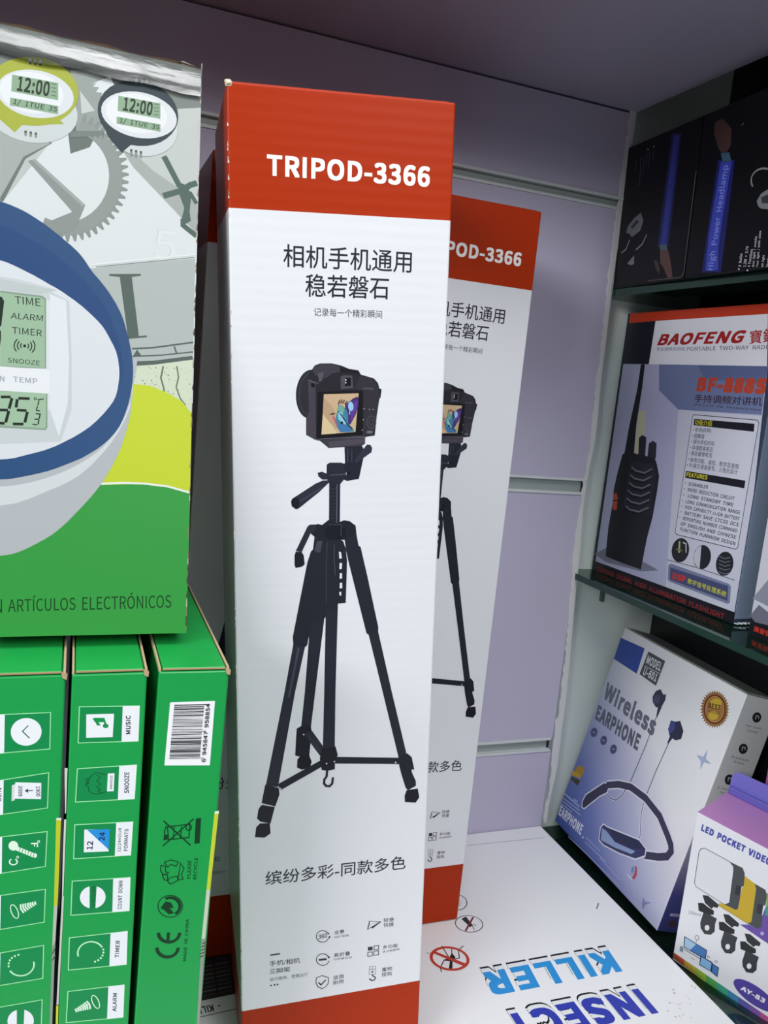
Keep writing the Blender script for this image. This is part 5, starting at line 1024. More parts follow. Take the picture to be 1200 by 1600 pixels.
('t','3a3448','VHF/UHF FM TRANSCEIVER',99.14,160.58,68.62,-0.52,-0.40,1.84,0.01)]),
('radio','printed_feature_list','white panel of dark text lines','xz',[
('p','cdcfdb',[99.8,152.3,101.4,153.5,165.6,153.6,167.7,152,167.3,57.9,165.8,56.1,102.1,54.7,100.2,56.5]),
('s','2a2b38',0.57,[99.8,152.3,101.4,153.5,165.6,153.6,167.7,152,167.3,57.9,165.8,56.1,102.1,54.7,100.2,56.5],1),
('p','15161e',[102.1,150.2,163.9,150.8,164.4,144.9,102.3,145.1]),
('t','d8d02c','功能介绍',103.47,145.60,18.57,0.09,-0.36,4.25,0.006),
('t','2b2c3c','• 密语(扰频)',102.55,139.50,19.80,0.60,-0.09,3.89,0.004),
('t','2b2c3c','• 超静音',102.63,134.80,13.70,0.17,-0.09,3.89,0.004),
('t','2b2c3c','• 超长待机时间',102.70,130.09,24.84,0.44,-0.09,3.90,0.004),
('t','2b2c3c','• 存储距离更远',102.42,125.33,24.77,0.33,-0.09,3.91,0.004),
('t','2b2c3c','• 高容量锂电池',102.31,120.58,24.94,0.64,-0.09,3.92,0.004),
('t','2b2c3c','• 省电功能、遥控、数字亚音频',102.08,115.54,53.67,0.20,-0.09,3.93,0.004),
('t','2b2c3c','• 中/英文语音报号、人性化设计',101.78,110.74,53.71,0.80,-0.09,3.94,0.004),
('p','15161e',[101.9,107.7,164.1,108.2,164.3,102.4,102.1,102]),
('t','d8d02c','FEATURES',103.21,103.23,22.84,0.41,-0.01,3.54,0.02),
('t','2b2c3c','• SCRAMBLER',102.43,96.29,25.68,0.24,0.32,2.92,0.014),
('t','2b2c3c','• NOISE REDUCTION CIRCUIT',102.48,91.64,53.92,0.18,0.32,2.93,0.014),
('t','2b2c3c','• LONG STANDBY TIME',102.61,86.58,53.64,0.49,0.32,2.93,0.014),
('t','2b2c3c','• LONG COMMUNICATION RANGE',102.32,81.71,61.75,0.73,0.32,2.94,0.014),
('t','2b2c3c','• HIGH CAPABILITY LI-ION BATTERY',102.71,77.23,61.55,0.44,0.32,2.95,0.014),
('t','2b2c3c','• BATTERY SAVE CTCSS DCS',102.42,72.34,61.97,0.90,0.32,2.96,0.014),
('t','2b2c3c','• REPORTING NUMBER COMMAND',102.25,67.75,61.87,0.61,0.32,2.97,0.014),
('t','2b2c3c','OF ENGLISH AND CHINESE',105.20,63.03,58.82,0.46,0.32,2.96,0.014),
('t','2b2c3c','FUNCTION HUMANISM DESIGN',105.41,58.50,58.84,0.05,0.32,2.97,0.014)]),
('radio','printed_round_insets','three round detail pictures','xz',[
('e','1c1f24',109.16,42.91,9.78,1.12,0.21,-10.09),
('s','a8b478',1.86,[106.9,50,108.2,40.5],0),
('s','cfd4d6',0.98,[110.7,49.7,114.4,49.4,115.9,42.3],0),
('s','6f7a50',1.24,[104.6,43,111.4,42.9],0),
('e','1c1f24',133.73,42.65,9.14,1.09,0.24,-9.75),
('p','c3c5cf',[131.1,51.7,126.9,48.4,124.6,42.7,125.8,37.2,130.9,33.1,133,33.1]),
('e','1c1f24',157.31,42.80,8.55,1.05,0.28,-9.43),
('s','6d737c',0.67,[150.5,47.3,156.5,46.6,161.8,48.9],0),
('s','6d737c',0.67,[151.1,44.4,157.1,43.8,162.4,46],0),
('s','6d737c',0.67,[151.7,41.5,157.7,40.9,163,43.2],0),
('s','6d737c',0.67,[152.3,38.6,158.3,38,163.6,40.3],0),
('s','6d737c',0.67,[152.9,35.7,158.9,35.1,164.2,37.4],0)]),
('radio','printed_processor_badge','blue badge with red and yellow lettering','xz',[
('p','787f9e',[98.3,27.8,101.3,29.7,164.8,28.8,167.1,27.3,168.5,15.1,166.4,13.5,102.6,14.7,100.1,15.9]),
('p','434a72',[101,26.5,164.3,27,165.9,15.7,102.8,16.6]),
('t','c8301f','DSP',105.29,17.65,15.25,0.68,-0.79,5.44,0.04),
('t','cfd02a','数字信号处理系统',122.41,18.40,41.31,-0.28,0.17,4.45,0.01),
('s','5a5d70',0.59,[95.9,31.8,128.1,33.2,169.7,32.9],0)]),
('radio','printed_base_strip','black strip with dim red lettering','xz',[
('p','17171f',[-0.4,9.1,175.1,9.3,174.5,0.1,-0.4,0.1]),
('t','8f2a28','STRONG SIGNAL HIGH ILLUMINATION FLASHLIGHT',7.01,0.81,158.13,0.31,0.28,4.38,0.012)]),
('radio','printed_radio_picture','black two way radio picture','xz',[
('p','c2bfa0',[33.7,132.3,33.7,152.8,42.3,153.3,48.6,114.7,36,111.8]),
('p','777a8c',[-0.1,15.5,17.6,25.7,68.6,23.5,88.1,20.8,66.2,14.7,18.3,11.7]),
('p','17181f',[27.4,193.3,32.7,193.4,33.6,173.2,32.9,141,35.5,111.8,22.2,110.3,23.6,137.4,27.3,171.5]),
('p','20222a',[41.7,111,38.9,129.1,42.6,132,48.4,130.4,50.7,112]),
('p','24262e',[53.4,112.3,52.7,125.6,57.4,128.3,62.4,126.5,64.2,113.6]),
('p','17181f',[19.9,112.1,24.9,115.6,62.7,113.9,66.4,109.3,71.5,99.3,71.8,86.5,71,63.3,68.1,45.4,66.6,23,66.3,16.3,43.5,16.1,16.7,16.9,14.8,43.9,16.1,67.3,14.8,79.5,16.6,95]),
('p','22252d',[32.4,107.5,62.7,108.9,67.3,97.3,67.9,65.7,36.7,62.4,31.3,71.3]),
('s','6b707a',1.37,[34.7,102.6,40.8,100.1,53,99.7,61.6,104.4],0),
('s','111218',2.05,[35.1,100.5,41.3,98.1,53.4,97.7,62.1,102.2],0),
('s','6b707a',1.37,[34.6,95.6,40.8,93.1,53,92.9,62.1,97.7],0),
('s','111218',2.05,[35.1,93.5,41.2,91.1,53.4,90.9,62.6,95.5],0),
('s','6b707a',1.37,[34.6,88.5,40.8,86.1,52.9,86,62.7,91],0),
('s','111218',2.06,[35,86.5,41.2,84.1,53.4,84,63.2,88.8],0),
('s','6b707a',1.37,[34.5,81.5,40.7,79.1,52.9,79.1,63.3,84.3],0),
('s','111218',2.06,[35,79.4,41.2,77.1,53.4,77.1,63.8,82.1],0),
('s','6b707a',1.38,[34.5,74.4,40.7,72.1,52.9,72.2,63.9,77.6],0),
('s','111218',2.07,[34.9,72.4,41.1,70.1,53.4,70.2,64.4,75.4],0),
('s','6b707a',1.38,[34.5,67.3,40.7,65.1,52.9,65.2,64.4,70.9],0),
('s','111218',2.07,[34.9,65.3,41.1,63,53.3,63.3,64.9,68.6],0),
('p','b8442a',[15.1,74.9,19.4,77.1,22,72.9,22.9,61.6,17.5,61.1]),
('s','17181f',1.09,[15.7,69.1,22.6,70.2],0)]),
('radio2','printed_front','grey picture over a black strip with red characters','xz',[
('p','cccdd6',[0,0,174.1,0,174.1,238.5,0,238.5]),
('p','c23a1c',[0,228.5,174.1,228.5,174.1,238.5,0,238.5]),
('p','17171f',[0,0,174.1,0,174.1,12.5,0,12.5]),
('p','6f7280',[-1,13.3,5.1,23.3,16.8,19.5,18.5,11.5,4.4,10.1]),
('p','8d8f9e',[-1.4,26.2,11.3,46.2,15.9,24,7.1,25.2]),
('t','c8351f','高音强光手电',4.36,3.21,30.22,0.31,-0.00,4.22,0.03),
('p','17181f',[58,24,64,18,98,18,104,24,107,70,101,112,96,116,92,116,92,128,84,128,84,116,66,116,60,110,56,70]),
('p','17181f',[64,112,76,112,73,214,68,214]),
('s','6b707a',1.2,[70,100,78,96,90,96,97,100],0),
('s','6b707a',1.2,[70,92,78,88,90,88,97,92],0),
('s','6b707a',1.2,[70,84,78,80,90,80,97,84],0),
('s','6b707a',1.2,[70,76,78,72,90,72,97,76],0),
('s','6b707a',1.2,[70,68,78,64,90,64,97,68],0)]),
('ear','printed_blue_square','blue square','xz',[
('p','3550a4',[-0.4,193.7,36.8,196.2,38.5,171.6,0.7,172.1])]),
('ear','model_plate','dark plate with white lettering','xz',[
('p','50565b',[43,195.5,67.9,195.4,67.7,171.5,42.3,172.7]),
('t','e4e6e8','MODEL',44.99,184.47,21.27,0.27,-0.29,8.00,0.02),
('t','e4e6e8','U-601',46.19,173.86,19.35,0.50,-0.17,7.31,0.02),
('s','d5d7da',0.63,[44.9,182,67.2,183],0)]),
('ear','printed_title','grey condensed lettering','xz',[
('t','6a6e7c','Wireless',5.07,132.92,80.86,-1.98,-1.55,17.51,0.03),
('t','5d6170','EARPHONE',4.52,110.73,69.76,0.55,-1.95,14.45,0.035),
('e','4d5078',10.30,99.30,4.79,1.66,1.22,-4.31),
('s','aab0cc',0.85,[8.2,99,12.4,99.6],0),
('e','4d5078',27.40,99.13,4.59,1.63,1.18,-4.22),
('s','aab0cc',0.82,[25.4,98.8,29.4,99.4],0),
('e','4d5078',44.17,98.39,4.41,1.60,1.14,-4.14),
('s','aab0cc',0.8,[42.2,98.1,46.1,98.7],0)]),
('ear','printed_neckband','dark neckband earphone picture','xz',[
('s','50536a',0.87,[82.5,148.9,81.6,145.8,81.7,122.6,80.5,100.5,79.2,80.9],0),
('s','50536a',0.84,[106.2,134.6,103.8,107.3,102.9,83.1],0),
('s','d9dcea',2.84,[102.6,81.2,104.7,69.2,113,51.3,112.1,48.2],0),
('s','63668a',0.9,[102.6,81.2,104.7,69.2,113,51.3,112.1,48.2],0),
('s','d9dcea',8.53,[52.2,66.3,66.7,75,82.2,80.7,103.6,81.8,125.5,77.7,141.7,68.7,147.5,64.8,150.2,60.7,148.2,54.8,139.2,48.7,125.3,41.6],0),
('s','d9dcea',2.09,[54.1,60.7,62.8,59,70.4,61.4,75.3,67.8,77.6,76.3],0),
('s','4a4c66',0.97,[54.1,60.7,62.8,59,70.4,61.4,75.3,67.8,77.6,76.3],0),
('p','3b3a52',[30.9,32.1,28.7,37.1,30.2,44.7,47.9,66.7,55.6,69.4,56.8,61.3,49.2,53.3,34.7,32.4]),
('s','d9dcea',1.17,[30.9,32.1,28.7,37.1,30.2,44.7,47.9,66.7,55.6,69.4,56.8,61.3,49.2,53.3,34.7,32.4],1),
('s','3b3a52',6.0,[52.2,66.3,66.7,75,82.2,80.7,103.6,81.8,125.5,77.7,141.7,68.7,147.5,64.8,150.2,60.7,148.2,54.8,139.2,48.7,125.3,41.6],0),
('p','393b66',[68,20.3,64.4,30.2,65.9,35.2,73.4,36.5,113.3,48.6,124.4,46.8,126,41.2,117.2,32.5,96.4,25.2,75.8,20.1]),
('s','d9dcea',1.2,[68,20.3,64.4,30.2,65.9,35.2,73.4,36.5,113.3,48.6,124.4,46.8,126,41.2,117.2,32.5,96.4,25.2,75.8,20.1],1),
('p','8fa4cc',[70.2,21.7,66.4,31.4,72.8,32.5,87.5,30.4,114,38,111.1,33.5,89.8,26.5]),
('p','2d2f50',[73.8,35.8,112.7,47.2,123.1,45.4,111,38.4,86.7,31.7]),
('p','35374c',[71.1,157.2,68.4,161.5,69.9,167.5,74.6,171.3,80.2,168.3,83.3,170,84.7,164.9,83.3,158.1,77.1,154.8]),
('e','4a4d66',74.67,161.49,3.96,0.66,0.04,-4.60),
('p','35374c',[79,157.1,83.7,158.3,82.9,148.2,81.2,148.3]),
('p','2f3148',[99.9,144.6,99.4,152.5,104.9,153.9,109.6,156.8,117,150.9,117.8,144,112.4,140.2,104.9,140]),
('e','3e4c8c',103.18,147.86,3.30,0.85,0.64,-4.86),
('p','2f3148',[104.8,141.7,108.9,141.9,106.3,134.3,104.6,133.8])]),
('ear','best_seller_seal','gold and brown seal','xz',[
('p','9a7a30',[151.6,187.1,154.4,187.3,152.5,185.5]),
('p','9a7a30',[152.6,185,155.4,184.8,153.1,183.4]),
('p','9a7a30',[153.2,182.9,155.9,182.3,153.4,181.2]),
('p','9a7a30',[153.4,180.7,156,179.7,153.3,179]),
('p','9a7a30',[153.3,178.6,155.6,177.1,152.8,176.9]),
('p','9a7a30',[152.7,176.5,154.7,174.6,152,174.9]),
('p','9a7a30',[151.7,174.5,153.4,172.4,150.7,173.1]),
('p','9a7a30',[150.5,172.7,151.7,170.3,149.2,171.5]),
('p','9a7a30',[148.9,171.2,149.7,168.6,147.4,170.2]),
('p','8a4a2a',[147,169.9,147.3,167.3,145.3,169.2]),
('p','8a4a2a',[144.9,169,144.8,166.3,143.1,168.5]),
('p','8a4a2a',[142.7,168.4,142,165.8,140.8,168.3]),
('p','8a4a2a',[140.3,168.3,139.2,165.8,138.4,168.4]),
('p','8a4a2a',[138,168.5,136.4,166.2,136.1,168.9]),
('p','8a4a2a',[135.7,169,133.7,167.1,133.9,169.8]),
('p','8a4a2a',[133.5,170,131.2,168.4,131.9,171]),
('p','8a4a2a',[131.6,171.3,128.9,170.1,130.2,172.6]),
('p','8a4a2a',[129.8,172.9,127,172.2,128.7,174.4]),
('p','8a4a2a',[128.4,174.8,125.5,174.5,127.6,176.4]),
('p','8a4a2a',[127.4,176.9,124.4,177.1,126.9,178.6]),
('p','8a4a2a',[126.8,179.1,123.9,179.7,126.6,180.9]),
('p','8a4a2a',[126.5,181.3,123.8,182.5,126.7,183.1]),
('p','8a4a2a',[126.7,183.6,124.3,185.1,127.2,185.3]),
('p','8a4a2a',[127.4,185.7,125.2,187.7,128.1,187.4]),
('p','8a4a2a',[128.4,187.8,126.6,190,129.4,189.2]),
('p','8a4a2a',[129.7,189.6,128.4,192.1,131.1,190.8]),
('p','8a4a2a',[131.4,191.1,130.6,193.7,133,192.1]),
('p','9a7a30',[133.4,192.3,133,195,135.1,193]),
('p','9a7a30',[135.5,193.2,135.7,195.9,137.4,193.6]),
('p','9a7a30',[137.8,193.7,138.5,196.3,139.7,193.8]),
('p','9a7a30',[140.2,193.8,141.3,196.2,142,193.6]),
('p','9a7a30',[142.5,193.5,144,195.7,144.3,193]),
('p','9a7a30',[144.7,192.8,146.6,194.7,146.4,192]),
('p','9a7a30',[146.8,191.8,149,193.3,148.3,190.8]),
('p','9a7a30',[148.7,190.5,151.2,191.6,150,189.2]),
('p','9a7a30',[150.3,188.9,153,189.6,151.4,187.4]),
('e','8f5a30',140.24,181.03,12.53,5.55,6.31,-12.24),
('e','6b2f1e',140.24,181.03,11.50,5.09,5.84,-11.34),
('a','b99a52',0.59,140.24,181.03,11.38,5.04,5.75,-11.16,0,360),
('a','c2a04e',0.71,140.24,181.03,8.91,3.94,4.68,-9.09,0,360),
('e','a8743c',140.24,181.03,8.48,3.76,4.50,-8.72),
('e','c9ab34',139.37,185.69,5.57,2.42,1.88,-3.66),
('e','c9ab34',141.35,175.92,4.93,2.22,1.64,-3.18),
('t','5a3a14','BEST',133.27,179.26,12.85,3.23,-1.22,4.09,0.03),
('t','6a4a1c','SELLER',134.44,176.15,12.48,2.65,-0.75,2.31,0.012)]),
('ear','printed_star','pale blue star','xz',[
('p','a9b6d4',[148,149.7,149.8,142.4,156.7,140.9,149.3,138.9,148.5,131.9,145.9,138,139.2,140.4,146.6,142.4])]),
('ear','gold_tag','gold tag','xz',[
('e','b08a2a',9.80,58.16,6.57,1.82,0.01,-5.72),
('p','4c4030',[1.5,48.2,15.8,51.5,14.6,45.3,2.3,45.3]),
('p','c8a030',[0.1,54.1,11.2,55.9,16.1,53.6,1.4,49.4])]),
('ear','printed_small_lettering','white lettering and fine lines','xz',[
('t','e3e7f4','EARPHONE',2.13,7.67,40.75,1.93,-0.79,10.01,0.03),
('s','b9c3e4',0.77,[1.4,24.7,29.3,27.7],0),
('s','b9c3e4',0.77,[1.5,21.8,32.8,24.9],0),
('s','b9c3e4',0.78,[1.7,18.9,20.2,20.5],0),
('s','9fb0dc',1.55,[0.3,29.2,27.5,30.5],0),
('s','9fb0dc',1.53,[16.2,32,22.7,32.7],0),
('s','a9b6de',0.78,[50.6,12.5,74.1,12.9],0),
('s','a9b6de',0.77,[52.1,8.6,85.1,9.8],0),
('s','a9b6de',0.74,[77,8.3,109.6,7.8],0),
('s','a9b6de',0.77,[27.1,-0.8,111,3.1],0),
('e','d8def0',46.58,10.05,1.22,0.74,0.45,-0.71),
('p','b8405a',[119.6,28.4,121.9,28.1,124.8,23.1,124.1,18.3,121,17.5,121.9,22.1]),
('p','5f8fc8',[116.3,23.7,118.7,27.5,120.2,22.7,119.3,19.5]),
('s','d8def0',0.83,[114.2,16.5,121.2,16.4],0),
('p','8087b4',[139.4,12.3,143.9,11.2,150.6,15,145,9.3,144.3,3.8,141.3,6.8])]),
('earside','printed_side_icons','dark round icons on the grey side','yz',[
('e','26282b',17.70,188.68,4.57,-0.07,0.57,-4.22),
('s','b9bbbd',0.7,[17.2,186.9,16.4,190,19.1,190,20,188],0),
('t','3a3c40','High Quality',9.88,179.50,17.59,0.12,-0.21,1.87,0),
('t','3a3c40','Sound',13.39,176.36,10.28,-0.22,-0.21,1.87,0),
('e','26282b',16.14,161.53,4.58,-0.14,0.57,-4.25),
('s','b9bbbd',0.7,[15.6,159.8,14.8,162.9,17.5,162.9,18.5,160.9],0),
('t','3a3c40','Premium',8.31,152.40,17.62,-0.13,-0.21,1.88,0),
('t','3a3c40','HD Sound',11.82,149.19,10.30,-0.37,-0.21,1.89,0),
('e','26282b',13.99,134.61,4.58,-0.20,0.57,-4.29),
('s','b9bbbd',0.7,[13.5,132.9,12.7,136,15.4,136,16.3,133.9],0),
('t','3a3c40','Long',6.15,125.55,17.64,-0.38,-0.21,1.90,0),
('t','3a3c40','Standby',9.67,122.27,10.31,-0.52,-0.21,1.90,0)]),
('earside','printed_model_line',None,'yz',[
('t','c6c8dc','MODEL',6.65,14.00,12.94,0.44,0.35,2.69,0.02),
('p','4a3438',[8.6,9.6,14,11.8,15.9,5.4,9.8,5.1])]),
('led','printed_title','purple blue capitals','xz',[
('t','4b4fa6','LED POCKET VIDEO LIGHT',5.06,117.25,69.82,2.12,0.41,5.72,0.045)]),
('led','printed_panel_lights','pictures of clip-on panel lights','xz',[
('p','6a4fa4',[44.1,62.6,50,66.7,56,67.4,57.8,80,58.9,88.5,64.8,95.6,71.1,88.1,75.8,61.1,64.8,61.1]),
('p','7fb04a',[57.7,97.1,63.9,105.6,69,100.2,70.2,93.3,58.9,88.2]),
('p','3f9a8a',[58.9,88.2,70.2,93.3,72,82.9,59.3,81.1]),
('e','b9a6dc',59.89,66.08,1.23,0.86,0.24,-1.43),
('p','474c4e',[29.2,105.7,39,106.3,41,103.1,42,93.4,40.5,91.9,40.9,83.2,40.9,81.6,40.9,73.6,39.4,71.8,31.4,70.8,34.4,74.3,32.8,103.4]),
('p','2c3032',[36.7,90.9,40.1,91.7,40,84.1,37.1,83.1]),
('p','c9a92b',[41.2,101.3,48.8,99.7,50.4,96.8,51.5,69.7,49.1,66.9,27.1,67.2,27.4,69.6,31.4,70.8,39.4,71.8,41,73.7,40.9,83.2,41,91.7,42,93.4]),
('s','8a7a2a',0.39,[27.1,67.2,49.1,66.9,51.5,69.7],0),
('p','474c4e',[48.8,99.7,56.4,99.7,58,96.9,58.5,88.4,57,87.2,57.4,79.8,57.9,79.1,58.7,70.8,56,67.4,49.1,66.9,51.5,69.7,50.4,96.8]),
('p','2c3032',[53.3,86.4,57,87.2,57.2,79.7,53.6,79]),
('p','dfe0e4',[7.4,103,10,105.3,29.2,105.7,32.5,103.7,33.2,100.7,34.4,74.3,31.4,70.8,8.6,71.3,7,73.9,6.5,99.5]),
('s','3b3f42',0.45,[7.4,103,10,105.3,29.2,105.7,32.5,103.7,33.2,100.7,34.4,74.3,31.4,70.8,8.6,71.3,7,73.9,6.5,99.5],1)]),
('led','printed_clips','three black clips','xz',[
('p','2a2d30',[14.5,67.8,18.4,69.9,27.2,68,26.8,64.9,23.7,63.6,22.7,61.3,17.2,62.8]),
('p','202326',[12.2,59.5,15.9,61.8,19.9,61,24.6,61,24.9,57.7,21.7,55.4,17.1,54.4,13.6,53.6]),
('p','36393d',[17.3,54.3,20.7,55.8,27.7,56.2,27.1,51.3,27.7,44.9,25.3,40.5,20.7,38.1,17.3,40.8,16.3,44.9]),
('e','e3e3e6',21.88,44.33,1.69,1.18,0.36,-2.22),
('p','2a2d30',[31.5,62.8,35.3,64.9,43.7,63,43.3,60,40.4,58.7,39.4,56.5,34.1,57.9]),
('p','202326',[29.4,54.7,32.9,56.9,36.7,56.1,41.3,56.2,41.6,52.9,38.5,50.7,34.1,49.6,30.7,48.8]),
('p','36393d',[34.3,49.6,37.5,51,44.3,51.5,43.7,46.7,44.3,40.4,42,36,37.7,33.6,34.4,36.3,33.4,40.3]),
('e','e3e3e6',38.76,39.77,1.62,1.17,0.36,-2.18),
('p','2a2d30',[48.4,58,52,60,60.2,58.3,59.8,55.3,57,54,56.1,51.8,51,53.2]),
('p','202326',[46.4,49.9,49.8,52.2,53.5,51.4,57.9,51.5,58.2,48.3,55.3,46.1,51,45,47.8,44.2]),
('p','36393d',[51.2,45,54.3,46.4,60.8,46.9,60.3,42.2,60.9,36,58.8,31.7,54.5,29.3,51.4,31.9,50.4,35.8]),
('e','e3e3e6',55.57,35.36,1.55,1.16,0.36,-2.15),
('t','6a6c74','150mm',6.23,45.97,9.48,3.81,0.02,3.00,0)]),
('led','printed_screens','small blue monitors','xz',[
('p','1d2c50',[6.2,25.9,24.8,26.5,24.9,18,7.2,16.4]),
('p','4a7cba',[7,25.5,24.3,25.8,24.3,18.6,7.7,17.3]),
('p','a9cbe4',[7,25.2,15.9,25.4,12.3,17.4,7.7,17.3]),
('p','1d2c50',[20.7,18.7,30.2,19.8,30.5,11.5,21,10.5]),
('p','86b4dc',[21.5,18.2,29.6,18.8,29.8,12,21.5,11.3]),
('p','1d2c50',[30,18.9,35.4,18.9,35.6,10.5,30.4,11.3]),
('p','4a7cba',[30.6,18.3,34.9,18.2,35.1,11.4,30.9,11.9]),
('a','6a6c74',0.41,15.77,31.21,1.40,1.00,0.28,-1.74,0,360),
('s','6a6c74',0.41,[15.8,29.1,15.9,27],0),
('a','6a6c74',0.36,26.47,21.84,0.82,0.60,0.15,-0.92,0,360),
('a','6a6c74',0.35,32.61,22.11,0.81,0.60,0.15,-0.91,0,360),
('s','3a4a6a',0.63,[7.6,15.1,20.8,16.1],0),
('p','7d98a8',[4.3,15.4,6.9,16.7,7.4,11.6,4.4,11.1]),
('s','8a8c94',0.52,[13.6,11.8,17,12.2],0)]),
('led','model_badge','purple oval badge','xz',[
('e','5748a0',62.83,15.83,15.44,-0.94,-2.40,-7.98),
('t','efeef4','AY-83',52.70,12.89,17.27,1.59,0.75,4.13,0.03)]),
('led','printed_rainbow_edge','rainbow strip along the foot','xz',[
('p','b5533a',[0.2,6.7,9.4,6.6,9.9,1,0.5,1.6]),
('p','b89a3c',[9.4,6.6,18.4,6.6,19,0.4,9.9,1]),
('p','8fa83c',[18.4,6.6,27.2,6.5,28,-0.2,19,0.4]),
('p','4f9a50',[27.2,6.5,35.9,6.5,36.8,-0.7,28,-0.2]),
('p','3f9a80',[35.9,6.5,44.3,6.5,45.4,-1.3,36.8,-0.7]),
('p','3f7fa8',[44.3,6.5,52.6,6.4,53.8,-1.8,45.4,-1.3]),
('p','5a55a4',[52.6,6.4,60.7,6.4,62.1,-2.3,53.8,-1.8]),
('p','7a50a0',[60.7,6.4,68.7,6.4,70.2,-2.8,62.1,-2.3]),
('p','b0508a',[68.7,6.4,76.5,6.3,78.1,-3.3,70.2,-2.8])]),
('head','printed_glow_band','blue glowing band','xz',[
('p','161a4a',[72.5,113.8,86,110.5,86.7,26.5,70.9,28.5]),
('p','2c3488',[75.7,112,83.9,110,83.4,28.3,74.5,29.5]),
('t','3f49a0','High Power Headlamp',80.75,30.55,0.23,78.51,-4.00,0.52,0.01)]),
('head','printed_headlamp','grey headlamp picture','xz',[
('p','6a6e70',[23.2,45.7,24.9,51,33,56.3,42.3,59.3,44.1,56.5,47.3,52.1,44.4,44.7,32.5,40.9,29.1,44.2]),
('p','2b2d2e',[28.9,49.4,37.1,54.2,41,52.6,32.9,47.8]),
('s','8a8e90',1.16,[19.4,29.8,26,32.1,30.1,39.2],0),
('s','8a8e90',1.24,[41.2,29.7,49.4,33.2,54.4,40.3],0),
('p','76797a',[30.4,19.9,39.3,25.4,40.8,18.2,35.4,17.7])]),
('head','printed_hand','dim hand picture','xz',[
('p','5a4038',[75.6,25.5,81.5,28.6,87.6,22.2,93.4,10.3,96.3,2.5,90,2.2,83.5,10.4,77.8,14.8]),
('p','3a3430',[68.7,18.7,74,17.1,78.8,9.9,77.9,6.2,71.6,12.6]),
('p','46606a',[73.1,29.6,83,28.8,85.5,24.3,76.5,24.9])]),
('head','printed_text_lines','dim text lines','xz',[
('s','4a4450',1.07,[51,105.9,50.5,98.4],0),
('s','4a4450',1.09,[44.8,106.8,45.8,91.7],0),
('s','4a4450',1.09,[41.5,106.1,41.4,96.5],0),
('s','4a4450',1.1,[37.6,104.1,38.5,89.4],0),
('s','4a4450',1.11,[33,105.1,35.5,82.1],0),
('s','4a4450',1.13,[26.8,104.5,26.4,95.7],0),
('e','b8b8c0',49.96,109.17,1.00,-0.23,0.11,-0.57),
('e','b8b8c0',42.17,108.87,1.03,-0.24,0.12,-0.57),
('s','6a6a66',0.61,[109.5,78.5,109.7,34,109.7,4,107.1,2],0),
('s','55504a',0.64,[63.4,2.6,107.3,1.3],0)]),
('head2','printed_glow_band','blue glowing band with lettering','xz',[
('p','1a2066',[22.5,80.6,40.8,76.6,41.4,16.6,41.4,0.4,20.1,2.5,20.6,29.9]),
('p','3a48b4',[25.8,78.6,37.8,76,35.5,38.2,35.1,17.4,38.1,2.3,23.8,3.7,22.8,27.4,24,50.6]),
('t','7f8be0','High Power Headlamp',34.10,2.69,2.09,71.90,-8.19,0.82,0.012)]),
('head2','printed_hand','dim hand picture','xz',[
('p','4a3430',[13.4,108.2,21.3,109.2,32.9,99.2,34.4,87.7,28.4,81.9,21.4,88.6,14,100.8]),
('p','3c5f78',[24.6,84.8,33.7,83.3,37.4,76.4,27.5,78.5])]),
('head2','printed_headlamp','grey headlamp picture','xz',[
('a','8a8c90',1.2,72.44,56.76,12.07,-2.37,1.58,-8.02,150,290),
('p','7c8082',[68.5,44.4,71.9,48.6,79.2,50.6,83.4,36.5,73.9,38.6,70.7,40.6]),
('p','3a3c40',[72.4,46.1,78.6,46.9,81.2,40.7,74,42]),
('s','8a8478',0.63,[43,98.6,45.3,100],0)]),
('head2','printed_bullet_text','small white bullet lines','xz',[
('t','c9cbd2','3 Bulbs',61.68,2.17,-0.27,8.94,-2.79,0.29,0.01),
('t','c9cbd2','1.2W + 3.7V',66.58,1.66,0.22,13.81,-2.74,0.28,0.01),
('t','c9cbd2','4 Functions',70.80,1.22,0.60,11.68,-2.70,0.28,0.01),
('t','c9cbd2','One light / middle',75.25,0.76,-1.12,20.18,-2.66,0.28,0.01),
('t','c9cbd2','Two light / both sides',79.20,0.35,-1.82,23.56,-2.63,0.27,0.01),
('t','c9cbd2','All light',83.96,-0.14,-0.11,7.62,-2.59,0.27,0.01),
('t','c9cbd2','Strobe',88.51,-0.61,-0.02,7.07,-2.55,0.26,0.01),
('e','e0e0e6',59.81,0.93,0.78,-0.08,0.10,-0.52),
('e','e0e0e6',68.69,-0.77,0.76,-0.08,0.10,-0.52)])]
LAY={}
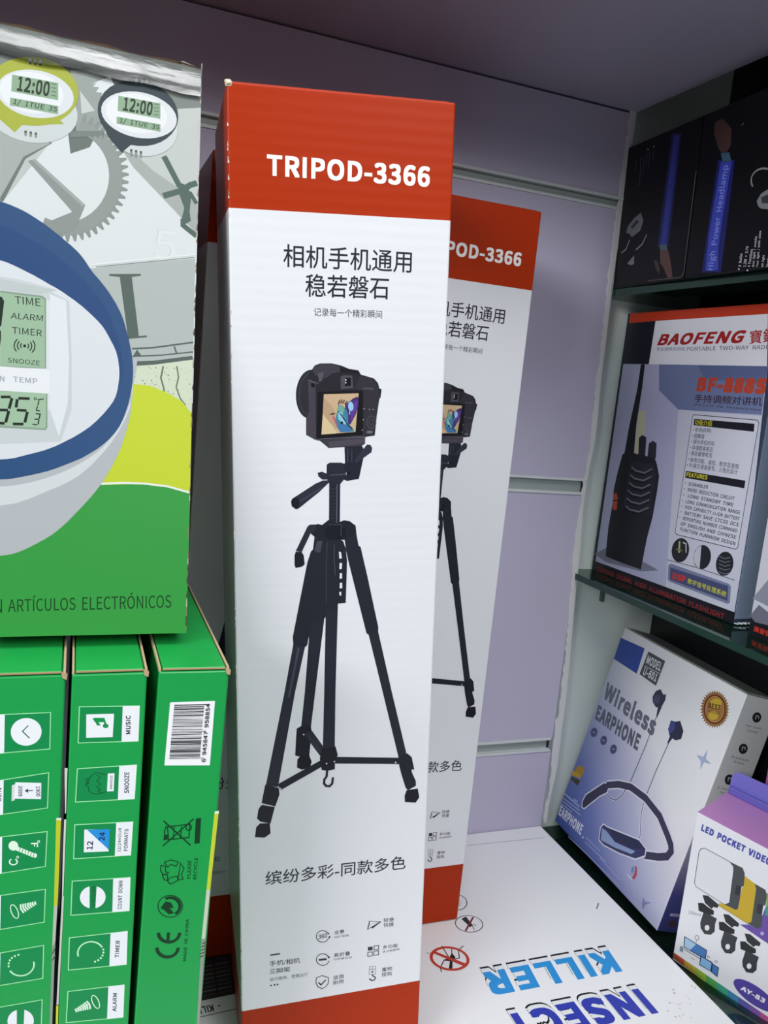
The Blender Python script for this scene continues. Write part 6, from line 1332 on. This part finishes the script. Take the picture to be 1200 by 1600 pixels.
def print_art(face,parent,off=0.,loc=None,rough=.34,tone=1.,spec=.4):
    """one child mesh per printed element of the face"""
    made=[]
    for fn,name,label,plane,items in ART:
        if fn!=face: continue
        V=[];F=[];MI=[];mats=[];idx={}; seen=LAY.setdefault(face,[])
        for it in items:
            P,T=prim(it)
            if not P: continue
            xs=[p[0] for p in P]; ys=[p[1] for p in P]; B=(min(xs),max(xs),min(ys),max(ys))
            lay=1+max([q[4] for q in seen if q[0]<B[1] and q[1]>B[0] and q[2]<B[3] and q[3]>B[2]] or [0]); seen.append(B+(lay,)); e0=6e-5+lay*1.2e-5
            if it[1] not in idx: idx[it[1]]=len(mats); mats.append(mat(it[1],rough,spec,tone=tone))
            b=len(V)
            for q in P:
                x=q[0]/1000; y=q[1]/1000; e=e0+(q[2]*1e-6 if len(q)>2 else 0)
                V.append({'xz':(x,-e,y),'yz':(off+e,x,y),'xy':(x,y,e)}[plane])
            for t in T: F.append(tuple(i+b for i in t)); MI.append(idx[it[1]])
        me=bpy.data.meshes.new(name); me.from_pydata(V,[],F)
        for m in mats: me.materials.append(m)
        me.polygons.foreach_set('material_index',MI); me.update()
        o=link(name,me,parent,loc)
        if label: o['label']=label
        made.append(o)
    return made
def copy_thing(root,M,label):
    r=root.copy(); COL.objects.link(r); r.matrix_world=M; r['label']=label
    for ch in list(root.children):
        c=ch.copy(); COL.objects.link(c); c.parent=r
        for g in ch.children:
            d=g.copy(); COL.objects.link(d); d.parent=c
    return r
# ---------------------------------------------------------------- setting
LAV='c0bad0'
lav=mat(LAV,.5,.4,0,.0); alu=mat('d3d8d8',.35); alud=mat('9fa9a6',.35)
bm=bmesh.new()
for z0,z1 in ((-.14,.0769),(.0904,.3238),(.3386,.5716),(.5823,.6503),(.6525,1.0)): bx(bm,-1.25,0,0,.0178,z0,z1)
bx(bm,-1.25,0,.016,.0178,-.14,1.0)
mesh('wall_back',bm,[lav],kind='structure')
for i,(a,b) in enumerate(((.0769,.0904),(.3238,.3386),(.5716,.5823))):
    bm=bmesh.new(); bx(bm,-1.25,-.002,.0035,.0155,a,b,1); bx(bm,-1.25,-.002,-.0012,.0155,b-.0022,b,0); bx(bm,-1.25,-.002,-.0012,.0155,a,a+.0022,0)
    bx(bm,-.0036,-.002,.002,.0155,a+.0022,b-.0022,2)
    mesh('trim_%d'%(i+1),bm,[alu,alud,mat('1d211f',.6)],kind='structure')
# chipped white edge where the board was cut
EDGE=[(-0.0066, 0.0, 0.66), (-0.005, -0.0, 0.6558), (-0.0069, -0.0, 0.6517), (-0.0056, -0.0001, 0.6475), (-0.007, -0.0001, 0.6433), (-0.0067, -0.0001, 0.6392), (-0.005, -0.0001, 0.635), (-0.0068, -0.0001, 0.6308), (-0.0059, -0.0002, 0.6267), (-0.0063, -0.0002, 0.6225), (-0.0063, -0.0002, 0.6183), (-0.0062, -0.0002, 0.6142), (-0.0069, -0.0003, 0.61), (-0.0055, -0.0003, 0.6058), (-0.0072, -0.0003, 0.6017), (-0.0069, -0.0003, 0.5975), (-0.0074, -0.0003, 0.5933), (-0.0069, -0.0004, 0.5892), (-0.0066, -0.0004, 0.585), (-0.0055, -0.0004, 0.5808), (-0.0067, -0.0004, 0.5767), (-0.0073, -0.0004, 0.5725), (-0.007, -0.0005, 0.5683), (-0.0054, -0.0005, 0.5642), (-0.0075, -0.0005, 0.56), (-0.0062, -0.0006, 0.556), (-0.0067, -0.0007, 0.5519), (-0.006, -0.0008, 0.5479), (-0.0067, -0.0009, 0.5439), (-0.0059, -0.001, 0.5398), (-0.0062, -0.0011, 0.5358), (-0.0059, -0.0012, 0.5317), (-0.0053, -0.0014, 0.5277), (-0.0059, -0.0015, 0.5237), (-0.0069, -0.0016, 0.5196), (-0.007, -0.0017, 0.5156), (-0.005, -0.0018, 0.5116), (-0.006, -0.0019, 0.5075), (-0.0066, -0.002, 0.5035), (-0.0048, -0.0018, 0.4987), (-0.0055, -0.0015, 0.494), (-0.0051, -0.0012, 0.4892), (-0.0047, -0.001, 0.4844), (-0.0058, -0.0008, 0.4803), (-0.0055, -0.0006, 0.4762), (-0.0041, -0.0004, 0.472), (-0.0056, -0.0002, 0.4679), (-0.0043, -0.0002, 0.4633), (-0.0058, -0.0001, 0.4586), (-0.0045, -0.0, 0.454), (-0.0045, 0.0, 0.4494), (-0.004, 0.0001, 0.4447), (-0.0042, 0.0001, 0.4401), (-0.005, 0.0002, 0.4359), (-0.0057, 0.0002, 0.4317), (-0.0058, 0.0002, 0.4275), (-0.0049, 0.0003, 0.4233), (-0.0047, 0.0005, 0.4191), (-0.0054, 0.0008, 0.4148), (-0.0034, 0.001, 0.4106), (-0.004, 0.0012, 0.4064), (-0.0033, 0.0015, 0.4021), (-0.0041, 0.0017, 0.3979), (-0.0038, 0.002, 0.3936), (-0.0041, 0.0022, 0.3894), (-0.0032, 0.0022, 0.3851), (-0.0032, 0.0023, 0.3808), (-0.0026, 0.0023, 0.3765), (-0.0026, 0.0023, 0.3722), (-0.0016, 0.0019, 0.3681), (-0.0015, 0.0015, 0.3641), (-0.0031, 0.0011, 0.36), (-0.0027, 0.0007, 0.356), (-0.0032, 0.0003, 0.3519), (-0.0027, 0.0001, 0.347), (-0.0027, -0.0002, 0.3421), (-0.005, -0.0004, 0.3372), (-0.0035, -0.0005, 0.3325), (-0.0044, -0.0005, 0.3278), (-0.0048, -0.0006, 0.3232), (-0.003, -0.0006, 0.3185), (-0.0037, -0.0007, 0.3138), (-0.0045, -0.0004, 0.309), (-0.0043, -0.0, 0.3043), (-0.0051, 0.0003, 0.2995), (-0.005, 0.0007, 0.2948), (-0.0053, 0.001, 0.29), (-0.0052, 0.0014, 0.2841), (-0.0046, 0.0019, 0.2781), (-0.005, 0.0021, 0.2738), (-0.0051, 0.0023, 0.2695), (-0.0049, 0.0025, 0.2652), (-0.0046, 0.0027, 0.2609), (-0.0034, 0.0029, 0.2566), (-0.0035, 0.0031, 0.2523), (-0.0022, 0.0033, 0.248), (-0.0026, 0.0035, 0.2436), (-0.0019, 0.0036, 0.2393), (-0.0011, 0.0038, 0.2349), (-0.0028, 0.004, 0.2306), (-0.0027, 0.0042, 0.2262), (-0.0021, 0.0043, 0.2219), (-0.0014, 0.0045, 0.2175), (-0.0007, 0.0047, 0.2131), (-0.0, 0.005, 0.2087), (-0.0006, 0.0052, 0.2043), (0.001, 0.0054, 0.1998), (-0.0008, 0.0056, 0.1954), (0.0013, 0.0059, 0.191), (0.0002, 0.0061, 0.1866), (0.0017, 0.0063, 0.1824), (-0.0, 0.0065, 0.1782), (0.0021, 0.0068, 0.1741), (0.0017, 0.007, 0.1699), (0.0023, 0.0072, 0.1657), (0.0015, 0.0074, 0.1615), (0.0007, 0.0077, 0.1574), (0.0025, 0.0079, 0.1532), (0.0015, 0.0081, 0.149), (0.001, 0.0083, 0.1442), (0.0025, 0.0084, 0.1394), (0.0026, 0.0086, 0.1347), (0.0029, 0.0088, 0.1299), (0.0022, 0.0088, 0.1251), (0.0022, 0.0088, 0.1203), (0.0032, 0.0088, 0.1155), (0.0029, 0.0088, 0.1107), (-0.0, 0.0088, 0.107), (0.0007, 0.0088, 0.1018), (0.0014, 0.0088, 0.0967), (0.0014, 0.0088, 0.0915), (0.0011, 0.0089, 0.0874), (0.0012, 0.009, 0.0833), (0.0013, 0.009, 0.0792), (0.0013, 0.0091, 0.0752), (0.0015, 0.0092, 0.0711), (0.0023, 0.0093, 0.067), (0.0018, 0.0093, 0.0629), (0.0034, 0.0094, 0.0588), (0.0036, 0.0089, 0.0544), (0.0037, 0.0085, 0.05), (0.0027, 0.008, 0.0456), (0.0037, 0.0075, 0.0412), (0.0042, 0.0071, 0.0368), (0.0037, 0.0066, 0.0324), (0.0038, 0.0061, 0.0276), (0.0016, 0.0056, 0.0228), (0.0013, 0.0057, 0.0188), (0.0021, 0.0057, 0.0147), (0.0012, 0.0058, 0.0107), (0.0016, 0.0058, 0.0066), (0.0025, 0.0059, 0.0026)]
bm=bmesh.new(); n=len(EDGE)
A=[bm.verts.new((l,-.0006,z)) for l,r,z in EDGE]; B=[bm.verts.new((r,-.0006,z)) for l,r,z in EDGE]; A2=[bm.verts.new((l,.0005,z)) for l,r,z in EDGE]; B2=[bm.verts.new((r,.0005,z)) for l,r,z in EDGE]
for i in range(n-1):
    bm.faces.new((A[i],B[i],B[i+1],A[i+1])); bm.faces.new((A2[i],A[i],A[i+1],A2[i+1])); bm.faces.new((B[i],B2[i],B2[i+1],B[i+1]))
mesh('trim_4',bm,[mat('d6d6d6',.7)],kind='structure')
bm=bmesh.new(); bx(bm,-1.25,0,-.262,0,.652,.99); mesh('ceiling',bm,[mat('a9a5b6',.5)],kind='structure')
bm=bmesh.new(); bx(bm,-.745,-.725,-.262,0,-.112,.652); mesh('wall_left_blocker',bm,[mat('a8a0b2',.5)],kind='structure')  # unseen panel added to stop ambient light leaking in from the left
bm=bmesh.new(); bx(bm,0,.11,-.9,.0178,.735,.755); mesh('ceiling_niche_blocker',bm,[mat('4a5150',.5)],kind='structure')  # unseen cover added to block light falling into the niche from above
bm=bmesh.new(); bx(bm,-1.25,.0,-.62,0,-.14,-.112); mesh('floor',bm,[mat('c9ccd2',.4)],kind='structure')
bm=bmesh.new(); bx(bm,0,.115,.018,.045,-.14,1.0); mesh('wall_niche_end',bm,[mat('e6f0ea',.3)],kind='structure')
bm=bmesh.new(); bx(bm,.110,.125,-.9,.0178,-.14,1.0); mesh('wall_right',bm,[mat('16191a',.35)],kind='structure')
bm=bmesh.new(); bx(bm,.0,.11,-.9,.0178,-.14,-.112); mesh('floor_niche',bm,[mat('1d2422',.5)],kind='structure')
# ---------------------------------------------------------------- glass shelves
gm=glass_mat(); ge=mat('12382a',.12,.6)
def shelf(z,th,label):
    t=thing('glass_shelf',label,'shelf',Matrix.Translation((0,-.45,z-th)),'green glass shelves of the side niche')
    bm=bmesh.new(); fs=bx(bm,.0005,.1095,-.44,.4675,0,th)
    for f in fs[2:]: f.material_index=1
    mesh('glass_pane',bm,[gm,ge],t)
    return t
sh_top=shelf(.5057,.006,'green glass shelf high in the niche carrying the two black headlamp boxes')
sh_mid=shelf(.2508,.0055,'green glass shelf halfway up the niche carrying the two radio boxes')
sh_low=shelf(-.0135,.007,'lowest dark green glass shelf under the earphone and panel light boxes')
for s_ in (sh_mid,sh_low):
    bm=bmesh.new(); bx(bm,.044,.0465,.463,.4678,-.026,-.0002); mesh('shelf_bracket',bm,[mat('4a6a58',.3)],s_,.0004)
# ---------------------------------------------------------------- tripod boxes
TW=.10556; TH=.53; H1=.0469; H2=.4776
RED=board('a8300c',.34,spec=.12); WHT=board('e0e2e6',.26)
def tripod_box(M,label):
    t=thing('tripod_box',label,'box',M,'tripod cartons standing upright')
    bm=bmesh.new()
    xs=(0,TW); ys=(0,TW); zs=(0,H1,H2,TH); V={}
    for i,x in enumerate(xs):
        for j,y in enumerate(ys):
            for k,z in enumerate(zs): V[i,j,k]=bm.verts.new((x,y,z))
    for k in range(3):
        for q in (((0,0),(1,0)),((1,0),(1,1)),((1,1),(0,1)),((0,1),(0,0))):
            f=bm.faces.new((V[q[0]+(k,)],V[q[1]+(k,)],V[q[1]+(k+1,)],V[q[0]+(k+1,)])); f.material_index=1 if k==1 else 0
    bm.faces.new([V[i,j,0] for i,j in ((0,1),(1,1),(1,0),(0,0))]); bm.faces.new([V[i,j,3] for i,j in ((0,0),(1,0),(1,1),(0,1))])
    mesh('carton',bm,[RED,WHT],t,.0009)
    bm=bmesh.new(); bx(bm,.002,TW-.002,.003,TW-.001,TH-.0005,TH+.0009); mesh('top_flap',bm,[RED],t,.0004)
    print_art('tripod',t)
    return t
tp=tripod_box(pose(*POSES['front']),'tall red and white tripod box in front, leaning to the left, shown whole')
for o in tp.children:
    pass
bk=copy_thing(tp,Matrix.Translation((-.2486,-.1129,0.0008)),'tripod box standing behind the front one on its right, against the purple wall')
td=copy_thing(tp,Matrix.Translation((-.3651,-.1129,0.0008)),'shadowed tripod box in the gap between the green boxes and the front tripod box')
for r in (bk,td):
    for c in list(r.children):
        if c.name.startswith('worn_corner'): bpy.data.objects.remove(c)
# ---------------------------------------------------------------- digital clock carton
CW=.2825; CH=.25427; CT=.0285; TB=.2828
GRN='1a9c4a'
t=thing('clock_box','big silver and green digital clock box lying back on top of three green boxes','box',pose(*POSES['clock']))
bm=bmesh.new(); bx(bm,0,CW,0,CT,0,CH); cart=mesh('carton',bm,[board('b5bcb6',.26)],t,.0007)
print_art('clock',t,rough=.42,tone=.74,spec=.2)
bm=bmesh.new()   # tape laid over the rounded top crease
pr=[(.0017,CH-.0135),(.0023,CH-.0105),(.0022,CH-.0075),(.0017,CH-.0045),(.0013,CH-.0015),(.0006,CH+.0006),(-.006,CH+.0010),(-.02,CH+.0010)]
rows=[]
for i in range(25):
    x=CW*(.62+.378*i/24) if False else CW*(.30+.698*i/24)
    rows.append([bm.verts.new((x,-d,z+.0006*math.sin(i*1.7+z*300))) for d,z in pr])
for a,b in zip(rows,rows[1:]):
    for k in range(len(pr)-1):
        f=bm.faces.new((a[k],b[k],b[k+1],a[k+1])); f.smooth=True
mesh('clear_tape',bm,[tape_mat()],t)
bm=bmesh.new(); prism(bm,[(CW-.009,CH+.0004),(CW-.0002,CH-.0002),(CW+.0002,CH+.0006),(CW-.0085,CH+.0026),(CW-.0098,CH+.0018)],'xz',.001,.010); mesh('tuck_flap',bm,[mat('7a745f',.6)],t)
# unseen carton added to keep the gap dark; clock box leans on it
t=thing('hidden_blocker_carton','unseen brown carton added behind the big clock box, which leans back on it, to keep the gap dark','box',Matrix.Translation((-.53,-.10,.2828)))
bm=bmesh.new(); bx(bm,-.13,.139,-.0905,.088,0,.262); mesh('carton',bm,[mat('9a7b55',.6)],t,.001)
bm=bmesh.new(); bx(bm,-.13,.139,-.02,.02,.2620,.2624); mesh('packing_tape',bm,[mat('b89a62',.25)],t)
# ---------------------------------------------------------------- three green boxes on their spines
GW=.0285; GD=.268
def green_box(face,label,h):
    o,R=POSES[face]; t=thing('clock_box',label,'box',pose(o,R),'green clock boxes standing in a row')
    bm=bmesh.new(); bx(bm,0,GW,0,GD,0,h-.0016); mesh('carton',bm,[board(GRN,.3,.0001)],t,.0006)
    bm=bmesh.new(); bx(bm,.0014,GW-.0016,.0006,GD-.002,h-.0012,h,0); bx(bm,.0014,GW-.0016,.0002,.0007,h-.0011,h-.0002,1); mesh('top_flap',bm,[board('1ea84c',.3,.0001),mat('9d8a62',.7)],t,.0003)
    for x0,x1 in ((0,.0008),(GW-.0009,GW)):
        bm=bmesh.new(); bx(bm,x0,x1,.0005,GD-.01,h-.0016,h-.0001); mesh('side_panel_edge',bm,[mat('c2ab86',.7)],t)
    bm=bmesh.new(); prism(bm,[(GW-.0016,h-.0006),(GW+.0006,h-.0014),(GW+.0004,h-.0034),(GW-.0012,h-.0026)],'xz',-.0006,.0016); mesh('bent_corner',bm,[mat('b39c78',.7)],t)
    print_art(face,t)
    return t
green_box('gA','green box at the far left of the row, cut by the picture edge, thermometer icon',TB)
green_box('gB','middle green box of the row with music, snooze and timer labels',TB)
green_box('gC','green box with a white barcode sticker and recycling marks beside the tripod box',TB)
# ---------------------------------------------------------------- insect killer carton underneath
t=thing('insect_killer_box','large white insect killer carton lying flat under the tripod boxes','box',Matrix.Translation((-.33,-.18,-.112)))
bm=bmesh.new(); bx(bm,-.33,.3296,-.17,.1795,0,.112); mesh('carton',bm,[board('f2f3f5',.36,.0001)],t,.0012)
print_art('insect',t,loc=(.33,.18,.112))
# ---------------------------------------------------------------- radio boxes
RWD,RHT=SZ['radio']; NAVY=mat('1c2133',.35)
def radio(face,label):
    t=thing('radio_box',label,'box',pose(*POSES[face]),'two-way radio boxes')
    bm=bmesh.new(); fs=bx(bm,0,RWD,0,.052,0,RHT); mesh('carton',bm,[mat('39455f',.4,.5,0,.6,220)],t,.0006)
    bm=bmesh.new(); bx(bm,RWD-.0002,RWD+.0004,.0006,.017,.004,RHT-.004); mesh('side_flap',bm,[mat('7f8fa6',.4)],t)
    bm=bmesh.new()
    for k in range(7): prism(bm,[(RWD-.002+.0015*k%.004,.001+.004*k),(RWD+.003,.003+.004*k),(RWD+.001,.006+.004*k)],'xy',.0002,.0009+.0004*(k%3))
    mesh('torn_film',bm,[mat('c9d2d6',.2)],t)
    print_art(face,t,rough=.36)
    return t
radio('radio','walkie talkie box with a red header, whole front in view, on the middle glass shelf')
radio('radio2','second walkie talkie box on the middle glass shelf, only its near-hidden left edge in view')
# ---------------------------------------------------------------- earphone box
ew,eh=SZ['ear']
t=thing('earphone_box','white and blue wireless earphone box leaning back on the lowest glass shelf','box',pose(*POSES['ear']))
bm=bmesh.new(); fs=bx(bm,0,ew,0,.036,0,eh); fs[3].material_index=1; fs[1].material_index=2; fs[4].material_index=2
g1=gradient('ear_front',[(0,'3a55a8'),(.22,'6f7dbb'),(.42,'b2b5d2'),(.62,'e8e9ec'),(1,'f0f1f1')],(.9,0,1),.0,.34)
g2=gradient('ear_side',[(0,'33396a'),(.16,'454b80'),(.34,'9a9caa'),(.5,'c4c6c5'),(1,'cfd1cf')],(0,0,1),0,eh)
mesh('carton',bm,[g1,g2,mat('b4b7b5',.4)],t,.0008)
bm=bmesh.new(); bx(bm,.004,ew*.98,.002,.032,eh-.0003,eh+.0009); mesh('top_flap',bm,[mat('8e9290',.45)],t,.0004)
print_art('ear',t); print_art('earside',t,off=ew)
# ---------------------------------------------------------------- pocket light box
lw,lh,ld=SZ['led']
t=thing('pocket_light_box','white and pink pocket video light box with a purple hang tab, lower right corner','box',pose(*POSES['led']))
bm=bmesh.new(); fs=bx(bm,0,lw,0,ld,0,lh); fs[1].material_index=1; fs[3].material_index=1; fs[5].material_index=1; fs[4].material_index=1
mesh('carton',bm,[mat('e4e5ea',.3),mat('c48ac8',.35)],t,.0006)
bm=bmesh.new(); pts=[(0.001,lh-.0004),(.0005,lh+.011),(.002,lh+.0165),(.006,lh+.019),(lw*.5-.012,lh+.0195)]
full=pts+[(lw-a,b) for a,b in pts[::-1]]
prism(bm,full,'xz',ld-.0012,ld-.0002)
tab=mesh('hang_tab',bm,[mat('7a74cc',.3)],t,.0004)
bm=bmesh.new(); bx(bm,.0012,lw-.0012,ld-.0046,ld-.0012,lh,lh+.0062); mesh('tab_fold',bm,[mat('6c64ba',.3)],tab,.001)
bm=bmesh.new(); L=[]
for i in range(20):
    a=2*math.pi*i/20; L.append((lw*.5+.0085*math.cos(a),lh+.009+.0034*math.sin(a)))
prism(bm,L,'xz',ld-.0056,ld-.0046); mesh('hang_hole',bm,[mat('d8dade',.4)],tab)
print_art('led',t)
# pink carton glimpsed behind it
o=POSES['led'][0]; Rl=POSES['led'][1]
u=Vector((Rl[0][0],Rl[1][0],0)).normalized(); nn=Vector((-u.y,u.x,0))
base=Vector((o[0],o[1],-.0135))+nn*(ld+.006)+u*.024
t=thing('pink_carton','narrow glossy pink carton half hidden behind the purple hang tab','box',Matrix(((u.x,nn.x,0,base.x),(u.y,nn.y,0,base.y),(0,0,1,base.z),(0,0,0,1))))
bm=bmesh.new(); bx(bm,0,.038,0,.013,0,.178); mesh('carton',bm,[mat('b060ae',.22)],t,.002)
bm=bmesh.new(); bx(bm,.006,.0085,-.0006,.0004,.01,.168); mesh('painted_highlight',bm,[mat('e0b4de',.25)],t)  # highlight on the pink front, put in as a pale strip
# ---------------------------------------------------------------- headlamp boxes
hw,hh=SZ['head']; BLK=mat('07070b',.4,.3)
def headlamp(face,label,h):
    t=thing('headlamp_box',label,'box',pose(*POSES[face]),'black headlamp boxes')
    bm=bmesh.new(); bx(bm,0,hw,0,.085,0,h); mesh('carton',bm,[BLK],t,.0008)
    bm=bmesh.new(); bx(bm,.002,hw-.002,.002,.083,h-.0002,h+.0008); mesh('top_flap',bm,[BLK],t,.0003)
    print_art(face,t); return t
headlamp('head','black headlamp box with a dim blue band, further back on the top glass shelf',hh)
headlamp('head2','black headlamp box with bright blue band lettering, nearer on the top glass shelf',hh)
